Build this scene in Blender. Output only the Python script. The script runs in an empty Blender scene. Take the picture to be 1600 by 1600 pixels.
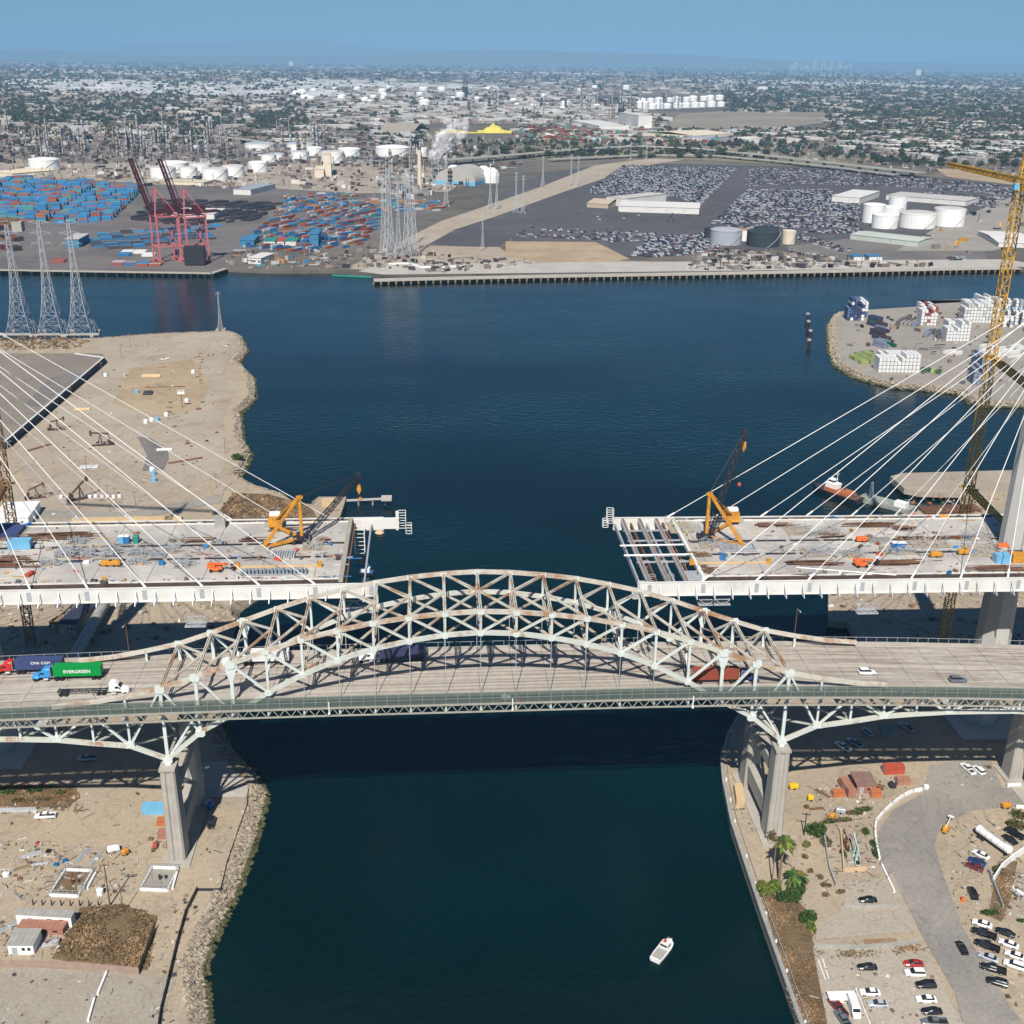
import bpy, math, random
import numpy as np
from mathutils import Vector, Matrix
from mathutils.geometry import tessellate_polygon
R_ = math.radians
sc = bpy.context.scene
# ------------------------------------------------------------------ camera
F_PX, PITCH, ROLL, YAW = 1783.365, 0.376963, 0.0120346, 0.0745317
CAM = np.array([-11.551, 0.0, 201.404])
fw = np.array([math.sin(YAW)*math.cos(PITCH), math.cos(YAW)*math.cos(PITCH), -math.sin(PITCH)])
r0 = np.array([math.cos(YAW), -math.sin(YAW), 0.0]); u0 = np.cross(r0, fw)
rt = math.cos(ROLL)*r0 + math.sin(ROLL)*u0; up = -math.sin(ROLL)*r0 + math.cos(ROLL)*u0
cd = bpy.data.cameras.new("camera"); cam = bpy.data.objects.new("camera", cd); sc.collection.objects.link(cam)
cam.matrix_world = Matrix(((rt[0], up[0], -fw[0], CAM[0]), (rt[1], up[1], -fw[1], CAM[1]), (rt[2], up[2], -fw[2], CAM[2]), (0, 0, 0, 1)))
cd.sensor_width = 36; cd.lens = F_PX/1600*36; cd.clip_start = 1; cd.clip_end = 200000
sc.camera = cam
# ------------------------------------------------------------------ light: clear afternoon, sun behind the viewer
SUN_EL, SUN_DIR = R_(48.0), np.array([0.20, 0.98])       # direction the shadows fall on the ground
w = bpy.data.worlds.new("World"); sc.world = w; w.use_nodes = True
nt = w.node_tree; bg = nt.nodes['Background']
sky = nt.nodes.new('ShaderNodeTexSky'); sky.sky_type = 'NISHITA'; sky.sun_disc = False
sky.sun_elevation = SUN_EL; sky.sun_rotation = math.atan2(-SUN_DIR[0], -SUN_DIR[1])
sky.altitude = 200; sky.air_density = 1.0; sky.dust_density = 0.3; sky.ozone_density = 6.0
tint = nt.nodes.new('ShaderNodeMix'); tint.data_type = 'RGBA'; tint.blend_type = 'MULTIPLY'; tint.inputs[0].default_value = 1.0; tint.inputs[7].default_value = (0.74, 1.20, 1.50, 1)
nt.links.new(sky.outputs[0], tint.inputs[6]); nt.links.new(tint.outputs[2], bg.inputs[0]); bg.inputs[1].default_value = 0.036
sd = bpy.data.lights.new("sun", 'SUN'); sd.energy = 5.0; sd.angle = R_(0.53); sd.color = (1.0, 0.94, 0.86)
so = bpy.data.objects.new("sun", sd); sc.collection.objects.link(so)
n_ = SUN_DIR/np.linalg.norm(SUN_DIR)
so.rotation_euler = Vector((n_[0]*math.cos(SUN_EL), n_[1]*math.cos(SUN_EL), -math.sin(SUN_EL))).to_track_quat('-Z', 'Y').to_euler()
so.location = (0, 0, 400)
sc.view_settings.view_transform = 'Standard'; sc.view_settings.look = 'None'
sc.view_settings.exposure = 0.27; sc.view_settings.gamma = 1.0
sc.cycles.max_bounces = 5; sc.cycles.diffuse_bounces = 2; sc.cycles.glossy_bounces = 2
sc.cycles.transparent_max_bounces = 20; sc.cycles.volume_bounces = 0
# ------------------------------------------------------------------ measuring helpers
def ray(px, py): return fw + rt*(px-800)/F_PX + up*(800-py)/F_PX
def G(px, py, z=3.0):
    d = ray(px, py); t = (z-CAM[2])/d[2]; p = CAM+t*d
    return (float(p[0]), float(p[1]), float(z))
def PY(px, py, Y):
    d = ray(px, py); t = (Y-CAM[1])/d[1]; p = CAM+t*d
    return (float(p[0]), float(p[1]), float(p[2]))
# ------------------------------------------------------------------ materials
_M = {}
def mat(name, rgb, rough=0.75, var=0.12, scale=0.5, metal=0.0, bump=0.0, spec=0.3, second=None, amt=0.5, coord='Object', scale2=None, thr=0.55, soft=0.12):
    if name in _M: return _M[name]
    m = bpy.data.materials.new(name); m.use_nodes = True; t = m.node_tree; N = t.nodes; L = t.links
    b = N['Principled BSDF']; b.inputs['Roughness'].default_value = rough; b.inputs['Metallic'].default_value = metal
    b.inputs['Specular IOR Level'].default_value = spec
    tc = N.new('ShaderNodeTexCoord'); src = tc.outputs[coord]
    if coord == 'World':
        pass
    n = N.new('ShaderNodeTexNoise'); n.inputs['Scale'].default_value = scale; n.inputs['Detail'].default_value = 6; n.inputs['Roughness'].default_value = 0.65
    L.new(src, n.inputs['Vector'])
    cr = N.new('ShaderNodeValToRGB'); cr.color_ramp.elements[0].position = 0.3; cr.color_ramp.elements[1].position = 0.7
    cr.color_ramp.elements[0].color = (*[max(0, c*(1-var)) for c in rgb], 1); cr.color_ramp.elements[1].color = (*[min(1, c*(1+var)) for c in rgb], 1)
    L.new(n.outputs['Fac'], cr.inputs[0]); out = cr.outputs[0]
    if second is not None:
        n2 = N.new('ShaderNodeTexNoise'); n2.inputs['Scale'].default_value = scale2 or scale*0.3; n2.inputs['Detail'].default_value = 8; n2.inputs['Roughness'].default_value = 0.7
        L.new(src, n2.inputs['Vector'])
        r2 = N.new('ShaderNodeValToRGB'); r2.color_ramp.elements[0].position = thr-soft; r2.color_ramp.elements[1].position = thr+soft
        r2.color_ramp.elements[0].color = (0, 0, 0, 1); r2.color_ramp.elements[1].color = (amt, amt, amt, 1)
        L.new(n2.outputs['Fac'], r2.inputs[0])
        mx = N.new('ShaderNodeMix'); mx.data_type = 'RGBA'; L.new(r2.outputs[0], mx.inputs[0]); L.new(out, mx.inputs[6]); mx.inputs[7].default_value = (*second, 1); out = mx.outputs[2]
    L.new(out, b.inputs['Base Color'])
    if bump:
        bp = N.new('ShaderNodeBump'); bp.inputs['Strength'].default_value = 0.6; bp.inputs['Distance'].default_value = bump
        L.new(n.outputs['Fac'], bp.inputs['Height']); L.new(bp.outputs[0], b.inputs['Normal'])
    _M[name] = m; return m
def vmat(name, rough=0.8, spec=0.2, metal=0.0):
    """colour stored per face: every little building, crate or car of a mass keeps its own paint"""
    if name in _M: return _M[name]
    m = bpy.data.materials.new(name); m.use_nodes = True; t = m.node_tree; b = t.nodes['Principled BSDF']
    a = t.nodes.new('ShaderNodeAttribute'); a.attribute_name = 'Col'; t.links.new(a.outputs['Color'], b.inputs['Base Color'])
    b.inputs['Roughness'].default_value = rough; b.inputs['Specular IOR Level'].default_value = spec; b.inputs['Metallic'].default_value = metal
    _M[name] = m; return m
# ------------------------------------------------------------------ mesh builder
class MB:
    def __init__(s): s.v = []; s.f = []; s.c = []; s.m = []; s.cur = 0; s.col = None
    def add(s, v, f):
        o = len(s.v); s.v += [tuple(map(float, p)) for p in v]; s.f += [tuple(i+o for i in q) for q in f]; s.m += [s.cur]*len(f)
        if s.col is not None: s.c += [s.col]*len(f)
        return s
    def box(s, c, d, rz=0.0, taper=1.0):
        x, y, z = d[0]/2, d[1]/2, d[2]/2; a, b = math.cos(rz), math.sin(rz); v = []
        for dz in (-1, 1):
            k = taper if dz > 0 else 1
            for dx, dy in ((-1, -1), (1, -1), (1, 1), (-1, 1)):
                X, Y = dx*x*k, dy*y*k; v.append((c[0]+X*a-Y*b, c[1]+X*b+Y*a, c[2]+dz*z))
        return s.add(v, [(3, 2, 1, 0), (4, 5, 6, 7), (0, 1, 5, 4), (1, 2, 6, 5), (2, 3, 7, 6), (3, 0, 4, 7)])
    def beam(s, p, q, w, h=None, up=(0, 0, 1)):
        h = h or w; p = Vector(p); q = Vector(q); d = q-p
        if d.length < 1e-6: return s
        d.normalize(); u = Vector(up)
        if abs(d.dot(u)) > 0.97: u = Vector((1, 0, 0)) if abs(d.x) < 0.9 else Vector((0, 1, 0))
        a = d.cross(u).normalized(); b = a.cross(d).normalized(); v = []
        for e in (p, q):
            for i, j in ((-1, -1), (1, -1), (1, 1), (-1, 1)): v.append(e+a*(i*w/2)+b*(j*h/2))
        return s.add(v, [(3, 2, 1, 0), (4, 5, 6, 7), (0, 1, 5, 4), (1, 2, 6, 5), (2, 3, 7, 6), (3, 0, 4, 7)])
    def cyl(s, p, q, r0, r1=None, n=12, caps=True):
        r1 = r0 if r1 is None else r1; p = Vector(p); q = Vector(q); d = (q-p).normalized()
        u = Vector((0, 0, 1)) if abs(d.z) < 0.9 else Vector((1, 0, 0)); a = d.cross(u).normalized(); b = d.cross(a).normalized(); v = []
        for e, r in ((p, r0), (q, r1)):
            for i in range(n):
                t = 2*math.pi*i/n; v.append(e+a*(r*math.cos(t))+b*(r*math.sin(t)))
        f = [(i, (i+1) % n, n+(i+1) % n, n+i) for i in range(n)]
        if caps: f += [tuple(range(n-1, -1, -1)), tuple(range(n, 2*n))]
        return s.add(v, f)
    def lathe(s, c, prof, n=24):
        v = []; f = []
        for r, z in prof:
            for i in range(n): t = 2*math.pi*i/n; v.append((c[0]+r*math.cos(t), c[1]+r*math.sin(t), c[2]+z))
        for k in range(len(prof)-1):
            for i in range(n): f.append((k*n+i, k*n+(i+1) % n, (k+1)*n+(i+1) % n, (k+1)*n+i))
        f += [tuple(range((len(prof)-1)*n, len(prof)*n)), tuple(range(n-1, -1, -1))]
        return s.add(v, f)
    def poly(s, pts, z0, z1, cap=True):
        n = len(pts); ar = sum(pts[i][0]*pts[(i+1) % n][1]-pts[(i+1) % n][0]*pts[i][1] for i in range(n))
        if ar < 0: pts = pts[::-1]
        v = [(p[0], p[1], z0) for p in pts]+[(p[0], p[1], z1) for p in pts]
        f = [(i, (i+1) % n, n+(i+1) % n, n+i) for i in range(n)]
        if cap:
            for t in tessellate_polygon([[Vector((p[0], p[1], 0)) for p in pts]]):
                a, b, c = t
                cr = (pts[b][0]-pts[a][0])*(pts[c][1]-pts[a][1])-(pts[b][1]-pts[a][1])*(pts[c][0]-pts[a][0])
                if cr < 0: a, c = c, a
                f.append((n+a, n+b, n+c))
        return s.add(v, f)
    def flat(s, pts, z):
        n = len(pts); f = []
        for t in tessellate_polygon([[Vector((p[0], p[1], 0)) for p in pts]]):
            a, b, c = t
            cr = (pts[b][0]-pts[a][0])*(pts[c][1]-pts[a][1])-(pts[b][1]-pts[a][1])*(pts[c][0]-pts[a][0])
            if cr < 0: a, c = c, a
            f.append((a, b, c))
        return s.add([(p[0], p[1], z) for p in pts], f)
    def prof(s, P, y0, y1):
        """side outline (x, z) extruded across y"""
        n = len(P); v = [(p[0], y0, p[1]) for p in P]+[(p[0], y1, p[1]) for p in P]
        f = [(i, n+i, n+(i+1) % n, (i+1) % n) for i in range(n)]+[tuple(range(n)), tuple(range(2*n-1, n-1, -1))]
        return s.add(v, f)
    def build(s, name, m=None, parent=None, smooth=False, world=True):
        me = bpy.data.meshes.new(name); off = (0, 0, 0)
        if parent is not None and world:
            q = parent
            ox = oy = oz = 0.0
            while q is not None: ox += q.location.x; oy += q.location.y; oz += q.location.z; q = q.parent
            off = (ox, oy, oz)
        V = np.array(s.v, dtype=np.float64)
        if off != (0, 0, 0): V = V-np.array(off)
        me.from_pydata(V.tolist(), [], s.f)
        for x in (m if isinstance(m, (list, tuple)) else [m]):
            if x is not None: me.materials.append(x)
        if any(s.m): me.polygons.foreach_set('material_index', s.m)
        if s.c:
            at = me.attributes.new('Col', 'FLOAT_COLOR', 'FACE')
            at.data.foreach_set('color', np.array([(c[0], c[1], c[2], 1.0) for c in s.c], dtype=np.float32).ravel())
        if smooth: me.polygons.foreach_set('use_smooth', [True]*len(me.polygons))
        me.update(); o = bpy.data.objects.new(name, me); sc.collection.objects.link(o)
        if parent is not None: o.parent = parent
        return o
def tag(o, label=None, cat=None, group=None, kind=None):
    if label: o['label'] = label
    if cat: o['category'] = cat
    if group: o['group'] = group
    if kind: o['kind'] = kind
    return o
def thing(name, label, cat, loc=(0, 0, 0), rz=0.0, group=None):
    o = bpy.data.objects.new(name, None); sc.collection.objects.link(o); o.location = loc; o.rotation_euler = (0, 0, rz)
    o.empty_display_size = 0.5
    return tag(o, label, cat, group)
def kids(o): return KID.get(o.name, [])
def dup(src, loc, rz=0.0, label=None, group=None, scale=None, cat=None):
    def cp(o, par):
        c = o.copy(); sc.collection.objects.link(c)
        if par is not None: c.parent = par
        for k in [x for x in o.children]: cp(k, c)
        return c
    r = cp(src, None); r.location = loc; r.rotation_euler = (0, 0, rz)
    if scale: r.scale = (scale, scale, scale) if not isinstance(scale, tuple) else scale
    if label: r['label'] = label
    if group: r['group'] = group
    if cat: r['category'] = cat
    return r
def struct(o, label=None, cat=None): 
    o['kind'] = 'structure'
    if label: o['label'] = label
    return o
_SN = [0]
def sheet(name, px, z, m, label=None, h=None):
    _SN[0] += 1; z += .006*_SN[0]
    pts = [G(x, y, z)[:2] for x, y in px]
    b = MB()
    if h: b.poly(pts, z-h, z)
    else: b.flat(pts, z)
    return struct(b.build(name, m), label)
rnd = random.Random(7)
# palette
STEEL = mat('bridge_steel', (0.55, 0.57, 0.51), 0.55, 0.08, 0.4, second=(0.33, 0.15, 0.055), amt=0.8, scale2=0.22, thr=0.60, soft=0.05)
STEELC = mat('bridge_steel_clean', (0.62, 0.67, 0.63), 0.5, 0.07, 0.4, second=(0.36, 0.2, 0.09), amt=0.45, scale2=0.3, thr=0.64, soft=0.06)
RUSTY = mat('bridge_steel_weathered', (0.56, 0.53, 0.45), 0.6, 0.10, 0.5, second=(0.34, 0.15, 0.05), amt=0.85, scale2=0.12, thr=0.55, soft=0.07)
CONC = mat('pier_concrete', (0.42, 0.39, 0.34), 0.85, 0.12, 0.25, second=(0.26, 0.25, 0.22), amt=0.5, scale2=0.08)
WHITE = mat('white_paint', (0.80, 0.80, 0.77), 0.5, 0.05, 0.3)
GALV = mat('galvanised_steel', (0.48, 0.50, 0.52), 0.5, 0.1, 0.5, metal=0.3)
DARK = mat('dark_rubber', (0.02, 0.02, 0.022), 0.7, 0.2, 2.0)
BLACK = mat('black_steel', (0.03, 0.032, 0.04), 0.5, 0.2, 1.0)
YEL = mat('yellow_paint', (0.62, 0.28, 0.03), 0.6, 0.2, 0.5, second=(.22, .10, .04), amt=.7, scale2=.35, thr=.56, soft=.08)
SKO = mat('dusty_orange_paint', (0.46, 0.15, 0.06), 0.75, 0.2, 0.5)
RUST = mat('rusted_steel', (0.17, 0.085, 0.05), 0.85, 0.3, 0.6)
CRED = mat('container_red', (0.42, 0.08, 0.045), 0.6, 0.15, 0.4)
CBLUE = mat('container_blue', (0.03, 0.17, 0.40), 0.55, 0.12, 0.4)
LBLUE = mat('light_blue_paint', (0.16, 0.42, 0.62), 0.55, 0.1, 0.4)
TEAL = mat('teal_paint', (0.03, 0.25, 0.2), 0.55, 0.1, 0.4)
GLASS = mat('vehicle_glass', (0.02, 0.025, 0.03), 0.12, 0.1, 1.0, spec=0.6)
ORANGE = mat('orange_paint', (0.75, 0.15, 0.03), 0.5, 0.12, 0.5)
WOOD = mat('timber', (0.24, 0.16, 0.09), 0.85, 0.25, 1.0)
TAN = mat('tan_paint', (0.58, 0.42, 0.24), 0.75, 0.1, 0.4)
# ================================================================== THE SETTING
WATER = bpy.data.materials.new('harbour_water'); WATER.use_nodes = True
t = WATER.node_tree; N = t.nodes; L = t.links; b = N['Principled BSDF']
b.inputs['Roughness'].default_value = 0.09; b.inputs['IOR'].default_value = 1.33; b.inputs['Specular IOR Level'].default_value = 0.38
tc = N.new('ShaderNodeTexCoord')
mp = N.new('ShaderNodeMapping'); mp.inputs['Scale'].default_value = (0.55, 1.0, 1.0); mp.inputs['Rotation'].default_value = (0, 0, R_(12)); L.new(tc.outputs['Object'], mp.inputs[0])
n1 = N.new('ShaderNodeTexNoise'); n1.inputs['Scale'].default_value = 0.30; n1.inputs['Detail'].default_value = 5; n1.inputs['Roughness'].default_value = 0.55; L.new(mp.outputs[0], n1.inputs['Vector'])
n2 = N.new('ShaderNodeTexNoise'); n2.inputs['Scale'].default_value = 0.006; n2.inputs['Detail'].default_value = 4; L.new(mp.outputs[0], n2.inputs['Vector'])
cr = N.new('ShaderNodeValToRGB'); cr.color_ramp.elements[0].position = 0.35; cr.color_ramp.elements[1].position = 0.65
cr.color_ramp.elements[0].color = (0.0002, 0.0070, 0.0080, 1); cr.color_ramp.elements[1].color = (0.0003, 0.0160, 0.0195, 1); L.new(n2.outputs[0], cr.inputs[0]); L.new(cr.outputs[0], b.inputs['Base Color'])
mm = N.new('ShaderNodeMath'); mm.operation = 'MULTIPLY_ADD'; L.new(n2.outputs[0], mm.inputs[0]); mm.inputs[1].default_value = 2.2; mm.inputs[2].default_value = -0.55
rr = N.new('ShaderNodeMapRange'); rr.inputs[1].default_value = .38; rr.inputs[2].default_value = .62; rr.inputs[3].default_value = .06; rr.inputs[4].default_value = .2; n4 = N.new('ShaderNodeTexNoise'); n4.inputs['Scale'].default_value = .012; n4.inputs['Detail'].default_value = 6; n4.inputs['Distortion'].default_value = 1.5; L.new(mp.outputs[0], n4.inputs['Vector']); L.new(n4.outputs[0], rr.inputs[0]); L.new(rr.outputs[0], b.inputs['Roughness'])
bp = N.new('ShaderNodeBump'); bp.inputs['Distance'].default_value = 0.6; L.new(mm.outputs[0], bp.inputs['Strength']); L.new(n1.outputs[0], bp.inputs['Height']); L.new(bp.outputs[0], b.inputs['Normal'])

def ground_mat(name, c0, c1, c2, s1=0.012, s2=0.15, bump=0.05, stretch=(1, 1, 1), rot=0, fine=1.2, tracks=None):
    m = bpy.data.materials.new(name); m.use_nodes = True; t = m.node_tree; N = t.nodes; L = t.links; b = N['Principled BSDF']
    b.inputs['Roughness'].default_value = 0.92; b.inputs['Specular IOR Level'].default_value = 0.15
    tc = N.new('ShaderNodeTexCoord'); mp = N.new('ShaderNodeMapping'); mp.inputs['Scale'].default_value = stretch; mp.inputs['Rotation'].default_value = (0, 0, rot); L.new(tc.outputs['Object'], mp.inputs[0])
    def noise(s, d=8, r=0.65, src=mp.outputs[0]):
        n = N.new('ShaderNodeTexNoise'); n.inputs['Scale'].default_value = s; n.inputs['Detail'].default_value = d; n.inputs['Roughness'].default_value = r; L.new(src, n.inputs['Vector']); return n.outputs[0]
    def ramp(x, a, bb):
        r = N.new('ShaderNodeMapRange'); r.inputs[1].default_value = a; r.inputs[2].default_value = bb; L.new(x, r.inputs[0]); return r.outputs[0]
    def mix(f, a, bb):
        x = N.new('ShaderNodeMix'); x.data_type = 'RGBA'; L.new(f, x.inputs[0])
        for k, i in ((a, 6), (bb, 7)):
            if isinstance(k, tuple): x.inputs[i].default_value = (*k, 1)
            else: L.new(k, x.inputs[i])
        return x.outputs[2]
    A = mix(ramp(noise(s1), 0.42, 0.58), c0, c1)
    B = mix(ramp(noise(s2, 6), 0.55, 0.72), A, c2)
    fn = noise(fine, 3)
    hv = N.new('ShaderNodeHueSaturation'); r = N.new('ShaderNodeMapRange'); r.inputs[1].default_value = 0.3; r.inputs[2].default_value = 0.7; r.inputs[3].default_value = 0.86; r.inputs[4].default_value = 1.12
    L.new(fn, r.inputs[0]); L.new(r.outputs[0], hv.inputs['Value']); L.new(B, hv.inputs['Color']); out = hv.outputs[0]
    # worn wheel lines: thin meandering ridges of a warped noise
    wn = N.new('ShaderNodeTexNoise'); wn.inputs['Scale'].default_value = max(s1*1.6, 0.012 if fine > .5 else s1); wn.inputs['Detail'].default_value = 2; wn.inputs['Distortion'].default_value = 1.2; L.new(mp.outputs[0], wn.inputs['Vector'])
    m1 = N.new('ShaderNodeMath'); m1.operation = 'MULTIPLY'; m1.inputs[1].default_value = 9; L.new(wn.outputs[0], m1.inputs[0]); m2 = N.new('ShaderNodeMath'); m2.operation = 'PINGPONG'; m2.inputs[1].default_value = .5; L.new(m1.outputs[0], m2.inputs[0])
    r3 = N.new('ShaderNodeMapRange'); r3.inputs[1].default_value = .0; r3.inputs[2].default_value = .09; r3.inputs[3].default_value = .84; r3.inputs[4].default_value = 1.0; L.new(m2.outputs[0], r3.inputs[0])
    h3 = N.new('ShaderNodeHueSaturation'); L.new(r3.outputs[0], h3.inputs['Value']); L.new(out, h3.inputs['Color']); out = h3.outputs[0]
    if tracks:
        wv = N.new('ShaderNodeTexWave'); wv.inputs['Scale'].default_value = tracks; wv.inputs['Distortion'].default_value = 6; wv.inputs['Detail'].default_value = 3; wv.inputs['Detail Scale'].default_value = 0.6; L.new(mp.outputs[0], wv.inputs['Vector'])
        h2 = N.new('ShaderNodeHueSaturation'); r2 = N.new('ShaderNodeMapRange'); r2.inputs[3].default_value = 0.93; r2.inputs[4].default_value = 1.05; L.new(wv.outputs[1], r2.inputs[0]); L.new(r2.outputs[0], h2.inputs['Value']); L.new(out, h2.inputs['Color']); out = h2.outputs[0]
    L.new(out, b.inputs['Base Color'])
    bp = N.new('ShaderNodeBump'); bp.inputs['Distance'].default_value = bump*2; bp.inputs['Strength'].default_value = 0.8; L.new(fn, bp.inputs['Height']); L.new(bp.outputs[0], b.inputs['Normal'])
    _M[name] = m; return m
DIRT = ground_mat('packed_dirt', (0.41, 0.335, 0.24), (0.355, 0.295, 0.22), (0.31, 0.25, 0.18), 0.02, 0.10, 0.08)
DIRT2 = ground_mat('pale_graded_dirt', (0.41, 0.355, 0.28), (0.36, 0.30, 0.23), (0.31, 0.24, 0.165), 0.012, 0.06, 0.08)
TANDIRT = ground_mat('tan_dirt', (0.36, 0.27, 0.17), (0.42, 0.33, 0.22), (0.30, 0.23, 0.15), 0.02, 0.1)
ASPH = ground_mat('worn_asphalt', (0.31, 0.285, 0.25), (0.235, 0.22, 0.20), (0.34, 0.31, 0.27), 0.03, 0.12, 0.02)
GREYC = ground_mat('grey_yard_concrete', (0.33, 0.30, 0.26), (0.29, 0.265, 0.23), (0.25, 0.23, 0.2), 0.02, 0.15, 0.02)
PALEC = ground_mat('pale_concrete', (0.47, 0.44, 0.39), (0.42, 0.39, 0.35), (0.36, 0.33, 0.3), 0.03, 0.2, 0.02)
DARKA = ground_mat('dark_asphalt', (0.085, 0.082, 0.088), (0.105, 0.10, 0.105), (0.13, 0.125, 0.125), 0.004, 0.03, 0.02)
SCRUB = ground_mat('dry_scrub', (0.16, 0.105, 0.06), (0.21, 0.15, 0.085), (0.09, 0.075, 0.035), 0.06, 0.25, 0.3)
CITYG = ground_mat('city_ground', (0.19, 0.165, 0.135), (0.10, 0.095, 0.08), (0.05, 0.052, 0.04), 0.0008, 0.012, 0.2, fine=0.05)
ROCK = mat('riprap_rock', (0.25, 0.205, 0.15), 0.9, 0.35, 0.8, bump=0.1)
WETR = mat('wet_rock', (0.075, 0.075, 0.04), 0.7, 0.5, 0.5)

# water: one sheet, beneath every shore
wb = MB(); wb.add([(-9000, -400, 0), (9000, -400, 0), (9000, 1400, 0), (-9000, 1400, 0)], [(0, 1, 2, 3)])
struct(wb.build('water', WATER), 'dark blue-green harbour water between the shores')
wb = MB(); wb.add([(-9000, -400, -12), (9000, -400, -12), (9000, 1400, -12), (-9000, 1400, -12)], [(0, 1, 2, 3)])

def land(name, pts, m, z=3.0, label=None, depth=6.0):
    b = MB(); b.poly(pts, z-depth, z); return struct(b.build(name, m), label)
def gp(L_, z=3.0): return [G(x, y, z)[:2] for x, y in L_]
shoreL = [(305, 1640), (300, 1600), (292, 1500), (318, 1440), (352, 1370), (378, 1300), (396, 1235), (380, 1205), (345, 1165), (322, 1110), (322, 1060), (345, 1000), (362, 945), (420, 905), (500, 880), (525, 826), (537, 790), (541, 776), (497, 776), (490, 788), (462, 785), (438, 771), (385, 755), (362, 741), (374, 722), (381, 705), (368, 682), (366, 640), (389, 617), (388, 587), (364, 562), (379, 545), (369, 522), (357, 517), (250, 521), (155, 528), (60, 532), (-120, 536)]
SL = gp(shoreL)
land('ground', SL+[(-2500, 840), (-2500, 60), (-60, 60)], DIRT, 3.0, 'packed dirt ground of the western shore')
shoreR = [(1262, 1640), (1250, 1600), (1222, 1520), (1190, 1430), (1160, 1340), (1142, 1285), (1129, 1220), (1126, 1185), (1138, 1145), (1162, 1105), (1240, 1055), (1344, 1003), (1324, 971), (1294, 969), (1294, 900), (1300, 860)]
SR = gp(shoreR)
dock = [(1296, 850), (1405, 804), (1440, 797), (1500, 790), (1500, 768), (1620, 764)]
land('ground', SR+gp(dock)+[(2500, 380), (2500, 60), (60, 60)], DIRT, 3.0, 'packed dirt ground of the eastern shore')
shoreP = [(1357, 484), (1312, 488), (1302, 506), (1305, 546), (1315, 568), (1348, 586), (1397, 598), (1465, 604), (1508, 609), (1530, 626), (1640, 628)]
SP = gp(shoreP)
land('ground', SP+[(2500, 700), (2500, 1010), (430, 1005)]+gp([(1600, 467), (1532, 467), (1465, 474), (1433, 479)]), GREYC, 3.0, 'grey paved container yard peninsula ringed by rock')
far = gp([(-60, 423), (0, 422), (331, 427), (351, 420), (422, 423), (530, 423), (600, 431), (1000, 428), (1060, 427), (1500, 419), (1660, 421)])
land('ground', [(-70000, 1200), (-2500, 1200)]+far+[(2500, 1220), (70000, 1300), (70000, 95000), (-70000, 95000)], CITYG, 3.0, 'far flat ground of the harbour and city reaching the horizon')
struct(wb.build('seabed', GREYC), 'harbour bed')
# ---- big paved patches on the far shore
K = 3.10
sheet('pavement', [(-300, 421), (331, 426), (345, 418), (360, 395), (560, 380), (640, 352), (700, 318), (560, 286), (-60, 280)], K, ground_mat('terminal_asphalt', (0.17, 0.155, 0.145), (0.13, 0.12, 0.115), (0.20, 0.185, 0.17), 0.01, 0.05, 0.02), 'grey paving of the container terminal')
sheet('pavement', [(645, 372), (700, 345), (770, 330), (868, 330), (800, 372), (775, 388), (650, 380)], K, DARKA, 'empty dark asphalt lot')
sheet('pavement', [(800, 368), (930, 290), (975, 254), (1160, 258), (1330, 262), (1620, 294), (1620, 330), (1520, 372), (1330, 372), (1250, 392), (1120, 388), (1060, 400), (980, 402), (940, 380), (800, 378)], K, DARKA, 'dark asphalt of the vast car storage lot')
sheet('pavement', [(735, 326), (850, 270), (975, 254), (930, 292), (860, 330)], K+0.05, DARKA, 'second empty asphalt lot')
sheet('path', [(545, 420), (600, 395), (650, 384), (780, 386), (800, 402), (1000, 408), (1060, 410), (1060, 414), (700, 420), (600, 424)], K+.03, DIRT2, 'pale dirt yard around the power towers')
sheet('pavement', [(790, 377), (930, 378), (985, 405), (880, 415), (790, 400)], K+0.05, TANDIRT, 'bare tan dirt field')
sheet('pavement', [(1230, 385), (1330, 372), (1530, 372), (1545, 410), (1340, 415), (1240, 412)], K+0.05, ground_mat('quay_asphalt', (0.19, 0.175, 0.16), (0.15, 0.14, 0.13), (0.22, 0.2, 0.18), 0.01, 0.05), 'grey asphalt behind the quay')
sheet('pavement', [(560, 424), (600, 412), (1570, 405), (1640, 416), (1600, 417), (1060, 424), (700, 428), (600, 429)], K+0.1, PALEC, 'pale concrete quay apron')
sheet('path', [(545, 417), (610, 385), (690, 345), (735, 330), (850, 290), (930, 258), (1030, 246), (1085, 247), (1000, 260), (880, 300), (775, 338), (712, 358), (665, 384), (610, 414)], K+0.15, DIRT2, 'dirt strip beneath the power lines')
sheet('pavement', [(1400, 392), (1470, 352), (1600, 300), (1640, 300), (1640, 372), (1550, 392)], K+0.15, GREYC, 'grey service yard beside the road')
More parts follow.
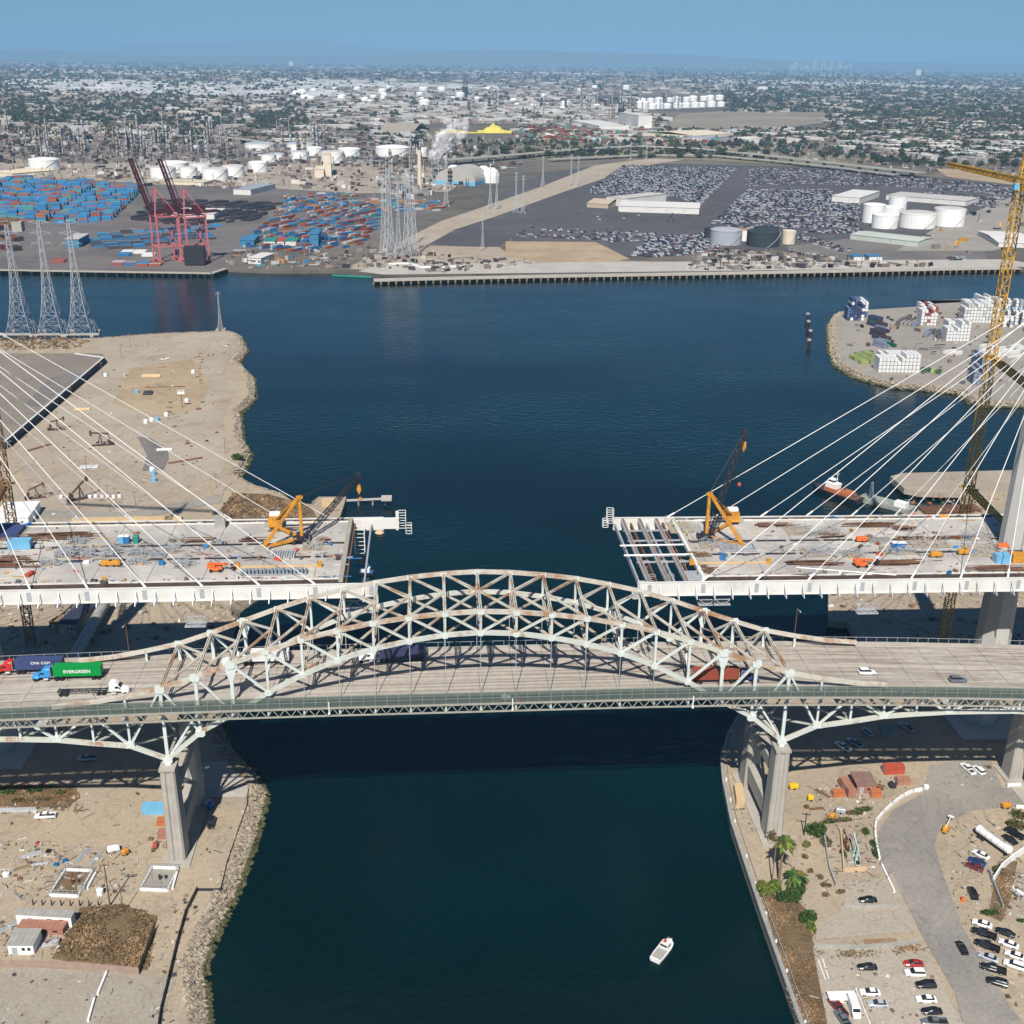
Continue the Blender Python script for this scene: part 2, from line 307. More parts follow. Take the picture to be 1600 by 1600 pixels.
# near ground patches
sheet('pavement', [(-150, 552), (157, 552), (162, 557), (8, 688), (-150, 698)], 7.6, ground_mat('raised_yard', (0.25, 0.215, 0.175), (0.22, 0.19, 0.155), (0.17, 0.16, 0.16), 0.02, 0.1), 'raised flat brown yard held by the wall', h=4.7)
sheet('path', [(152, 530), (250, 523), (355, 519), (372, 540), (345, 585), (372, 600), (350, 650), (352, 720), (345, 740), (180, 815), (60, 820), (25, 700), (165, 566)], 3.02, DIRT2, 'pale graded dirt of the headland')
sheet('path', [(175, 630), (205, 575), (300, 560), (330, 600), (310, 640), (240, 650)], 3.05, TANDIRT, 'tan worn patch of the headland')
sheet('path', [(330, 522), (356, 520), (372, 528), (350, 560), (350, 720), (330, 745), (325, 720), (335, 620)], 3.08, DIRT2, 'pale track along the shore')
sheet('path', [(214, 682), (236, 684), (262, 704), (264, 716), (256, 734), (222, 736), (230, 712)], 3.09, ground_mat('grey_gravel', (0.20, 0.185, 0.17), (0.16, 0.15, 0.14), (0.24, 0.22, 0.19), 0.05, 0.2), 'grey gravel patch on the headland')
sheet('path', [(40, 632), (78, 590), (118, 580), (128, 586), (92, 612), (60, 636)], 7.64, _M['grey_gravel'], 'dark skid-marked patch on the raised yard')
sheet('path', [(0, 808), (200, 812), (345, 785), (350, 770), (330, 775), (200, 800), (0, 795)], 3.06, GREYC, 'grey track')
sheet('path', [(345, 795), (365, 770), (420, 772), (485, 790), (495, 808), (350, 812)], 3.08, SCRUB, 'brown scrub bank')
sheet('pavement', [(-80, 1505), (205, 1520), (275, 1530), (235, 1640), (-80, 1640)], 3.03, ground_mat('yard_concrete_left', (0.36, 0.33, 0.27), (0.33, 0.295, 0.24), (0.29, 0.26, 0.21), 0.03, 0.12), 'worn concrete yard')
sheet('pavement', [(352, 1190), (395, 1232), (382, 1246), (305, 1245), (316, 1190)], 3.05, PALEC, 'pale concrete slab at the corner of the shore')
# eastern near
sheet('road', [(1640, 1228), (1500, 1232), (1440, 1240), (1395, 1265), (1372, 1300), (1375, 1345), (1412, 1400), (1440, 1460), (1492, 1550), (1515, 1640), (1630, 1640), (1570, 1560), (1505, 1450), (1475, 1370), (1460, 1320), (1470, 1290), (1520, 1266), (1580, 1260), (1640, 1258)], 3.03, ASPH, 'curving worn asphalt road')
sheet('pavement', [(1440, 1240), (1455, 1195), (1545, 1182), (1566, 1230), (1500, 1232)], 3.02, ASPH, 'asphalt pad beside the road')
sheet('pavement', [(1270, 1480), (1438, 1478), (1505, 1600), (1518, 1640), (1300, 1640), (1285, 1560)], 3.03, ground_mat('car_park_dirt', (0.42, 0.37, 0.30), (0.38, 0.335, 0.27), (0.34, 0.30, 0.24), 0.03, 0.12), 'pale dirt of the small car park')
sheet('pavement', [(1320, 1380), (1395, 1365), (1432, 1455), (1275, 1468), (1275, 1445), (1320, 1420)], 3.03, ground_mat('pad_dirt', (0.36, 0.315, 0.25), (0.39, 0.345, 0.28), (0.33, 0.29, 0.235), 0.03, 0.12), 'smooth empty pad')
sheet('path', [(1190, 1395), (1240, 1400), (1268, 1430), (1270, 1480), (1300, 1640), (1262, 1640), (1232, 1545), (1205, 1450)], 3.06, SCRUB, 'brown scrub strip along the seawall')
sheet('path', [(1560, 1345), (1590, 1345), (1580, 1400), (1565, 1440), (1545, 1430)], 3.06, SCRUB, 'brown scrub strip beside the white wall')
sheet('path', [(92, 1480), (112, 1450), (125, 1418), (190, 1412), (245, 1432), (230, 1515), (120, 1505), (80, 1498)], 3.06, SCRUB, 'brown scrub beside the sheds')
sheet('path', [(-60, 1225), (115, 1228), (125, 1245), (105, 1262), (-60, 1258)], 3.06, SCRUB, 'strip of weeds by the scaffolding')
# right dock: wharf slab over the water
b = MB(); pts = gp([(1391, 744), (1410, 739), (1640, 733), (1640, 764), (1500, 769), (1440, 768), (1413, 763)], 4.5); b.poly(pts, 1.5, 4.5)
tag(b.build('wharf_slab', ground_mat('wharf_tan', (0.38, 0.33, 0.26), (0.34, 0.29, 0.23), (0.28, 0.25, 0.2), 0.03, 0.1)), 'tan flat-topped wharf slab with pointed end over the water', 'wharf')

# ---------------------------------------------------------------- shore rocks
def rocks(name, line, width, n, size, m, label, zc=1.6, seed=1):
    r = random.Random(seed); b = MB(); seg = []
    tot = 0
    for a, c in zip(line[:-1], line[1:]):
        l = math.dist(a, c); seg.append((tot, l, a, c)); tot += l
    for _ in range(n):
        q = r.random()*tot
        for t0, l, a, c in seg:
            if t0 <= q <= t0+l: break
        k = (q-t0)/max(l, 1e-6); nx, ny = (c[1]-a[1])/max(l, 1e-6), -(c[0]-a[0])/max(l, 1e-6)
        w_ = r.random(); d = (w_*1.25-0.25)*width
        x = a[0]+(c[0]-a[0])*k+nx*d; y = a[1]+(c[1]-a[1])*k+ny*d; z = 3.1-max(0, w_-0.2)*3.9
        s = size*(0.5+r.random()); V = []
        for dx, dy, dz in ((1, 0, 0), (0, 1, 0), (-1, 0, 0), (0, -1, 0), (0, 0, 1), (0, 0, -1)):
            q2 = 0.6+0.7*r.random(); V.append((x+dx*s*q2+r.uniform(-.3, .3)*s, y+dy*s*q2+r.uniform(-.3, .3)*s, z+dz*s*q2*0.8))
        g = r.uniform(0.65, 1.5)
        if z < 0.9: b.col = (0.085*g, 0.085*g, 0.04*g)
        else: b.col = (0.29*g, 0.245*g, 0.185*g)
        b.add(V, [(0, 1, 4), (1, 2, 4), (2, 3, 4), (3, 0, 4), (1, 0, 5), (2, 1, 5), (3, 2, 5), (0, 3, 5)])
    return tag(b.build(name, m), label, 'rocks', kind='stuff')
def bank(line, width, label, m=ROCK):
    b = MB(); v = []; f = []
    for i, p in enumerate(line):
        a = line[max(0, i-1)]; c = line[min(len(line)-1, i+1)]; l = math.dist(a, c) or 1
        nx, ny = (c[1]-a[1])/l, -(c[0]-a[0])/l
        v += [(p[0]-nx*0.3, p[1]-ny*0.3, 3.05), (p[0]+nx*width*0.55, p[1]+ny*width*0.55, 1.0), (p[0]+nx*width, p[1]+ny*width, -1.2)]
    for i in range(len(line)-1):
        for k in (0, 1): f.append((3*i+k, 3*i+k+1, 3*i+k+4, 3*i+k+3))
    b.add(v, f); return struct(b.build('shore_bank_terrain', m), label)
RM = vmat('rock_rubble', 0.9)
bank(SL[:15], 4.4, 'rock slope of the near western shore')
bank(SL[18:], 4.5, 'rock slope around the headland')
bank(SP, 4.5, 'rock slope around the container yard')
rocks('shore_rocks', SL[1:11], 4.6, 5200, 0.5, RM, 'jumbled pale rocks lining the western shore below the arch bridge', seed=2)
rocks('shore_rocks', SL[21:38], 5.0, 4200, 0.6, RM, 'jumbled rocks lining the headland shore', seed=3)
rocks('shore_rocks', SP, 5.5, 2600, 0.8, RM, 'jumbled rocks ringing the container yard peninsula', seed=4)
rocks('rock_rubble_gravel', gp([(310, 945), (345, 955), (352, 975)]), 14.0, 700, 0.8, RM, 'heap of brown rubble under the end of the new deck', seed=5)
# ================================================================== ARCH BRIDGE
PW = 8.944; YF, YR = 255.2, 279.0
def zdk(x): return 49.3-0.00021*max(0, abs(x)-30)**2*(1.15 if x > 0 else 0.55)
TOPZ = [73.6, 73.2, 72.3, 71.0, 69.1, 66.8, 63.8, 60.4, 57.0, 53.9, 51.9, 50.3, 49.4]
BOTZ = [67.7, 67.2, 65.8, 63.8, 60.9, 57.0, 52.1, 46.2, 41.0, 33.2, 37.4, 38.5, 39.8, 40.3, 40.6, 40.5, 40.3, 39.6, 38.5]
BR = thing('arch_bridge', 'pale weathered steel arch truss bridge carrying traffic over the channel on tall concrete piers', 'bridge', (0, 267, 3))
def X(i): return i*PW
def tz(i): return TOPZ[abs(i)]
def bz(i): return BOTZ[min(abs(i), 18)]
NE = 24
def xs_range(a, b, st):
    n = max(1, int(round((b-a)/st))); return [a+(b-a)*k/n for k in range(n+1)]
LX, RX = -X(NE), X(NE)
# roadway slab with parapets
def ribbon(b, y0, y1, dz0, dz1, x0=LX, x1=RX, st=4.5):
    xs = xs_range(x0, x1, st); v = []; f = []
    for x in xs:
        z = zdk(x); v += [(x, y0, z+dz0), (x, y1, z+dz0), (x, y1, z+dz1), (x, y0, z+dz1)]
    for i in range(len(xs)-1):
        o = 4*i
        for k in range(4): f.append((o+k, o+4+k, o+4+(k+1) % 4, o+(k+1) % 4))
    f += [(0, 1, 2, 3), tuple(len(v)-4+k for k in (3, 2, 1, 0))]
    b.add(v, f)
ROAD = bpy.data.materials.new('bridge_roadway'); ROAD.use_nodes = True
t = ROAD.node_tree; N = t.nodes; L = t.links; pb = N['Principled BSDF']; pb.inputs['Roughness'].default_value = 0.9; pb.inputs['Specular IOR Level'].default_value = 0.1
tc = N.new('ShaderNodeTexCoord'); mp = N.new('ShaderNodeMapping'); mp.inputs['Scale'].default_value = (0.006, 1, 1); L.new(tc.outputs['Object'], mp.inputs[0])
nn = N.new('ShaderNodeTexNoise'); nn.inputs['Scale'].default_value = 1.15; nn.inputs['Detail'].default_value = 4; nn.inputs['Roughness'].default_value = 0.6; L.new(mp.outputs[0], nn.inputs['Vector'])
cr = N.new('ShaderNodeValToRGB'); e = cr.color_ramp.elements; e[0].position = 0.34; e[0].color = (0.24, 0.205, 0.17, 1); e[1].position = 0.62; e[1].color = (0.47, 0.43, 0.375, 1); L.new(nn.outputs[0], cr.inputs[0])
n3 = N.new('ShaderNodeTexNoise'); n3.inputs['Scale'].default_value = 0.5; n3.inputs['Detail'].default_value = 8; L.new(tc.outputs['Object'], n3.inputs['Vector'])
mr = N.new('ShaderNodeMapRange'); mr.inputs[1].default_value = 0.3; mr.inputs[2].default_value = 0.7; mr.inputs[3].default_value = 0.9; mr.inputs[4].default_value = 1.1; L.new(n3.outputs[0], mr.inputs[0])
hv = N.new('ShaderNodeHueSaturation'); L.new(mr.outputs[0], hv.inputs['Value']); L.new(cr.outputs[0], hv.inputs['Color']); L.new(hv.outputs[0], pb.inputs['Base Color'])
b = MB(); ribbon(b, 256.6, 280.3, -0.9, 0.0); b.build('roadway', ROAD, BR)
for y0 in (256.1, 280.3):
    b = MB(); ribbon(b, y0, y0+0.45, -0.5, 0.85); b.build('parapet', CONC, BR)
b = MB(); xs = xs_range(LX, RX, 3.05)
for y0, y1 in ((281.2, 281.2),):
    for x in xs: b.beam((x, y0, zdk(x)-0.4), (x, y0, zdk(x)+2.0), 0.1)
    for x, x2 in zip(xs[:-1], xs[1:]):
        b.beam((x, y0, zdk(x)+2.0), (x2, y0, zdk(x2)+2.0), 0.09)
b.build('rear_railing', GALV, BR)
# lane seams (expansion joints) and lane paint
b = MB()
for i in range(-NE, NE+1, 1):
    x = X(i); b.box((x, 268.4, zdk(x)+0.006), (0.12, 23.2, 0.012))
b.build('expansion_joint_lines', mat('joint_rubber', (0.09, 0.08, 0.075), 0.9, 0.2, 1), BR)
b = MB(); LP = mat('lane_paint', (0.55, 0.53, 0.48), 0.8, 0.15, 0.6)
for y in (260.0, 264.0, 272.6, 276.6):
    x = LX
    while x < RX:
        b.add([(x, y-.06, zdk(x)+.018), (x+3, y-.06, zdk(x+3)+.018), (x+3, y+.06, zdk(x+3)+.018), (x, y+.06, zdk(x)+.018)], [(0, 1, 2, 3)]); x += 12
b.build('lane_marking_stripe', LP, BR)
b = MB(); ribbon(b, 268.15, 268.45, 0.0, 0.35); b.build('median_kerb', CONC, BR)
# outboard walkway with fine mesh fence and lattice fascia girder
WALK = mat('walkway_grey_green', (0.15, 0.175, 0.16), 0.85, 0.12, 0.4)
b = MB(); ribbon(b, 252.4, 255.0, -0.55, -0.35); ribbon(b, 252.0, 252.4, -2.9, -2.6); ribbon(b, 252.0, 252.4, -0.75, -0.3)
xs = xs_range(LX, RX, 1.5)
for k, (x, x2) in enumerate(zip(xs[:-1], xs[1:])):
    a, c = (zdk(x)-2.7, zdk(x2)-0.6) if k % 2 else (zdk(x)-0.6, zdk(x2)-2.7)
    b.beam((x, 252.2, a), (x2, 252.2, c), 0.2, 0.16)
b.build('walkway_girder', mat('girder_grey_tan', (0.34, 0.33, 0.28), 0.7, 0.15, 0.5), BR)
b = MB(); ribbon(b, 252.45, 254.95, -0.34, -0.3); b.build('walkway_surface', WALK, BR)
FEN = bpy.data.materials.new('green_fence_mesh'); FEN.use_nodes = True; t = FEN.node_tree
pb = t.nodes['Principled BSDF']; pb.inputs['Base Color'].default_value = (0.085, 0.115, 0.10, 1); pb.inputs['Alpha'].default_value = 0.55; pb.inputs['Roughness'].default_value = 0.8
b = MB(); v = []; f = []; xs = xs_range(LX, RX, 6)
for x in xs: v += [(x, 252.3, zdk(x)-0.3), (x, 252.3, zdk(x)+2.8)]
for i in range(len(xs)-1): f.append((2*i, 2*i+2, 2*i+3, 2*i+1))
b.add(v, f); v = []; f = []
for x in xs: v += [(x, 255.0, zdk(x)-0.3), (x, 255.0, zdk(x)+1.2)]
for i in range(len(xs)-1): f.append((2*i, 2*i+2, 2*i+3, 2*i+1))
b.add(v, f); b.build('fence_mesh', FEN, BR)
b = MB(); PG = mat('fence_post_green', (0.27, 0.31, 0.28), 0.6, 0.1, 1.0)
for x in xs_range(LX, RX, 2.98):
    b.beam((x, 252.33, zdk(x)-0.3), (x, 252.33, zdk(x)+2.8), 0.08); b.beam((x, 255.0, zdk(x)-0.3), (x, 255.0, zdk(x)+1.2), 0.08)
for dz, y in ((2.8, 252.33), (1.2, 252.33), (1.2, 255.0), (0.5, 255.0)):
    xs = xs_range(LX, RX, 9)
    for x, x2 in zip(xs[:-1], xs[1:]): b.beam((x, y, zdk(x)+dz), (x2, y, zdk(x2)+dz), 0.1)
b.build('fence_post_frame', PG, BR)
# trusses
def channel(b, p, q, w, gap=0.34, lace=True):
    """two flanges with lacing: reads as light, dark, light"""
    p = Vector(p); q = Vector(q); d = (q-p).normalized(); upv = Vector((0, 0, 1))
    if abs(d.z) > 0.97: upv = Vector((0, 1, 0))
    a = d.cross(upv).normalized()*(w/2-w*gap/2)
    for s in (-1, 1): b.beam(p+a*s, q+a*s, w*gap, w*0.75, up=upv)
    n = max(2, int((q-p).length/1.6))
    for k in range(n):
        u = p+(q-p)*(k/n); v_ = p+(q-p)*((k+1)/n); s = 1 if k % 2 else -1
        b.beam(u+a*s, v_-a*s, 0.1, 0.06)
def one(name, m, fn):
    b = MB(); fn(b); return b.build(name, m, BR)
for Y_ in (YF, YR):
    # top chord: a continuous rusty box from deck to deck, one mesh per truss; verticals etc their own
    b = MB()
    for i in range(-12, 12): b.beam((X(i)-0.05, Y_, tz(i)), (X(i+1)+0.05, Y_, tz(i+1)), 0.95, 1.0)
    b.build('top_chord', RUSTY, BR)
    b = MB()
    for i in range(-18, 18): b.beam((X(i), Y_, bz(i)), (X(i+1), Y_, bz(i+1)), 0.95, 1.05)
    b.build('bottom_chord', STEEL, BR)
    for s_ in (range(-NE, -6), range(6, NE)):
        b = MB()
        for i in s_: b.beam((X(i), Y_, zdk(X(i))-1.6), (X(i+1), Y_, zdk(X(i+1))-1.6), 0.7, 0.9)
        b.build('deck_chord', STEELC, BR)
    for i in range(-18, 19):
        a = abs(i); x = X(i)
        if a <= 9:
            wv = 0.85 if a >= 7 else 0.6
            one('vertical', STEELC if a > 3 else STEEL, lambda b: b.beam((x, Y_, bz(i)), (x, Y_, tz(i)), wv, 0.55, up=(0, 1, 0)))
            if a == 7: one('portal_haunch', STEELC, lambda b: b.add([(x-1.9, Y_-.32, tz(i)+.2), (x+1.9, Y_-.32, tz(i)+.2), (x+.5, Y_-.32, tz(i)-4.6), (x-.5, Y_-.32, tz(i)-4.6), (x-1.9, Y_+.32, tz(i)+.2), (x+1.9, Y_+.32, tz(i)+.2), (x+.5, Y_+.32, tz(i)-4.6), (x-.5, Y_+.32, tz(i)-4.6)], [(0, 3, 2, 1), (4, 5, 6, 7), (0, 4, 7, 3), (1, 2, 6, 5), (0, 1, 5, 4), (3, 7, 6, 2)]))
        else: one('vertical', STEELC, lambda b: b.beam((x, Y_, bz(i)), (x, Y_, zdk(x)-1.6), 0.55, 0.5, up=(0, 1, 0)))
        if a == 10: one('vertical', STEELC, lambda b: b.beam((x, Y_, zdk(x)-1.6), (x, Y_, tz(i)), 0.55, 0.5, up=(0, 1, 0)))
        if a <= 6 and a > 0: one('hanger', GALV, lambda b: b.beam((x, Y_, bz(i)), (x, Y_, zdk(x)-1.4), 0.16)) if bz(i) > zdk(x) else None
    one('hanger', GALV, lambda b: b.beam((0, Y_, bz(0)), (0, Y_, zdk(0)-1.4), 0.16))
    for s in (-1, 1):
        for a in range(1, 10): one('diagonal', STEELC if a > 4 else STEEL, lambda b: b.beam((s*X(a), Y_, tz(a)), (s*X(a-1), Y_, bz(a-1)), 0.62, 0.5))
        one('diagonal', STEELC, lambda b: b.beam((s*X(9), Y_, tz(9)), (s*X(10), Y_, bz(10)), 0.6, 0.5))
        for a in range(10, 18, 2):
            one('diagonal', STEELC, lambda b: b.beam((s*X(a), Y_, bz(a)), (s*X(a+1), Y_, zdk(X(a+1)*s)-1.6), 0.6, 0.5))
            one('diagonal', STEELC, lambda b: b.beam((s*X(a+2), Y_, bz(a+2)), (s*X(a+1), Y_, zdk(X(a+1)*s)-1.6), 0.6, 0.5))
        one('diagonal', STEELC, lambda b: b.beam((s*X(9), Y_, bz(9)), (s*X(8), Y_, zdk(X(8))-1.6), 0.55, 0.5))
    for i in range(-9, 10):
        for z_ in (tz(i), bz(i)):
            r_ = 1.2 if abs(i) > 6 else 0.82
            P = [(X(i)-r_, z_-r_*.55), (X(i)-r_*.55, z_-r_), (X(i)+r_*.55, z_-r_), (X(i)+r_, z_-r_*.55), (X(i)+r_, z_+r_*.5), (X(i)-r_, z_+r_*.5)]
            one('gusset_plate', STEELC, lambda b: b.prof(P, Y_-0.56, Y_+0.56))
    for i in (-10, -12, -14, -16, -18, 10, 12, 14, 16, 18):
        P = [(X(i)-1.2, bz(i)-.4), (X(i)+1.2, bz(i)-.4), (X(i)+1.1, bz(i)+.7), (X(i)+.5, bz(i)+1.4), (X(i)-.5, bz(i)+1.4), (X(i)-1.1, bz(i)+.7)]
        one('gusset_plate', STEELC, lambda b: b.prof(P, Y_-0.56, Y_+0.56))
# lateral bracing, top plane and bottom plane
YM = (YF+YR)/2
for i in range(-9, 10):
    one('cross_strut', RUSTY, lambda b: channel(b, (X(i), YF+.4, tz(i)), (X(i), YR-.4, tz(i)), 0.75))
    if abs(i) < 6: one('cross_strut', RUSTY, lambda b: channel(b, (X(i), YF+.4, bz(i)), (X(i), YR-.4, bz(i)), 0.7))
    if abs(i) < 9:
        s = 1 if i >= 0 else -1
        outs = [i+s] if i else [1, -1]
        for o_ in outs:
            for Ye in (YF+.4, YR-.4): one('lateral_brace', RUSTY, lambda b: channel(b, (X(i), YM, tz(i)), (X(o_), Ye, tz(o_)), 0.6))
            if abs(o_) < 6:
                for Ye in (YF+.4, YR-.4): one('lateral_brace', RUSTY, lambda b: channel(b, (X(i), YM, bz(i)), (X(o_), Ye, bz(o_)), 0.55))
    if abs(i) in (2, 4, 6, 8, 7, 0):   # sway bracing between the two trusses
        for Ye in (YF+.4, YR-.4): one('sway_brace', STEEL, lambda b: b.beam((X(i), YM, tz(i)-.3), (X(i), Ye, max(bz(i), zdk(X(i))+6.2)), 0.4, 0.35))
# floor beams and under-deck bracing
for i in range(-NE, NE+1):
    one('floor_beam', STEEL, lambda b: b.beam((X(i), 252.6, zdk(X(i))-1.95), (X(i), 281.4, zdk(X(i))-1.95), 0.5, 1.9))
b = MB()
for y in (259, 262.6, 266.2, 269.8, 273.4, 277):
    for i in range(-NE, NE): b.beam((X(i), y, zdk(X(i))-1.3), (X(i+1), y, zdk(X(i+1))-1.3), 0.3, 0.75)
b.build('stringer_beam', STEEL, BR)
for s in (-1, 1):
    for a in range(7, 18):
        one('lower_brace', STEEL, lambda b: channel(b, (s*X(a), YF+.4, bz(a)), (s*X(a), YR-.4, bz(a)), 0.6))
        for Ye in (YF+.4, YR-.4): one('lower_brace', STEEL, lambda b: channel(b, (s*X(a), YM, bz(a)), (s*X(a+1), Ye, bz(a+1)), 0.55))
# piers
def pier(x, ztop, wx=4.6, wy=6.2):
    b = MB(); pr = [(-wx/2, -1), (wx/2, -1), (wx/2*.8, ztop-1.6), (-wx/2*.8, ztop-1.6)]
    for Yc in (YF, YR):
        for k, (ww, inset) in enumerate(((wx, 0.0),)):
            z0, z1 = 0.0, ztop-1.4; v = []
            for z_, k2 in ((z0, 1.0), (z1, 0.82)):
                hx, hy = wx/2*k2, wy/2*k2; g_ = 0.45
                for dx, dy in ((-hx, -hy+g_), (-hx+g_, -hy), (-g_*1.6, -hy), (-g_, -hy+.35), (g_, -hy+.35), (g_*1.6, -hy), (hx-g_, -hy), (hx, -hy+g_), (hx, hy-g_), (hx-g_, hy), (-hx+g_, hy), (-hx, hy-g_)): v.append((x+dx, Yc+dy, z_))
            n = 12; b.add(v, [(j, (j+1) % n, n+(j+1) % n, n+j) for j in range(n)]+[tuple(range(n, 2*n))])
        b.box((x, Yc, ztop-1.15), (wx*.9, wy*.9, 0.7))
    return b
for s in (-1, 1):
    pr = pier(s*80.5, 32.5); pr.box((s*80.5, 267, 9), (3.2, YR-YF-5.5, 5.0)); pr.box((s*80.5, 267, 23.5), (3.0, YR-YF-4.9, 3.4)); pr.box((s*80.5, 267, 2.8), (7.5, 34, 1.2))
    pr.build('pier', CONC, BR)
    for Y_ in (YF, YR): one('bearing', STEELC, lambda b: b.box((s*80.5, Y_, 31.9), (1.6, 1.6, 1.6), taper=0.6))
    for xx, zt in ((s*161, 39.0),):
        pr = pier(xx, zt-0.5, 4.2, 6.0); pr.box((xx, 267, 26), (2.8, YR-YF-4.6, 3.2)); pr.box((xx, 267, 2.8), (7, 32, 1.2)); pr.build('pier', CONC, BR)
# lamp poles and little navigation lights standing on the bridge
def lamp_pole(): 
    t_ = thing('street_lamp', 'slender rusty street lamp with single arm at the far edge of the arch bridge', 'street lamp', (0, 0, 0))
    b = MB(); b.cyl((0, 0, 0), (0, 0, 11), 0.14, 0.09, 8); b.build('pole', RUST, t_)
    b = MB(); b.cyl((0, 0, 10.9), (0, -2.2, 11.3), 0.07, 0.05, 6); b.box((0, -2.5, 11.25), (0.35, 0.8, 0.18)); b.build('lamp_head', GALV, t_)
    return t_
# ================================================================== NEW CABLE BRIDGE (two unfinished halves)
DECKC = mat('new_deck_concrete', (0.53, 0.50, 0.45), 0.85, 0.12, 0.35, second=(0.33, 0.31, 0.285), amt=0.85, scale2=0.04, thr=0.5, soft=0.1)
GIRD = mat('white_girder', (0.72, 0.71, 0.66), 0.55, 0.06, 0.3, second=(.45, .42, .36), amt=.6, scale2=.15, thr=.58, soft=.1)
def half(name, label, x0, x1, zt, zs, gx0, gx1, anch, tx, hs, sgn):
    """x0..x1 = deck slab, gx0..gx1 = edge girders sticking out, zs = slope per metre"""
    z = lambda x: zt+zs*x
    B = thing(name, label, 'bridge', ((x0+x1)/2, 311, 3))
    yc0, yc1 = 287.5, 334.5
    def slab(b, xa, xb, y0, y1, t0, t1):
        b.add([(xa, y0, z(xa)+t0), (xb, y0, z(xb)+t0), (xb, y1, z(xb)+t0), (xa, y1, z(xa)+t0), (xa, y0, z(xa)+t1), (xb, y0, z(xb)+t1), (xb, y1, z(xb)+t1), (xa, y1, z(xa)+t1)], [(3, 2, 1, 0), (4, 5, 6, 7), (0, 1, 5, 4), (1, 2, 6, 5), (2, 3, 7, 6), (3, 0, 4, 7)])
    b = MB(); slab(b, x0, x1, yc0+2.4, 305.0, -1.5, 0); slab(b, x0, x1, 317, yc1-2.2, -1.5, 0); slab(b, x0, x1, 307, 315, -1.4, -0.05)
    # strips between the carriageways: precast panels with slots filled by a black slab
    xx = x0
    while xx < x1-2:
        for y0, y1 in ((305.0, 307), (315, 317)):
            slab(b, xx, min(xx+1.2, x1), y0, y1, -1.4, -0.06)
        xx += 10.5
    b.build('deck_slab', DECKC, B)
    b = MB(); slab(b, x0, x1, 305.1, 306.9, -1.35, -.25); slab(b, x0, x1, 315.1, 316.9, -1.35, -.25); b.build('slot_shade_fill', BLACK, B)  # black fill just below the deck paints the shade of open slots
    b = MB(); slab(b, x0, x1, 286.65, yc0+2.35, -1.2, -0.02); slab(b, x0, x1, yc1-2.15, yc1, -1.2, -0.02); b.build('edge_gutter', mat('rust_brown_dark', (0.075, 0.05, 0.042), 0.85, 0.5, 0.3), B)
    b = MB()
    for k in range(2): slab(b, x0, x1, (289.95, 332.0)[k], (290.15, 332.25)[k], -0.05, 0.35)
    b.build('edge_rail_line', GIRD, B)
    for y0 in (286.0, 334.6):
        b = MB(); slab(b, gx0, gx1, y0, y0+0.5, -3.6, 0.15); slab(b, gx0, gx1, y0-0.35, y0+1.5, -3.85, -3.6); slab(b, gx0, gx1, y0-0.1, y0+.6, 0.15, 0.28); b.build('edge_girder', GIRD, B)
    n = int((gx1-gx0)/5.1)
    for k in range(n+1):
        x = gx0+0.5+k*5.1
        if x > gx1: break
        # bracket outriggers below the near girder
        b = MB(); b.beam((x, 286.0, z(x)-0.6), (x-0.6*sgn*0, 283.2, z(x)-3.9), 0.22, 0.35); b.beam((x, 286.0, z(x)-3.7), (x, 283.2, z(x)-3.9), 0.18, 0.25); b.build('bracket', GALV, B)
        b = MB(); b.beam((x, 336.0-.8, z(x)-0.6), (x, 338, z(x)-3.9), 0.22, 0.35); b.build('bracket', GALV, B)
        b = MB(); b.beam((x, 286.5, z(x)-2.2), (x, 334.6, z(x)-2.2), 0.5, 1.5); b.build('floor_beam', RUST if k % 2 else GALV, B)
        if k % 3 == 0:
            b = MB(); slab(b, x+1.6, x+2.8, 285.93, 286.0, -3.2, -0.4); b.build('grey_panel', GALV, B)
    # transverse joints
    b = MB()
    xx = x0+3
    while xx < x1-1:
        for y0, y1 in ((290, 305), (317, 332)):
            b.box((xx, (y0+y1)/2, z(xx)+0.008), (0.14, y1-y0, 0.015))
        xx += 15.2
    b.build('joint_line', _M['joint_rubber'], B)
    # pylon
    b = MB(); prof = [(5.6, 0), (5.0, 45), (3.6, 62), (3.3, 80), (2.2, 156)]; n = 8; v = []
    for r_, zz in prof:
        for j in range(n):
            a = 2*math.pi*(j+.5)/n; v.append((tx+r_*math.cos(a), 311+r_*1.12*math.sin(a), zz))
    f = [(k*n+j, k*n+(j+1) % n, (k+1)*n+(j+1) % n, (k+1)*n+j) for k in range(len(prof)-1) for j in range(n)]+[tuple(range(len(v)-n, len(v)))]
    b.add(v, f); b.box((tx, 311, 2.9), (22, 26, 1.6)); b.build('pylon', mat('pylon_concrete', (0.46, 0.45, 0.42), 0.8, 0.08, 0.12), B)
    for j, xa in enumerate(anch):
        for y0 in (286.4, 335.2):
            top = (tx+sgn*1.2, 311+(-1.4 if y0 < 300 else 1.4), hs[j]); bot = (xa, y0, z(xa)+0.2)
            b = MB(); b.cyl(bot, top, 0.11, n=7); 
            d = (Vector(top)-Vector(bot)).normalized(); b.cyl(bot, Vector(bot)+d*2.6, 0.3, n=7); b.build('stay_cable', WHITE, B)
            xm = 2*tx-xa  # back span, mirrored
            b = MB(); b.cyl((xm, y0, z(xa)+.2), (tx-sgn*1.2, top[1], hs[j]), 0.11, n=6); b.build('stay_cable', WHITE, B)
    return B
WL, EZ = 'western half', 0
WB = half('cable_stayed_bridge', 'unfinished western half of the new pale cable-stayed bridge with a solid concrete end', -215, -36.5, 67.1, 0.0, -215, -27, [-44, -59, -74.3, -89.5, -104.8, -120, -133], -146, [143, 139, 135, 131, 126.5, 122, 117.5], 1)
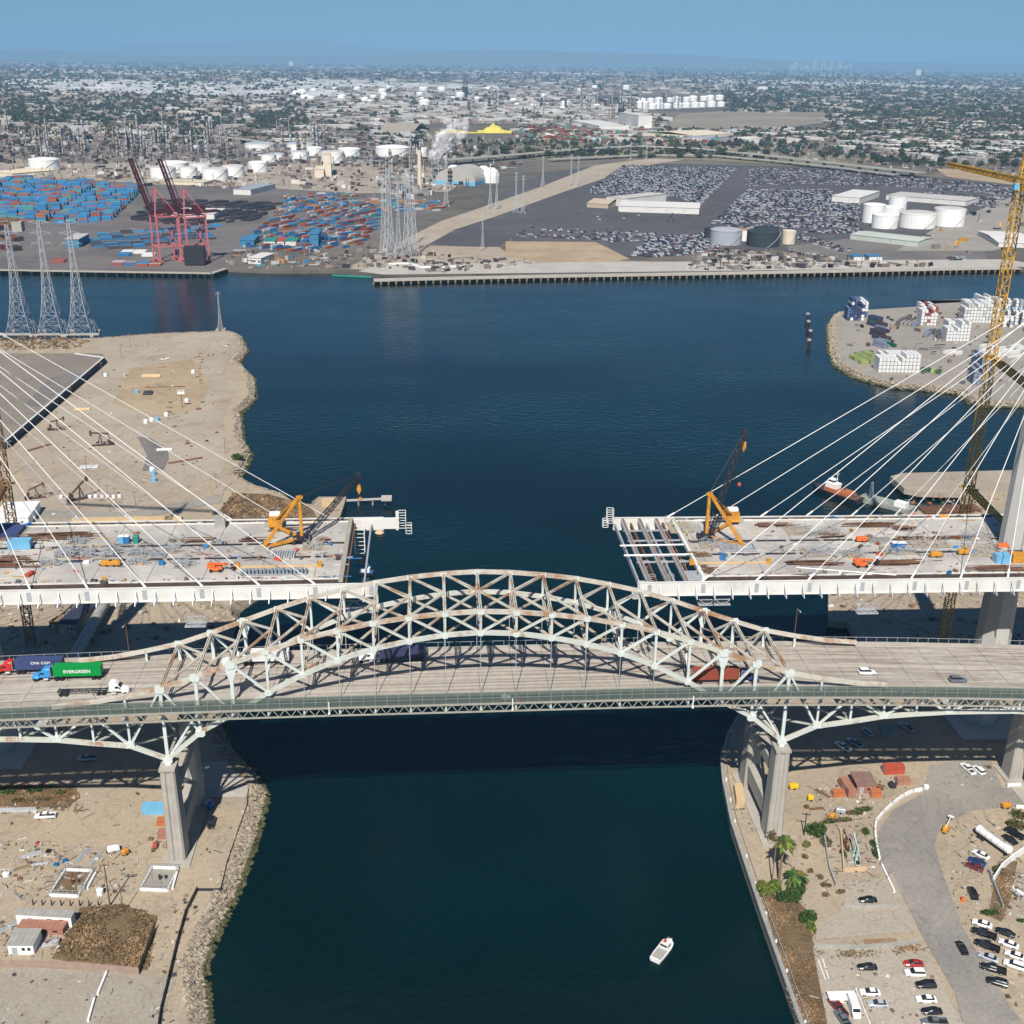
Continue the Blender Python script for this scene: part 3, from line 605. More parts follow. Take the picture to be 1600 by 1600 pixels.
EB = half('cable_stayed_bridge', 'unfinished eastern half of the new pale cable-stayed bridge with open steel framing at its tip', 65, 225, 66.1, -0.008, 46, 225, [63.5, 79, 94, 109, 124, 138.5, 152.5], 165.5, [141, 137, 133, 128.5, 124, 119.5, 115], -1)
# western tip: single far girder beam sticking out further; kerb along the end
b = MB(); b.box((-31, 334.9, 65.3), (17, 1.2, 3.4)); b.box((-22.8, 334.9, 66.2), (0.8, 1.4, 6)); b.build('tip_girder', GIRD, WB)
b = MB(); b.box((-37.2, 311, 67.3), (1.3, 46, 0.8)); b.build('end_kerb', mat('end_kerb_tan', (0.34, 0.32, 0.25), 0.85, 0.15, 0.4), WB)
def ladder_cage(x, y, z, w, h, parent, m=WHITE):
    b = MB()
    for dx in (-w/2, w/2):
        for dy in (-w/2, w/2): b.beam((x+dx, y+dy, z), (x+dx, y+dy, z+h), 0.14)
    k = 0
    while k <= h+.01:
        for s in (-w/2, w/2): b.beam((x-w/2, y+s, z+k), (x+w/2, y+s, z+k), 0.14); b.beam((x+s, y-w/2, z+k), (x+s, y+w/2, z+k), 0.14)
        k += h/3
    return b.build('access_cage', m, parent)
ladder_cage(-21.2, 334.9, 64, 2.2, 5.2, WB); ladder_cage(-19.2, 334.9, 62, 1.8, 3, WB); ladder_cage(-34.5, 331, 57.5, 3.0, 8, WB)
# eastern tip: open steel grid
b = MB()
for k, x in enumerate((48.8, 54.2, 59.6)):
    for dx in (-0.45, 0.45): b.beam((x+dx, 286.5, 65.2), (x+dx, 334.8, 65.2), 0.22, 1.1)
    b2 = MB(); b2.box((x, 310.6, 65.74), (0.9, 48, 0.14)); b2.build('beam_top', mat('walkboard_brown', (0.22, 0.17, 0.15), 0.85, 0.25, 0.4), EB)
b.build('open_floor_beam', GIRD, EB)
b = MB()
for y in (303, 307.5, 319.0, 327):
    b.beam((48, y, 64.6), (65, y, 64.6), 0.25, 0.5)
b.build('stringer', GALV, EB)
b = MB()
for y in (305.2, 312.5): b.cyl((44.5, y, 65.9), (64, y, 65.9), 0.28, n=8)
b.build('projecting_pipe', WHITE, EB)
b = MB(); b.box((64.6, 311, 65.6), (0.9, 45, 1.2)); b.build('end_kerb', GIRD, EB)
b = MB(); b.box((62, 290.9, 65.55), (5.5, 6.5, 0.2))
for k in range(7): b.beam((59.4+k*.9, 287.8, 65.72), (59.4+k*.9, 294, 65.72), 0.12)
b.build('grating', GALV, EB)
for x in (51, 56.4, 61.8):
    for y in (294, 303.5): ladder_cage(x, y, 60.5, 1.5, 4, EB, GALV)
ladder_cage(44.8, 334.9, 64.5, 2.0, 4.5, EB); ladder_cage(43.4, 334.9, 63, 1.6, 2.5, EB); ladder_cage(46.6, 287, 63.4, 1.8, 2.2, EB); ladder_cage(45.0, 286.6, 61.2, 1.8, 1.4, EB)
# travelling work platforms slung under the decks
def platform(x, y, z, L_, W_, B):
    b = MB()
    for zz in (0, 1.8):
        for s in (-1, 1): b.beam((x-L_/2, y+s*W_/2, z+zz), (x+L_/2, y+s*W_/2, z+zz), 0.22); b.beam((x+s*L_/2, y-W_/2, z+zz), (x+s*L_/2, y+W_/2, z+zz), 0.22)
    n = int(L_/2)
    for k in range(n):
        for s in (-1, 1): b.beam((x-L_/2+k*L_/n, y+s*W_/2, z+(0 if k % 2 else 1.8)), (x-L_/2+(k+1)*L_/n, y+s*W_/2, z+(1.8 if k % 2 else 0)), 0.16)
    b.box((x, y, z+0.1), (L_, W_, 0.1)); b.build('slung_platform', GALV, B)
platform(-33, 289, 58, 10, 4, WB); platform(-77, 286, 56, 5.5, 3, WB); platform(68, 289, 58, 9, 4, EB); platform(112, 286, 55.5, 6, 3, EB)
# ================================================================== VEHICLES
def loft(b, st):
    """st: (x, half width, z0, z1, chamfer)"""
    v = []; n = 8
    for x, w_, z0, z1, c in st:
        c2 = min(c, (z1-z0)/2.2)
        for y, z in ((-w_, z0+c2*.5), (-w_+c*.5, z0), (w_-c*.5, z0), (w_, z0+c2*.5), (w_, z1-c2), (w_-c, z1), (-w_+c, z1), (-w_, z1-c2)): v.append((x, y, z))
    f = [(k*n+j, (k+1)*n+j, (k+1)*n+(j+1) % n, k*n+(j+1) % n) for k in range(len(st)-1) for j in range(n)]
    f += [tuple(range(n)), tuple(range(len(v)-1, len(v)-n-1, -1))]
    b.add(v, f)
def paint(name, rgb): return mat('paint_'+name, rgb, 0.28, 0.04, 0.6, spec=0.5)
PAINTS = {'white': (0.80, 0.80, 0.78), 'black': (0.012, 0.013, 0.016), 'silver': (0.42, 0.45, 0.48), 'grey': (0.13, 0.15, 0.17), 'red': (0.38, 0.02, 0.02), 'blue': (0.015, 0.045, 0.16), 'maroon': (0.16, 0.02, 0.025)}
def make_car(kind, col, label):
    t_ = thing({'sedan': 'sedan_car', 'suv': 'sport_utility_car', 'pickup': 'pickup_truck'}[kind], label, {'sedan': 'car', 'suv': 'car', 'pickup': 'pickup truck'}[kind])
    P = paint(col, PAINTS[col]); b = MB()
    if kind == 'sedan':
        loft(b, [(-2.35, .70, .42, .80, .12), (-2.2, .84, .28, .92, .16), (-1.4, .9, .22, .98, .18), (0, .91, .22, .97, .18), (1.1, .9, .22, .95, .18), (1.9, .86, .25, .82, .18), (2.3, .72, .34, .66, .14)]); b.build('body', P, t_, world=False)
        g = MB(); loft(g, [(-1.75, .70, .9, .98, .05), (-1.15, .74, .9, 1.36, .16), (.15, .74, .9, 1.40, .16), (1.05, .74, .9, .97, .05)]); g.build('window_glass', GLASS, t_, world=False)
        r = MB(); loft(r, [(-1.15, .60, 1.33, 1.40, .03), (-.5, .63, 1.36, 1.46, .05), (.1, .61, 1.35, 1.43, .04)]); r.build('roof_panel', P, t_, world=False); wx, L_ = (-1.4, 1.4), 4.65
    elif kind == 'suv':
        loft(b, [(-2.35, .80, .42, .98, .12), (-2.25, .90, .3, 1.05, .14), (-1.4, .95, .26, 1.08, .16), (.6, .95, .26, 1.06, .16), (1.2, .94, .26, 1.02, .16), (2.0, .90, .3, .92, .18), (2.35, .78, .4, .78, .14)]); b.build('body', P, t_, world=False)
        g = MB(); loft(g, [(-2.2, .78, 1.0, 1.12, .05), (-1.95, .80, 1.0, 1.62, .14), (.35, .80, 1.0, 1.64, .14), (1.1, .8, 1.0, 1.08, .05)]); g.build('window_glass', GLASS, t_, world=False)
        r = MB(); loft(r, [(-2.0, .68, 1.58, 1.66, .04), (-1, .70, 1.60, 1.72, .05), (.3, .68, 1.59, 1.68, .04)]); r.build('roof_panel', P, t_, world=False); wx, L_ = (-1.45, 1.45), 4.75
    else:
        loft(b, [(-.75, .96, .32, 1.12, .14), (.9, .96, .32, 1.12, .16), (1.4, .95, .32, 1.10, .18), (2.4, .92, .36, 1.02, .2), (2.85, .84, .42, .9, .16)])
        b.box((-1.75, .90, .82), (2.1, .12, .62)); b.box((-1.75, -.90, .82), (2.1, .12, .62)); b.box((-2.78, 0, .82), (.1, 1.8, .62)); b.box((-1.8, 0, .48), (2.0, 1.7, .14)); b.box((-2.9, 0, .42), (.12, 1.8, .16)); b.build('body', P, t_, world=False)
        q = MB(); q.box((-1.75, 0, .57), (1.95, 1.66, .04)); q.build('bed_liner', DARK, t_, world=False)
        g = MB(); loft(g, [(-.75, .80, 1.05, 1.12, .05), (-.6, .82, 1.05, 1.72, .14), (.7, .82, 1.05, 1.74, .14), (1.5, .82, 1.05, 1.12, .05)]); g.build('window_glass', GLASS, t_, world=False)
        r = MB(); loft(r, [(-.6, .70, 1.68, 1.77, .04), (.65, .70, 1.68, 1.79, .04)]); r.build('roof_panel', P, t_, world=False); wx, L_ = (-1.8, 1.8), 5.75
    for x in wx:
        for s in (-1, 1):
            m_ = MB(); m_.cyl((x, s*.68, .36), (x, s*.93, .36), .36, n=12); m_.build('wheel', DARK, t_, world=False)
            m_ = MB(); m_.cyl((x, s*.90, .36), (x, s*.945, .36), .2, n=8); m_.build('wheel_rim', GALV, t_, world=False)
    for s in (-1, 1):
        m_ = MB(); m_.box((L_/2-.06, s*.6, .66 if kind != 'pickup' else .84), (.1, .3, .14)); m_.build('headlight', WHITE, t_, world=False)
    t_['len'] = L_; return t_
CARP = {}
def car(kind, col, p, q, label, group, z=3.05, nose_q=False):
    """p, q = the two ends seen in the photograph, on the ground"""
    a = G(*p, z+.5); c = G(*q, z+.5)
    if not nose_q: a, c = c, a
    x, y = (a[0]+c[0])/2, (a[1]+c[1])/2; rz = math.atan2(c[1]-a[1], c[0]-a[0])
    k = (kind, col)
    if k not in CARP:
        o = make_car(kind, col, label); CARP[k] = o; o.location = (x, y, z); o.rotation_euler = (0, 0, rz); tag(o, group=group)
    else: o = dup(CARP[k], (x, y, z), rz, label, group)
    return o
GP = 'vehicles parked on the eastern shore'
for k, c, p, q, l in [
    ('sedan', 'black', (1342, 1406), (1369, 1406), 'black sedan alone on the smooth empty pad'),
    ('sedan', 'black', (1340, 1511), (1369, 1511), 'black sedan alone above the white and grey sedans in the small car park'),
    ('sedan', 'red', (1412, 1505), (1442, 1506), 'bright red sedan at the head of the small car park row'),
    ('suv', 'white', (1411, 1520), (1448, 1521), 'white high-roofed utility car directly below the bright red sedan'),
    ('suv', 'black', (1432, 1539), (1461, 1539), 'black utility car between two white cars in the small car park'),
    ('sedan', 'white', (1431, 1561), (1463, 1562), 'white sedan between two black vehicles in the small car park'),
    ('sedan', 'black', (1439, 1580), (1472, 1580), 'black sedan between the white sedan and the grey pickup'),
    ('pickup', 'grey', (1438, 1597), (1482, 1598), 'grey pickup at the lower end of the small car park row'),
    ('sedan', 'white', (1343, 1550), (1375, 1551), 'white sedan beside the thin white rail, above the silver one'),
    ('sedan', 'silver', (1355, 1568), (1388, 1569), 'silver sedan just below a white sedan in the small car park'),
    ('pickup', 'maroon', (1302, 1566), (1316, 1583), 'dark red pickup parked by the scrub next to the white van'),
    ('pickup', 'grey', (1310, 1583), (1326, 1606), 'grey pickup parked behind the dark red pickup by the scrub'),
    ('suv', 'black', (1515, 1384), (1525, 1408), 'black utility car near the orange barrel, beside the white wall scrub'),
    ('sedan', 'white', (1520, 1439), (1549, 1448), 'white sedan at the top of the crowded double row'),
    ('pickup', 'black', (1521, 1453), (1554, 1465), 'black pickup just below the topmost white sedan of the double row'),
    ('sedan', 'black', (1555, 1451), (1586, 1463), 'black sedan at the top of the outer column of the double row'),
    ('pickup', 'black', (1522, 1470), (1563, 1486), 'large black pickup above the silver sedan in the double row'),
    ('sedan', 'white', (1560, 1469), (1592, 1481), 'white sedan just below the black sedan of the outer column'),
    ('sedan', 'white', (1570, 1487), (1602, 1499), 'middle of three white cars in the outer column of the double row'),
    ('sedan', 'silver', (1529, 1490), (1560, 1502), 'silver sedan between two black pickups in the double row'),
    ('suv', 'white', (1567, 1502), (1602, 1514), 'white utility car at the bottom of the outer column'),
    ('pickup', 'black', (1531, 1508), (1573, 1520), 'black pickup below the silver sedan in the double row'),
    ('suv', 'black', (1541, 1530), (1575, 1540), 'black utility car standing lowest in the double row'),
    ('sedan', 'black', (1497, 1470), (1509, 1492), 'black sedan at the edge of the curving road, nose to the bridge'),
    ('pickup', 'white', (1501, 1192), (1523, 1211), 'white pickup with open bed on the asphalt pad by the pier shadow'),
    ('suv', 'white', (1519, 1195), (1539, 1212), 'white utility car beside the pickup on the asphalt pad'),
    ('sedan', 'white', (1520, 1329), (1545, 1342), 'white sedan beside the white tanker trailer'),
    ('sedan', 'blue', (1514, 1341), (1539, 1351), 'dark blue sedan between the white sedan and the maroon one'),
    ('sedan', 'maroon', (1509, 1349), (1536, 1360), 'maroon sedan next to the dark blue sedan'),
    ('pickup', 'black', (1570, 1294), (1600, 1311), 'black pickup beyond the white tanker trailer'),
    ('sedan', 'black', (1568, 1304), (1588, 1319), 'black sedan between the tanker trailer and a black pickup'),
    ('pickup', 'white', (1303, 1158), (1331, 1176), 'white pickup in the shade under the arch bridge nearer the pier'),
    ('pickup', 'silver', (1322, 1153), (1349, 1169), 'silver pickup in the shade under the arch bridge'),
    ('suv', 'silver', (1346, 1136), (1364, 1152), 'silver utility car by the stacked panels in the bridge shade'),
    ('pickup', 'silver', (1405, 1129), (1428, 1144), 'silver pickup at the far end of the stacked panels in the bridge shade')]:
    car(k, c, p, q, l, GP, nose_q=False)
GW = 'vehicles parked on the western shore'
car('pickup', 'white', (54, 1276), (88, 1274), 'white pickup on the sand below the weed strip', GW)
car('suv', 'black', (328, 1295), (333, 1278), 'black utility car standing beside the bridge pier on the western shore', GW)
car('pickup', 'silver', (118, 1186), (154, 1184), 'silver pickup in the deep shade under the western approach', GW)
car('pickup', 'white', (250, 562), (265, 560), 'white pickup on the pale graded headland', GW)
car('suv', 'white', (353, 541), (359, 538), 'small white utility car by the tip of the headland', GW)

def text_part(s, size, m, parent, loc, rot, name='lettering', depth=0.0):
    cu = bpy.data.curves.new('txt', 'FONT'); cu.body = s; cu.size = size; cu.extrude = 0.01; cu.align_x = 'CENTER'; cu.align_y = 'CENTER'; cu.space_character = 1.05; cu.offset = 0.02*size
    o = bpy.data.objects.new('txt', cu); sc.collection.objects.link(o); bpy.context.view_layer.update()
    me = bpy.data.meshes.new_from_object(o.evaluated_get(bpy.context.evaluated_depsgraph_get())); bpy.data.objects.remove(o)
    me.materials.clear(); me.materials.append(m); q = bpy.data.objects.new(name, me); sc.collection.objects.link(q); q.parent = parent; q.location = loc; q.rotation_euler = rot; return q
# ---- containers (x along the box, origin at floor centre)
def container(name, label, col, L_=12.2, W_=2.44, H_=2.75, group=None, ridges=46, loc=(0, 0, 0), rz=0.0, cat='container'):
    t_ = thing(name, label, cat, loc, rz, group); b = MB()
    n = ridges; v = []; f = []
    for s in (-1, 1):
        base = len(v)
        for k in range(n*2+1):
            x = -L_/2+.12+(L_-.24)*k/(n*2); y = s*(W_/2-(0.02 if (k//1) % 4 in (0, 1) else 0.075)); v += [(x, y, .12), (x, y, H_-.1)]
        for k in range(n*2):
            a = base+2*k; f.append((a, a+2, a+3, a+1) if s < 0 else (a+1, a+3, a+2, a))
    b.add(v, f); v = []; f = []
    for k in range(n*2+1):
        x = -L_/2+.1+(L_-.2)*k/(n*2); z = H_-(0.02 if k % 4 in (0, 1) else 0.05); v += [(x, -W_/2+.08, z), (x, W_/2-.08, z)]
    for k in range(n*2): f.append((2*k, 2*k+2, 2*k+3, 2*k+1))
    b.add(v, f)
    for s in (-1, 1):
        for q in (-1, 1): b.box((s*(L_/2-.06), q*(W_/2-.06), H_/2), (.13, .13, H_)); b.box((0, q*(W_/2-.05), (.07 if s < 0 else H_-.06)), (L_-.26, .1, .13))
        b.box((s*(L_/2-.05), 0, H_-.06), (.12, W_-.26, .12)); b.box((s*(L_/2-.05), 0, .07), (.12, W_-.26, .14))
    b.box((L_/2-.09, 0, H_/2), (.05, W_-.26, H_-.26)); b.box((0, 0, .1), (L_-.3, W_-.3, .06)); b.build('container_body', col, t_, world=False)
    d = MB()
    for q in (-.5, .5):
        d.box((-L_/2+.06, q*(W_-.3)/2*1.0, H_/2), (.06, (W_-.3)/2-.04, H_-.28))
    d.build('container_door', col, t_, world=False)
    d = MB()
    for q in (-.85, -.35, .35, .85): d.cyl((-L_/2+.005, q, .2), (-L_/2+.005, q, H_-.2), .03, n=6)
    d.build('lock_rod', GALV, t_, world=False)
    return t_
def tractor(label, col, cat='truck', chassis=True, name='semi_truck'):
    """semi truck facing +x; chassis reaches back"""
    t_ = thing(name, label, cat); b = MB()
    loft(b, [(-1.35, 1.2, 1.0, 3.45, .2), (-.6, 1.2, 1.0, 3.7, .3), (.2, 1.2, 1.0, 3.5, .35), (.85, 1.18, 1.0, 2.9, .3), (1.45, 1.15, 1.0, 2.15, .2)]); loft(b, [(1.4, 1.05, .75, 2.0, .3), (2.4, 1.0, .65, 1.85, .32), (3.2, .92, .6, 1.6, .3), (3.4, .8, .65, 1.35, .2)])
    loft(b, [(1.75, 1.22, .55, 1.15, .15), (2.4, 1.22, .75, 1.3, .2), (3.15, 1.15, .45, 1.15, .18)]); b.build('cab', col, t_, world=False)
    g = MB(); g.add([(.9, -1.0, 2.86), (.9, 1.0, 2.86), (1.5, 1.02, 2.14), (1.5, -1.02, 2.14)], [(0, 3, 2, 1)])
    for s in (-1, 1): g.box((.55, s*1.2, 2.25), (.9, .04, .62))
    g.build('windscreen', GLASS, t_, world=False)
    m_ = MB(); m_.box((-1.2, 0, .82), (6.6, .9, .28)); m_.box((3.45, 0, .55), (.15, 2.3, .35)); m_.cyl((.3, 1.25, .6), (-.9, 1.25, .6), .3, n=10); m_.cyl((.3, -1.25, .6), (-.9, -1.25, .6), .3, n=10); m_.build('frame', GALV, t_, world=False)
    for s in (-1, 1):
        m_ = MB(); m_.cyl((-1.5, s*1.0, 1.0), (-1.5, s*1.0, 3.9), .09, n=8); m_.build('exhaust_stack', GALV, t_, world=False)
        m_ = MB(); m_.box((1.3, s*1.42, 2.15), (.12, .22, .5)); m_.build('mirror', DARK, t_, world=False)
    ax = [2.5, -2.9, -4.2]
    if chassis:
        m_ = MB(); m_.box((-8.4, .5, 1.12), (12.6, .18, .3)); m_.box((-8.4, -.5, 1.12), (12.6, .18, .3))
        for k in range(8): m_.box((-2.4-k*1.7, 0, 1.15), (.18, 1.0 if 0 < k < 7 else 2.3, .26))
        m_.box((-5.6, 1.0, .55), (.15, .15, 1.1)); m_.box((-5.6, -1.0, .55), (.15, .15, 1.1)); m_.build('chassis_frame', BLACK, t_, world=False); ax += [-12.4, -13.7]
    for k, x in enumerate(ax):
        for s in (-1, 1): m_ = MB(); m_.cyl((x, s*.7 if k else s*.85, .5), (x, s*1.2, .5), .5, n=14); m_.build('wheel', DARK, t_, world=False)
    return t_
TW = paint('truck_white', (0.80, 0.80, 0.78)); TR = paint('truck_red', (0.55, 0.03, 0.025)); TB = paint('truck_blue', (0.04, 0.28, 0.62)); NAVY = mat('navy_paint', (0.05, 0.07, 0.17), 0.5, 0.1, 0.3); GREEN = mat('container_green', (0.0, 0.27, 0.05), 0.5, 0.06, 0.3); WCON = mat('container_white', (0.70, 0.69, 0.66), 0.55, 0.06, 0.3); BRICKR = mat('container_brick_red', (0.27, 0.065, 0.035), 0.6, 0.1, 0.3); LNAVY = mat('container_midnight', (0.045, 0.05, 0.11), 0.5, 0.1, 0.3)
def on_bridge(px, py, dz=0.0):
    z = 49.0
    for _ in range(4): g = G(px, py, z); z = zdk(g[0])
    return g[0], g[1], z+dz+.02
def slope(x): return -math.atan((zdk(x+1)-zdk(x-1))/2)
def rig(label, cab, px, py, left, box=None, boxlab=None, letters=None, side_far=False):
    """px, py: wheel line under the middle of the trailer"""
    x, y, z = on_bridge(px, py); y += 1.2; t_ = tractor(label, cab); rz = math.pi if left else 0.0; off = 8.4
    s = -1 if left else 1; t_.location = (x+s*off, y, z); t_.rotation_euler = (0, 0, rz)
    tag(t_, group='trucks and cars crossing the arch bridge')
    if box is not None:
        c = container('shipping_container', boxlab, box, loc=(x, y, z+1.31), rz=rz, group='containers carried across the arch bridge')
        if letters:
            k = math.pi if left else 0.0
            sgn = 1 if left else -1      # which local side faces the viewer
            text_part(letters[0], letters[1], WHITE, c, (letters[2], sgn*(1.235), letters[3] if len(letters) > 3 else 1.35), (R_(90), 0, k))
        return t_, c
    return t_, None
rig('red semi truck pulling a dark navy container at the western end of the arch bridge', TR, 62, 1053, True, NAVY, 'dark navy shipping container on the red truck', ('CMA CGM', 1.05, -.6, 1.9))
rig('bright blue semi truck pulling the green container', TB, 122, 1063.5, True, GREEN, 'bright green shipping container on the bright blue truck', ('EVERGREEN', 1.25, 0))
rig('white semi truck driving east with an empty black trailer frame', TW, 128, 1088, False)
rig('white semi truck half hidden by the truss, pulling a white container', TW, 416, 1040, True, WCON, 'white shipping container seen through the truss at the western side')
rig('white semi truck pulling the midnight blue container below the arch crown', TW, 628, 1035, True, LNAVY, 'midnight blue shipping container under the shade of the arch')
rig('dark blue semi truck driving east with a brick red container', NAVY, 1118, 1069, False, BRICKR, 'brick red shipping container behind the truss at the eastern side')
def bcar(kind, col, px, py, label):
    x, y, z = on_bridge(px, py); k = (kind, col)
    if k in CARP: o = dup(CARP[k], (x, y, z), 0.0, label, 'trucks and cars crossing the arch bridge')
    else: o = CARP[k] = make_car(kind, col, label); o.location = (x, y, z); tag(o, group='trucks and cars crossing the arch bridge')
    o.rotation_euler = (0, slope(x), 0)
bcar('suv', 'white', 1354, 1053, 'white utility car driving on the arch bridge east of the truss')
bcar('suv', 'grey', 1496, 1065, 'dark grey utility car driving on the arch bridge near the eastern end')
# two lamps at the far parapet and small signs hung on the fascia
l1 = lamp_pole(); l1.location = (-94.5, 281, zdk(94)); l1['label'] = 'slender rusty street lamp at the western end of the arch bridge far parapet'; l1['group'] = 'street lamps on the arch bridge'
l2 = dup(l1, (90.0, 281, zdk(90)), 0, 'slender rusty street lamp at the eastern end of the arch bridge far parapet', 'street lamps on the arch bridge')
for k, (px, py) in enumerate([(514, 1106), (801, 1100), (1083, 1096)]):
    p = PY(px, py, 251.9); t_ = thing('channel_marker', ['pale vertical navigation marker on the bridge fascia west of the crown', 'pale vertical navigation marker on the bridge fascia under the crown', 'pale vertical navigation marker on the bridge fascia east of the crown'][k], 'marker', (p[0], p[1], p[2]), 0, 'navigation markers on the bridge fascia')
    b = MB(); b.box((0, 0, 0), (.25, .2, 3.2)); b.build('post', WHITE, t_, world=False); b = MB(); b.cyl((0, -.1, -1.9), (0, -.1, -1.4), .3, n=8); b.build('lantern', WHITE, t_, world=False)
p = PY(791, 1092, 253.6); t_ = thing('inspection_cart', 'small white service cart parked on the green walkway of the arch bridge', 'cart', (p[0], 253.6, zdk(0)-.28))
b = MB(); b.box((-.6, 0, .8), (1.2, 1.2, 1.0)); b.box((.6, 0, .6), (1.0, 1.2, .6)); b.build('cart_body', WHITE, t_, world=False)
for x in (-.8, .7):
    for s in (-1, 1): b = MB(); b.cyl((x, s*.5, .25), (x, s*.65, .25), .25, n=10); b.build('wheel', DARK, t_, world=False)
p = PY(811, 1095, 253.2); t_ = thing('traffic_barrel', 'orange barrel on the green walkway beside the white cart', 'barrel', (p[0], 253.2, zdk(0)-.28))
b = MB(); b.lathe((0, 0, 0), [(.42, 0), (.42, .12), (.32, .14), (.26, 1.1)], 12); b.build('barrel_body', ORANGE, t_, world=False)
# ================================================================== NEAR GROUND
def flatbox(name, label, cat, quad, h, m, z=3.0, roof=None, group=None, rise=0.0, parts=None, over=0.25):
    """building from its base: quad = three ground corners in the photograph (near-left, near-right, far-right)"""
    A, B, C_ = [Vector(G(x, y, z)) for x, y in quad]
    ux = (B-A); L_ = ux.length; ux.normalize(); W_ = abs((C_-B).dot(Vector((-ux.y, ux.x, 0)))); rz = math.atan2(ux.y, ux.x)
    ce = (A+B)/2+Vector((-ux.y, ux.x, 0))*(W_/2)
    return shed(name, label, cat, (ce.x, ce.y, z), rz, L_, W_, h, m, roof, group, rise, over)
def shed(name, label, cat, loc, rz, L_, W_, h, m, roof=None, group=None, rise=0.0, over=0.25, openings=True):
    t_ = thing(name, label, cat, loc, rz, group); b = MB(); b.box((0, 0, h/2-.2), (L_, W_, h+.4)); b.build('wall_body', m, t_, world=False)
    b = MB(); x, y = L_/2+over, W_/2+over
    if rise:
        b.add([(-x, -y, h), (x, -y, h), (x, 0, h+rise), (-x, 0, h+rise), (x, y, h), (-x, y, h), (-x, -y, h+.15), (x, -y, h+.15), (x, 0, h+rise+.15), (-x, 0, h+rise+.15), (x, y, h+.15), (-x, y, h+.15)], [(0, 1, 7, 6), (6, 7, 8, 9), (9, 8, 10, 11), (11, 10, 4, 5), (1, 2, 8, 7), (2, 4, 10, 8), (0, 6, 9, 3), (3, 9, 11, 5), (0, 3, 2, 1), (3, 5, 4, 2)])
    else: b.box((0, 0, h+.1+.2), (2*x, 2*y, .2))
    k = int(2*x/1.1)
    for j in range(k): b.box((-x+(j+.5)*2*x/k, 0, h+.42 if not rise else h+rise+.2), (.08, (2*y if not rise else .5), .07))
    b.build('roof', roof or m, t_, world=False)
    if openings:
        b = MB(); b.box((-L_*.25, -W_/2-.02, min(1.1, h*.45)), (min(1.2, L_*.2), .06, min(2.1, h*.85))); b.build('door', GALV, t_, world=False)
        for q in (.1, .32): b = MB(); b.box((L_*q, -W_/2-.02, h*.6), (min(1.2, L_*.12), .06, min(.8, h*.35))); b.build('window', GLASS, t_, world=False)
    return t_
PINK = mat('faded_red_metal', (0.36, 0.17, 0.12), 0.8, 0.2, 0.4); CREAM = mat('cream_metal', (0.60, 0.56, 0.48), 0.7, 0.1, 0.4); GREYR = mat('grey_metal_roof', (0.36, 0.35, 0.32), 0.7, 0.15, 0.4)
flatbox('long_shed', 'long white shed with grey-tan flat roof beside the brown scrub', 'shed', [(27, 1444), (113, 1449), (118, 1440)], 2.9, WHITE, roof=GREYR, group='sheds by the scrub')
flatbox('low_shed', 'low rusty pink shed between the long white shed and the pipework', 'shed', [(30, 1459), (99, 1461), (104, 1449)], 1.6, PINK, group='sheds by the scrub')
flatbox('small_shed', 'small white shed with a corrugated grey roof beside the pink wall', 'shed', [(14, 1492), (54, 1492), (62, 1468)], 2.8, WHITE, roof=GREYR, group='sheds by the scrub')
def obox(name, label, cat, p, q, wd, h, m, z=3.0, group=None, door=True):
    """box-shaped thing standing on the ground between two points of the photograph"""
    a, c = Vector(G(*p, z)), Vector(G(*q, z)); d = c-a; rz = math.atan2(d.y, d.x)
    return container(name, label, m, max(1.0, d.length), wd, h, group, ridges=max(4, int(d.length*2.2)), loc=((a.x+c.x)/2-math.sin(rz)*wd/2, (a.y+c.y)/2+math.cos(rz)*wd/2, z+.02), rz=rz, cat=cat)
GC = 'containers standing on the shores'
obox('storage_container', 'light blue storage container tucked behind the western pier', 'container', (222, 1273), (264, 1273), 2.5, 2.6, LBLUE, group=GC)
obox('equipment_skid', 'rusty orange equipment box beside the western pier', 'equipment', (245, 1291), (266, 1291), 2.2, 1.6, SKO)
obox('equipment_skid', 'faded red equipment box next to the pale pallets by the western pier', 'equipment', (246, 1312), (268, 1311), 3.0, 1.5, PINK)
obox('storage_container', 'red storage container on the sand beyond the curving road', 'container', (1382, 1211), (1413, 1210), 2.5, 2.6, CRED, group=GC)
obox('storage_container', 'faded pink storage container with white top rail beside the red one', 'container', (1402, 1227), (1422, 1227), 2.4, 1.8, PINK, group=GC)
obox('storage_container', 'tan storage container standing between the seawall and the eastern pier', 'container', (1163, 1263), (1159, 1236), 2.4, 2.6, TAN, group=GC)
obox('storage_container', 'brick pink container attached to the brown-roofed workshop', 'container', (1325, 1247), (1337, 1246), 7, 2.6, PINK, group=GC)
obox('equipment_skid', 'orange slatted crate beside the pink container', 'equipment', (1302, 1247), (1320, 1246), 2.0, 1.8, SKO)
obox('equipment_skid', 'orange-red bin at the corner of the brown-roofed workshop', 'equipment', (1361, 1247), (1377, 1247), 2.0, 2.0, SKO)
flatbox('workshop', 'low workshop with a dusty brown roof near the curving road', 'building', [(1338, 1240), (1368, 1240), (1372, 1219)], 2.6, PINK, roof=mat('brown_roof', (0.24, 0.15, 0.12), 0.85, 0.2, 0.4))
flatbox('small_shed', 'white flat-roofed shed beside the small car park', 'shed', [(1297, 1568), (1337, 1567), (1336, 1556)], 0.9, WHITE)
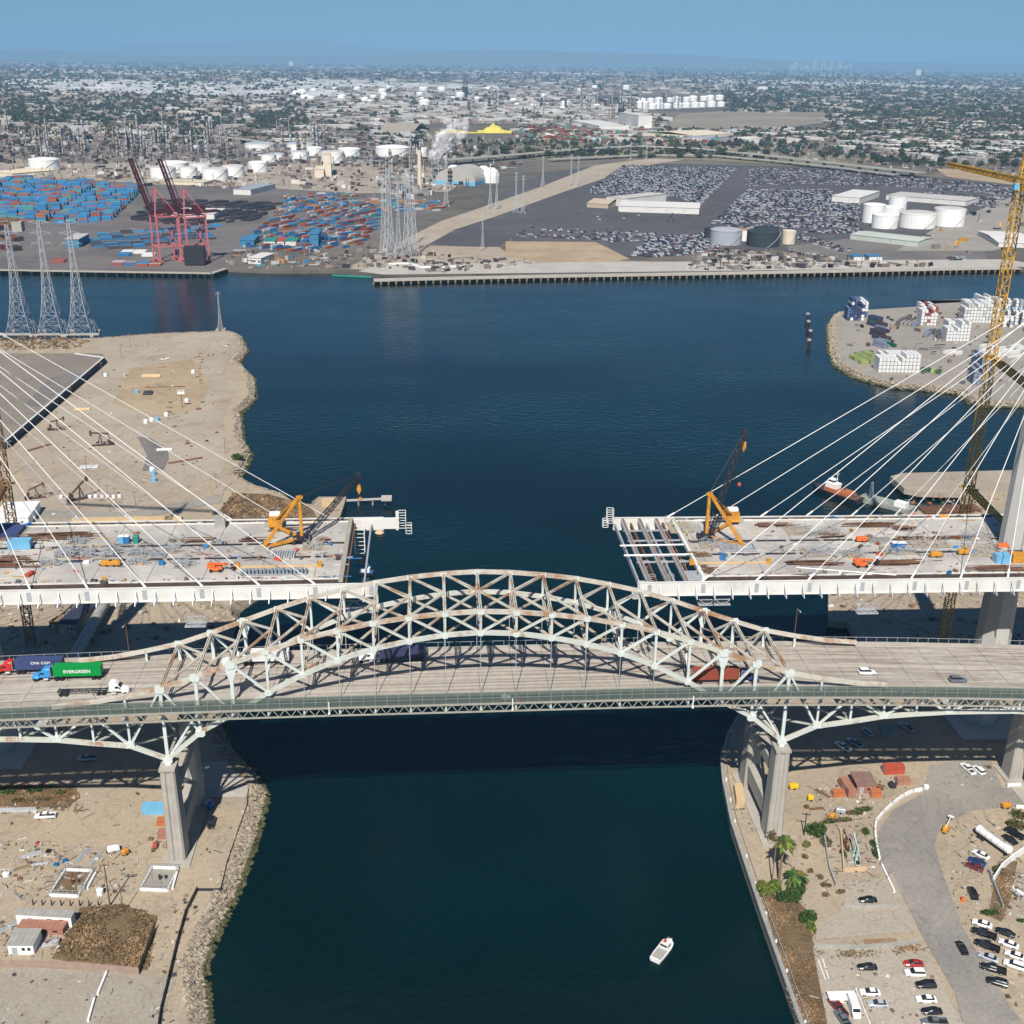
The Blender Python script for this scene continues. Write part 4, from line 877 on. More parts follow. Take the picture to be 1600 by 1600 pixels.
# white van
def van(loc, rz, label):
    t_ = thing('delivery_van', label, 'van', loc, rz); b = MB(); loft(b, [(-2.8, .98, .35, 2.5, .15), (1.3, .98, .35, 2.5, .2), (1.9, .95, .35, 1.5, .2), (2.7, .88, .4, 1.15, .2)]); b.build('body', WHITE, t_, world=False)
    g = MB(); g.add([(1.38, -.8, 2.35), (1.38, .8, 2.35), (1.92, .84, 1.52), (1.92, -.84, 1.52)], [(0, 3, 2, 1)]); g.build('windscreen', GLASS, t_, world=False)
    g = MB(); 
    for k in range(6): g.box((-2.4+k*.6, 0, 2.53), (.08, 1.7, .05))
    g.build('roof_rib', GALV, t_, world=False)
    for x in (-1.8, 1.8):
        for s in (-1, 1): m_ = MB(); m_.cyl((x, s*.75, .38), (x, s*1.0, .38), .38, n=12); m_.build('wheel', DARK, t_, world=False)
    return t_
a = G(1330, 1568); c = G(1338, 1592); van(((a[0]+c[0])/2, (a[1]+c[1])/2, 3.05), math.atan2(c[1]-a[1], c[0]-a[0]), 'white delivery van with ribbed roof beside the scrub and grey pickup')
# tanker trailer
a = Vector(G(1528, 1300, 4)); c = Vector(G(1577, 1335, 4)); d = c-a; t_ = thing('tanker_trailer', 'white cylindrical tanker trailer parked by the black pickups', 'trailer', (*((a+c)/2).xy, 3.05), math.atan2(d.y, d.x)); Lt = d.length
b = MB(); b.cyl((-Lt/2, 0, 2.2), (Lt/2, 0, 2.2), 1.15, n=24); b.cyl((-Lt/2-.3, 0, 2.2), (-Lt/2, 0, 2.2), .8, 1.15, 24); b.cyl((Lt/2, 0, 2.2), (Lt/2+.3, 0, 2.2), 1.15, .8, 24); b.build('tank', WHITE, t_, smooth=False, world=False)
b = MB()
for k in range(5): b.cyl((-Lt/2+1.2+k*(Lt-2.4)/4, 0, 2.2), (-Lt/2+1.35+k*(Lt-2.4)/4, 0, 2.2), 1.19, n=24)
b.box((0, 0, 3.38), (Lt*.7, .5, .06)); b.build('band', GALV, t_, world=False)
b = MB(); b.box((0, .5, .95), (Lt, .15, .3)); b.box((0, -.5, .95), (Lt, .15, .3)); b.box((Lt/2-.8, 0, .5), (.2, 1.8, 1.0)); b.build('frame', BLACK, t_, world=False)
for x in (-Lt/2+1.2, -Lt/2+2.5):
    for s in (-1, 1): b = MB(); b.cyl((x, s*.7, .5), (x, s*1.15, .5), .5, n=12); b.build('wheel', DARK, t_, world=False)
# walls, barriers, fences
def wallrun(name, label, cat, pts, h, wd, m, z=3.0, posts=None, postm=None, pname='post_frame'):
    P = [Vector(G(x, y, z)) for x, y in pts]; o = P[0].copy(); t_ = thing(name, label, cat, o); b = MB()
    for p, q in zip(P[:-1], P[1:]): b.beam(p+Vector((0, 0, h/2)), q+Vector((0, 0, h/2)), wd, h)
    b.build('wall_panel' if h > .3 else 'rail', m, t_)
    if posts:
        b = MB()
        for p, q in zip(P[:-1], P[1:]):
            n = max(1, int((q-p).length/posts))
            for k in range(n): r_ = p+(q-p)*(k/n); b.beam(r_, r_+Vector((0, 0, h+.15)), wd+.08)
        b.build(pname, postm or m, t_)
    return t_
BLOCK = mat('block_wall_pink_grey', (0.34, 0.24, 0.19), 0.9, 0.15, 0.6)
wallrun('boundary_wall', 'low pinkish-brown block wall below the brown scrub', 'wall', [(-80, 1512), (0, 1511), (120, 1514), (218, 1523)], 2.0, .3, BLOCK, posts=7)
def chain_mat():
    m = bpy.data.materials.new('chain_link_mesh'); m.use_nodes = True; p = m.node_tree.nodes['Principled BSDF']; p.inputs['Base Color'].default_value = (.05, .05, .045, 1); p.inputs['Alpha'].default_value = 0.75; return m
CHAIN = chain_mat()
wallrun('screened_fence', 'dark screened fence closing the brown scrub beside the sand track', 'fence', [(218, 1523), (232, 1485), (243, 1452)], 2.4, .08, CHAIN, posts=3, postm=BLACK)
wallrun('shore_fence', 'long dark fence following the rocky western shore', 'fence', [(246, 1620), (252, 1580), (262, 1540), (276, 1480), (290, 1430), (309, 1392)], 1.6, .12, BLACK, posts=3)
wallrun('shore_rail', 'low dark rail along the top of the shore rocks by the pier', 'fence', [(309, 1392), (345, 1392), (355, 1350), (372, 1300), (386, 1262), (388, 1235)], 0.8, .12, BLACK, posts=4)
for a_, l_ in (([(167, 1521), (153, 1556)], 'white barrier line nearer the block wall on the concrete yard'), ([(148, 1562), (138, 1598)], 'second white barrier line further out on the concrete yard'), ([(150, 1366), (137, 1390)], 'white barrier beside the wellhead pen with the dead shrub'), ([(277, 1364), (270, 1390)], 'white barrier beside the wellhead pen nearer the shore fence')):
    wallrun('road_barrier', l_, 'barrier', a_, .8, .45, WHITE, posts=3.6, pname='joint', postm=GALV)
wallrun('road_barrier', 'long white curving barrier along the outside of the road bend', 'barrier', [(1441, 1235), (1426, 1238), (1411, 1245), (1394, 1258), (1380, 1271), (1368, 1286), (1367, 1300), (1368, 1315), (1371, 1330), (1374, 1344)], 1.0, .5, WHITE, posts=3.6, pname='joint', postm=GALV)
wallrun('road_barrier', 'straight white barrier continuing down beside the empty pad', 'barrier', [(1377, 1353), (1397, 1396)], .9, .45, WHITE, posts=3.6, pname='joint', postm=GALV)
wallrun('boundary_wall', 'tall white wall curving behind the tanker trailer', 'wall', [(1551, 1380), (1564, 1360), (1580, 1346), (1620, 1318)], 2.2, .35, WHITE, posts=6)
wallrun('boundary_wall', 'grey-green fence running down from the tall white wall', 'fence', [(1545, 1365), (1566, 1422)], 1.6, .2, GALV, posts=4)
wallrun('road_barrier', 'short white barrier near the eastern end pier', 'barrier', [(1573, 1230), (1594, 1229)], 1.2, .5, WHITE)
wallrun('road_barrier', 'short white barrier at the inside of the bend', 'barrier', [(1587, 1262), (1625, 1264)], .9, .5, WHITE)
wallrun('guard_rail', 'thin white rail beside the small car park', 'rail', [(1337, 1548), (1358, 1600), (1365, 1620)], .6, .2, WHITE, posts=3)
wallrun('low_fence', 'grey wall with weeds between the pad and the small car park', 'fence', [(1272, 1480), (1330, 1484), (1436, 1475)], 1.2, .25, GREYR, posts=5)
wallrun('low_fence', 'long grey fence at the top edge of the empty pad', 'fence', [(1318, 1416), (1340, 1420), (1404, 1417)], 1.0, .15, GREYR, posts=4)
wallrun('white_pipe_rail', 'pair of thin white pipes lying by the scrub above the car park', 'pipe', [(1278, 1500), (1290, 1532)], .2, .2, WHITE)
wallrun('white_pipe_rail', 'second thin white pipe lying beside the first by the scrub', 'pipe', [(1285, 1498), (1295, 1530)], .2, .2, WHITE)
# seawall of the eastern bank
P = [Vector((x, y, 3.0)) for x, y in SR[:11]]; t_ = thing('seawall', 'curving concrete seawall with rail along the eastern bank', 'wall', P[5]); b = MB()
for p, q in zip(P[:-1], P[1:]): b.beam(p+Vector((0.3, 0, .2)), q+Vector((.3, 0, .2)), 1.0, .9)
b.build('wall_cap', mat('seawall_concrete', (0.30, 0.30, 0.28), 0.85, 0.2, 0.3), t_); b = MB()
for p, q in zip(P[:-1], P[1:]): b.beam(p+Vector((1.8, 0, .9)), q+Vector((1.8, 0, .9)), .12, .12)
b.build('rail', GALV, t_)
for p, q in zip(P[:-1], P[1:]):
    n = max(1, int((q-p).length/9))
    for k in range(n):
        r_ = p+(q-p)*(k/n); b = MB(); b.cyl((r_.x+1.1, r_.y, 3), (r_.x+1.1, r_.y, 3.9), .28, n=8); b.build('bollard', WHITE, t_)
# wellhead pens
def pen(label, quad, shrub):
    A, B, C_ = [Vector(G(x, y, 3)) for x, y in quad]; ux = (B-A); L_ = ux.length; ux.normalize(); W_ = abs((C_-B).dot(Vector((-ux.y, ux.x, 0)))); ce = (A+B)/2+Vector((-ux.y, ux.x, 0))*(W_/2)
    t_ = thing('wellhead_pen', label, 'enclosure', (ce.x, ce.y, 3), math.atan2(ux.y, ux.x), 'wellhead pens on the sand')
    for p, q in (((-L_/2, -W_/2), (L_/2, -W_/2)), ((-L_/2, W_/2), (L_/2, W_/2)), ((-L_/2, -W_/2), (-L_/2, W_/2)), ((L_/2, -W_/2), (L_/2, W_/2))):
        b = MB(); b.beam((*p, .35), (*q, .35), .45, .8); b.build('kerb_wall', WHITE, t_, world=False)
        b = MB(); n = 6
        for k in range(n+1):
            x, y = p[0]+(q[0]-p[0])*k/n, p[1]+(q[1]-p[1])*k/n; b.beam((x, y, .7), (x, y, 2.0), .08)
        for z in (1.3, 2.0): b.beam((*p, z), (*q, z), .07)
        b.build('railing', GALV, t_, world=False)
    b = MB(); b.box((0, 0, .03), (L_-.5, W_-.5, .06)); b.build('pen_surface', GREYC if not shrub else SCRUB, t_, world=False)
    b = MB(); b.cyl((0, 0, 0), (0, 0, 1.2), .22, n=10); b.box((0, 0, .7), (.8, .25, .25)); b.cyl((0, 0, 1.2), (0, 0, 1.5), .32, n=10); b.box((1.4, .6, .5), (.5, .5, 1.0)); b.build('wellhead_valve', BLACK if not shrub else RUST, t_, world=False)
pen('white-kerbed wellhead pen with clean grey floor near the shore fence', [(220, 1391), (262, 1393), (268, 1358)], False)
pen('white-kerbed wellhead pen with brown weedy floor among the scattered pipes', [(78, 1400), (122, 1402), (138, 1362)], True)
# poles
def pole(base, top, label, arms=2, r_=.18, m=None, group='utility poles', lamp=False, name='utility_pole', z=3.0, braces=False):
    p = G(*base, z); q = PY(*top, p[1]); h = max(4.0, q[2]-z); t_ = thing(name, label, 'pole' if not lamp else 'lamp post', p, rnd.uniform(-.3, .3), group)
    b = MB(); b.cyl((0, 0, -.3), (0, 0, h), r_, r_*.65, 8); b.build('pole_shaft', m or WOOD, t_, world=False)
    for k in range(arms): b = MB(); b.box((0, 0, h-.5-k*1.3), (2.4, .16, .16)); [b.cyl((x, 0, h-.42-k*1.3), (x, 0, h-.1-k*1.3), .07, n=6) for x in (-1.1, -.4, .4, 1.1)]; b.build('crossarm', m or WOOD, t_, world=False)
    if braces:
        for s in (-1, 1): b = MB(); b.beam((s*2.6, 1.0, 0), (0, 0, h*.72), .06); b.build('guy_wire', BLACK, t_, world=False)
    if lamp: b = MB(); b.beam((0, 0, h), (1.6, 0, h+.3), .1); b.box((1.8, 0, h+.28), (.8, .35, .15)); b.build('lamp_head', GALV, t_, world=False)
    return t_
pole((172, 1415), (158, 1350), 'tall dark utility pole with long shadow by the wellhead pens', 1, .22, RUST, braces=True)
pole((193, 1427), (188, 1380), 'thin shorter pole by the corner of the brown scrub', 0, .12, RUST)
pole((1206, 1378), (1214, 1317), 'thin wooden pole standing between the palms', 0, .2)
pole((1256, 1305), (1265, 1270), 'dark utility pole with white box at its foot beside the round green bush', 1, .2, BLACK)
for k, (a_, c_) in enumerate([((190, 560), (187, 537)), ((204, 543), (202, 521)), ((160, 588), (157, 566)), ((352, 708), (350, 684)), ((338, 762), (335, 740)), ((172, 800), (166, 757)), ((182, 788), (178, 762)), ((212, 790), (208, 768)), ((158, 783), (154, 748)), ((72, 780), (69, 752)), ((136, 736), (134, 712)), ((112, 620), (110, 600)), ((110, 725), (106, 703))]):
    pole(a_, c_, ['wooden pole nearest the tip of the headland road', 'wooden pole beside the top shoreline of the headland', 'pole at the far corner of the raised yard', 'short pole by the shrub at the headland shore', 'pole where scrub meets the track', 'tallest dark pole by the row of white tanks', 'thin pole among the row of white tanks', 'pole at the end of the row of white tanks', 'pole between the two lower pumpjacks and tanks', 'pole with several crossarms next to the dark pumpjack', 'pole beside the cluster of blue-grey valves', 'pole standing in the middle of the raised yard wall', 'pole standing over a dark shed on the sand'][k], 1 if k != 9 else 3, .16)
pole((348, 768), (345, 720), 'tall pale steel mast by the brown scrub bank', 0, .2, GALV, name='light_mast')
t_ = pole((285, 637), (282, 611), 'floodlight mast with pale rack in the middle of the headland', 0, .25, RUST, name='light_mast')
b = MB(); b.box((0, 0, 9.2), (4.2, .5, 1.4)); [b.box((x, 0, 10.6), (.3, .5, 1.4)) for x in (-1.8, -.9, 0, .9, 1.8)]; b.build('lamp_rack', WHITE, t_, world=False)
t_ = pole((19, 742), (8, 690), 'pale tall pole at the corner of the raised yard', 0, .2, GALV, lamp=True, name='light_mast')
pole((342, 1020), (338, 980), 'x', 0, .1) if False else None
# fence posts row
for k in range(8):
    p = G(52+k*14.6, 1414+k*.3); t_ = thing('fence_post', 'short dark wooden post in the row above the long white shed', 'post', p, 0, 'row of short posts'); b = MB(); b.cyl((0, 0, 0), (0, 0, 1.7), .2, .16, 8); b.build('post_shaft', BLACK, t_, world=False)
# clutter pieces -------------------------------------------------------------
def pallet_stack(label, p, n, rz=0, m=WOOD, z=3.02, name='pallet_stack'):
    g = G(*p, z); t_ = thing(name, label, 'pallets', g, rz, 'loose yard equipment')
    for k in range(n):
        b = MB(); [b.box((0, y, k*.16+.02), (1.2, .1, .1)) for y in (-.5, 0, .5)]; [b.box((x, 0, k*.16+.09), (.14, 1.1, .03)) for x in (-.5, -.25, 0, .25, .5)]; b.build('pallet', m, t_, world=False)
    return t_
def pipes(label, p, n, L_=6, rz=0, r_=.15, m=RUST, z=3.02):
    g = G(*p, z); t_ = thing('pipe_bundle', label, 'pipes', g, rz, 'loose yard equipment')
    for k in range(n): b = MB(); y = (k-n/2)*r_*2.2; b.cyl((-L_/2+rnd.uniform(-.4, .4), y, r_), (L_/2, y+rnd.uniform(-.3, .3), r_), r_, n=8); b.build('pipe', m, t_, world=False)
    for s in (-.3, .3): b = MB(); b.box((s*L_, 0, .03), (.15, n*r_*2.4, .06)); b.build('sleeper', WOOD, t_, world=False)
    return t_
def small_tank(label, p, r_=1.0, h=1.6, m=WHITE, z=3.02, group='small tanks'):
    g = G(*p, z); t_ = thing('storage_tank', label, 'tank', g, 0, group); b = MB(); b.lathe((0, 0, 0), [(r_, 0), (r_, h*.85), (r_*.6, h), (.15, h*1.08)], 16); b.build('tank_shell', m, t_, world=False); b = MB(); b.cyl((r_*.3, 0, h*.9), (r_*.3, 0, h*1.2), r_*.2, n=8); b.build('hatch', GALV, t_, world=False); b = MB(); b.cyl((0, -r_*1.4, .2), (0, -r_*.9, .2), .1, n=6); b.build('outlet_pipe', GALV, t_, world=False); return t_
def generator(label, p, m=YEL, rz=0.0, L_=2.6, z=3.02, mast=False, cat='generator', name='generator'):
    g = G(*p, z); t_ = thing(name, label, cat, g, rz, 'loose yard equipment'); b = MB(); loft(b, [(-L_/2, .6, .4, 1.4, .15), (-L_*.4, .7, .35, 1.65, .15), (L_*.4, .7, .35, 1.65, .15), (L_/2, .6, .4, 1.3, .15)]); b.build('housing', m, t_, world=False)
    b = MB(); b.box((0, 0, .3), (L_*1.25, .9, .12)); b.cyl((L_*.3, .3, 1.6), (L_*.3, .3, 2.0), .08, n=6); b.build('skid_frame', BLACK, t_, world=False)
    for s in (-1, 1): b = MB(); b.cyl((0, s*.65, .3), (0, s*.85, .3), .3, n=10); b.build('wheel', DARK, t_, world=False)
    if mast: b = MB(); b.beam((-.5, 0, 1.7), (5.2, 0, 1.9), .22); b.box((5.2, 0, 1.9), (.3, 1.6, .4)); b.build('light_mast_folded', WHITE, t_, world=False)
    return t_
generator('yellow light tower trailer with folded white mast at the inside of the bend', (1477, 1299), rz=.9, mast=True, name='light_tower', cat='light tower')
generator('yellow light tower trailer near the scrub by the road edge', (1572, 1262), rz=.2, name='light_tower', cat='light tower')
generator('yellow compressor parked beside the eastern pier', (1240, 1232), m=mat('bright_yellow', (.8, .5, .02), .5, .1, .5), rz=.1)
generator('small yellow pump in the middle of the sand by the eastern pier', (1266, 1250), m=_M['bright_yellow'], L_=1.6)
generator('small yellow pump beside the weed line below the workshop', (1300, 1279), L_=1.6, rz=.8)
generator('pale grey pump trailer lying below the workshop', (1313, 1270), m=GALV, rz=-.3, L_=2.8)
generator('white and blue washing unit among the scattered pipes', (178, 1330), m=WHITE, rz=.3, L_=3.2)
generator('small yellow roller next to the white and blue washing unit', (196, 1335), rz=.9, L_=1.6)
generator('blue pump in the shade beside the western pier', (329, 1262), m=CBLUE, rz=1.2, L_=1.8)
generator('grey pump beside the blue one near the western pier', (326, 1258), m=GALV, rz=1.2, L_=1.8)
generator('small red valve trolley below the faded red equipment box', (243, 1325), m=CRED, L_=1.2)
generator('small red valve trolley close to the foot of the western pier', (264, 1325), m=CRED, L_=1.2)
generator('dark green machine half in the shade between the eastern pier legs', (1194, 1228), m=TEAL, rz=1.2, L_=3.0)
small_tank('white dome tank by the pole near the wellhead pens', (157, 1397), .9, 1.9); small_tank('pale round tank between the two wellhead pens', (128, 1389), 1.0, 1.0, GREYR); small_tank('small white tank at the edge of the scattered pipes', (10, 1368), .9, 1.0)
small_tank('round brown tank beside the red container on the sand', (1375, 1233), 1.1, 1.4, RUST); small_tank('round dark tank beside the brown one on the sand', (1394, 1229), 1.2, 1.4, BLACK); small_tank('white water tank at the top of the road bend', (1447, 1232), .8, 1.3, WHITE)
small_tank('white chemical tank among the grey pipework by the small shed', (88, 1474), .9, 1.3, GREYR)
for k, (p, n, L_, rz, m) in enumerate([((50, 1335), 6, 5, .5, GALV), ((128, 1337), 5, 6, 1.2, GALV), ((150, 1340), 5, 6, 1.3, GALV), ((63, 1350), 4, 4, .1, GALV), ((36, 1355), 4, 4, .3, WOOD), ((25, 1266), 8, 12, 0.0, GALV), ((55, 1258), 6, 10, 0.03, RUST), ((72, 1476), 6, 4, .2, GALV), ((10, 1450), 6, 5, .9, GALV), ((1287, 1240), 5, 5, -.9, RUST), ((1276, 1263), 4, 4, .1, RUST), ((1300, 1275), 4, 4, .1, WOOD), ((1376, 1470), 6, 8, .0, WOOD), ((1585, 1392), 6, 6, -1.1, GALV), ((1597, 1396), 5, 6, -1.1, WHITE)]):
    pipes(['bundle of grey pipes at the top of the scattered yard', 'grey pipe bundle just above the weedy wellhead pen', 'grey pipe bundle beside the tall dark pole', 'short grey pipes above the weedy pen', 'weathered planks beside the small grey pipes', 'long row of grey scaffold pipes below the weed strip', 'rusty pipes lying in the weed strip', 'tangled grey pipework beside the small shed', 'tangled grey pipework behind the sheds', 'rusty angle irons beside the orange crate', 'rusty scrap iron below the yellow pump', 'planks by the weed line below the workshop', 'weathered timbers above the small car park', 'grey pipes inside the walled yard by the road', 'white pipes inside the walled yard by the road'][k], p, n, L_, rz, .12, m)
for k, (p, n, m) in enumerate([((30, 1403), 6, GREYR), ((116, 1247), 3, CREAM), ((236, 1312), 4, WOOD), ((240, 1328), 3, WOOD), ((102, 1346), 4, CBLUE), ((88, 1352), 4, CBLUE), ((1140, 1213), 3, TAN), ((1260, 1262), 5, RUST), ((1378, 1140), 5, LBLUE), ((1392, 1138), 5, LBLUE), ((1380, 1148), 4, LBLUE), ((1394, 1146), 4, LBLUE), ((60, 1318), 3, CRED), ((76, 1331), 4, BLACK), ((1545, 1200), 4, RUST), ((31, 1374), 3, WOOD)]):
    pallet_stack(['grey pallet stack by the post row', 'pale slab stack on the weed strip', 'wooden pallet stack beside the faded red equipment box', 'low wooden pallet stack beyond the red valve trolley', 'blue pallet stack just above the weedy pen', 'second blue pallet stack above the weedy pen', 'tan pallets on dark sheeting near the seawall', 'rust-brown crate stack on the sand near the workshop', 'pale panel stack in the bridge shade, nearest the silver utility car', 'pale panel stack in the bridge shade, nearest the silver pickup', 'lower pale panel stack in the bridge shade next to the utility car', 'lower pale panel stack in the bridge shade next to the pickup', 'small red pallet stack at the top of the scattered yard', 'small black pallet stack near the grey pipes', 'rusty pallet stack next to the asphalt pad', 'wooden pallets by the small white tank'][k], p, n, rnd.uniform(-.4, .4), m)
t_ = thing('traffic_barrel', 'orange barrel standing on the road edge beside a black utility car', 'barrel', G(1504, 1408)); b = MB(); b.lathe((0, 0, 0), [(.6, 0), (.6, .15), (.45, .18), (.35, 1.4)], 12); b.build('barrel_body', ORANGE, t_, world=False)
# pump jacks
def pumpjack(label, p, s=1.0, rz=0.0, tilt=.25, m=mat('pumpjack_brown', (.085, .05, .035), .8, .3, .5), z=3.0):
    g = G(*p, z); t_ = thing('pumpjack', label, 'pumpjack', g, rz, 'pumpjacks'); t_.scale = (s, s, s)
    b = MB(); b.box((0, 0, .2), (8.5, 1.6, .4)); b.build('skid_base', m, t_, world=False)
    b = MB()
    for y in (-.8, .8):
        b.beam((-.9+1.2, y, .3), (.9-.4, 0, 5), .25); b.beam((1.9, y, .3), (.6, 0, 5), .22)
    b.beam((.3, -.5, 2.2), (.3, .5, 2.2), .15); b.build('samson_post', m, t_, world=False)
    b = MB(); hx, hz = math.cos(tilt), math.sin(tilt); c = (.55, 0, 5.2); b.beam((c[0]-3.2*hx, 0, c[2]-3.2*hz), (c[0]+3.4*hx, 0, c[2]+3.4*hz), .35, .6); b.build('walking_beam', m, t_, world=False)
    b = MB(); q = (c[0]+3.6*hx, c[2]+3.6*hz); b.prof([(q[0]-.3, q[1]-1.5), (q[0]+.4, q[1]-1.2), (q[0]+.65, q[1]), (q[0]+.35, q[1]+1.1), (q[0]-.25, q[1]+.9)], -.25, .25); b.build('horse_head', m, t_, world=False)
    b = MB(); b.cyl((q[0]+.55, 0, 0), (q[0]+.55, 0, q[1]), .05, n=6); b.build('polished_rod', GALV, t_, world=False)
    for y in (-.7, .7): b = MB(); b.prof([(-3.3, .8), (-2.3, .8), (-1.9, 2.4), (-2.4, 3.0), (-3.1, 2.9)], y-.12, y+.12); b.beam((-2.6, y, 2.2), (c[0]-3.1*hx, 0, c[2]-3.1*hz), .16); b.build('counterweight', m, t_, world=False)
    b = MB(); b.box((-3.7, 0, .9), (1.0, 1.1, 1.0)); b.build('motor', BLACK, t_, world=False); return t_
pumpjack('rust-brown pumpjack at the foot of the raised yard wall', (88, 672), 1.1, 0.2); pumpjack('rust-brown pumpjack with white block beneath in mid headland', (161, 696), 1.35, 3.3, .1); pumpjack('dark pumpjack close to the white-roofed building', (55, 779), 1.1, .3, .35); pumpjack('tall dark pumpjack beside the row of white tanks', (124, 781), 1.35, .6, .7)
pumpjack('pale green pumpjack inside the sandy well pit', (1336, 1340), .8, 1.45, .1, mat('pale_green_paint', (.45, .58, .52), .6, .1, .5)); pumpjack('brown pumpjack lying low beside the pale green one', (1321, 1322), .6, 1.5, .0, RUST)
for k in range(8): small_tank('small white tank in the row beside the tall dark pumpjack', (96+k*12.5 if k < 1 else 122+k*9.3, 778-(k % 2)), .9, 1.5, WHITE, group='row of small white tanks')
for k, (p, m) in enumerate([((214, 614), LBLUE), ((228, 661), WHITE), ((237, 658), WHITE), ((246, 657), LBLUE), ((260, 650), WHITE), ((292, 628), WHITE), ((302, 583), WHITE), ((195, 588), GALV), ((165, 588), WHITE), ((241, 752), LBLUE), ((240, 742), LBLUE), ((238, 736), WHITE)]):
    small_tank(['blue-green tank left of the dark barrels', 'white tank at the start of the short tank row', 'second white tank of the short tank row', 'blue-tinted tank in the short tank row', 'white tank at the end of the short tank row', 'white tank beside the floodlight mast', 'white tank below the line of rubble piles', 'grey tank on the tan patch', 'white tank at the yard wall corner', 'lowest blue tank of the grey-blue plant', 'middle blue tank of the grey-blue plant', 'topmost white tank of the grey-blue plant'][k], p, 1.3, 2.2, m)
for k, (p, n, L_, rz, m, r_) in enumerate([((237, 588), 5, 12, .0, TAN, .5), ((129, 640), 5, 9, .1, TAN, .4), ((258, 605), 3, 25, .08, RUST, .2), ((290, 720), 2, 18, .5, RUST, .4), ((103, 610), 4, 10, .9, GALV, .3), ((140, 730), 5, 9, .1, GALV, .4), ((60, 700), 3, 14, .9, RUST, .3), ((257, 703), 3, 8, .1, WHITE, .4), ((232, 615), 4, 5, .1, BLACK, .8)]):
    pipes(['stack of tan beams on the upper headland', 'tan beams at the foot of the raised yard', 'thin rusty pipeline across the tan patch', 'rusty pipe lying near the shore track', 'grey pipe bundle along the yard wall', 'grey-blue valves and pipes on the lower headland', 'rusty rails along the foot of the yard wall', 'white block pile at the grey gravel patch', 'row of dark barrels on the headland'][k], p, n, L_, rz, r_, m)
# rubble piles & low shrubs on the headland
def blob(b, c, s, r, flat=.6, seg=2):
    V = []; n = 7
    for j in range(3):
        for i in range(n):
            a = 2*math.pi*(i+j*.5)/n; q = s*(1.0, .8, .35)[j]*(.75+.5*r.random()); V.append((c[0]+q*math.cos(a), c[1]+q*math.sin(a), c[2]+s*flat*(0, .55, .95)[j]))
    f = [(j*n+i, j*n+(i+1) % n, (j+1)*n+(i+1) % n, (j+1)*n+i) for j in range(2) for i in range(n)]+[tuple(range(2*n, 3*n))]
    b.add(V, f)
for k in range(26):
    if k < 11: px, py = 312+rnd.uniform(-4, 5), 553+k*4.6
    else: px, py = rnd.uniform(262, 320), rnd.uniform(628, 668)
    if 16 < k < 20: px, py = rnd.uniform(270, 300), rnd.uniform(690, 705)
    g = G(px, py); b = MB(); blob(b, (0, 0, 0), rnd.uniform(.9, 2.0), rnd, .5); o = b.build('soil_heap', RUST if k % 2 else WOOD); o.location = g; tag(o, 'small brown soil heap in the line above the headland track' if k < 11 else 'small brown soil heap scattered near the short tank row', 'heap', 'soil heaps on the headland')
# foliage builder: many leaf clumps through a volume
def leafy(b, c, rx, ry, rz_, n, s, r, cols):
    for _ in range(n):
        u = r.gauss(0, 1), r.gauss(0, 1), r.gauss(0, 1); l = math.sqrt(sum(q*q for q in u)) or 1; k = r.random()**.45
        p = (c[0]+u[0]/l*k*rx, c[1]+u[1]/l*k*ry, c[2]+u[2]/l*k*rz_); q = s*(.5+r.random()); a = Vector((r.gauss(0, 1), r.gauss(0, 1), r.gauss(0, 1))).normalized(); e = a.orthogonal().normalized(); f_ = a.cross(e)
        P = Vector(p); b.col = tuple(x*r.uniform(.7, 1.35) for x in cols[r.randrange(len(cols))])
        b.add([P+e*q, P+f_*q*.8, P-e*q, P-f_*q*.8], [(0, 1, 2, 3)])
LEAF = vmat('leaf_foliage', 0.85, 0.15)
GRN = [(0.045, 0.085, 0.02), (0.06, 0.10, 0.025), (0.03, 0.06, 0.02)]; YGR = [(0.13, 0.17, 0.03), (0.09, 0.13, 0.03), (0.16, 0.19, 0.045)]; BRN = [(0.13, 0.09, 0.045), (0.18, 0.13, 0.07), (0.08, 0.075, 0.03)]
def bush(label, p, rx, ry, h, cols, n=260, s=.35, name='bush', z=3.0, seed=0):
    g = G(*p, z); t_ = thing(name, label, 'bush', g, 0, 'shrubs on the shores'); r = random.Random(seed+int(p[0]*7)); b = MB()
    for _ in range(5): leafy(b, (r.uniform(-.4, .4)*rx, r.uniform(-.4, .4)*ry, h*.45), rx*.7, ry*.7, h*.5, n//5, s, r, cols)
    b.build('foliage', LEAF, t_, world=False); b = MB(); [b.beam((0, 0, -.1), (r.uniform(-.4, .4)*rx, r.uniform(-.4, .4)*ry, h*.5), .12) for _ in range(4)]; b.build('stem', WOOD, t_, world=False); return t_
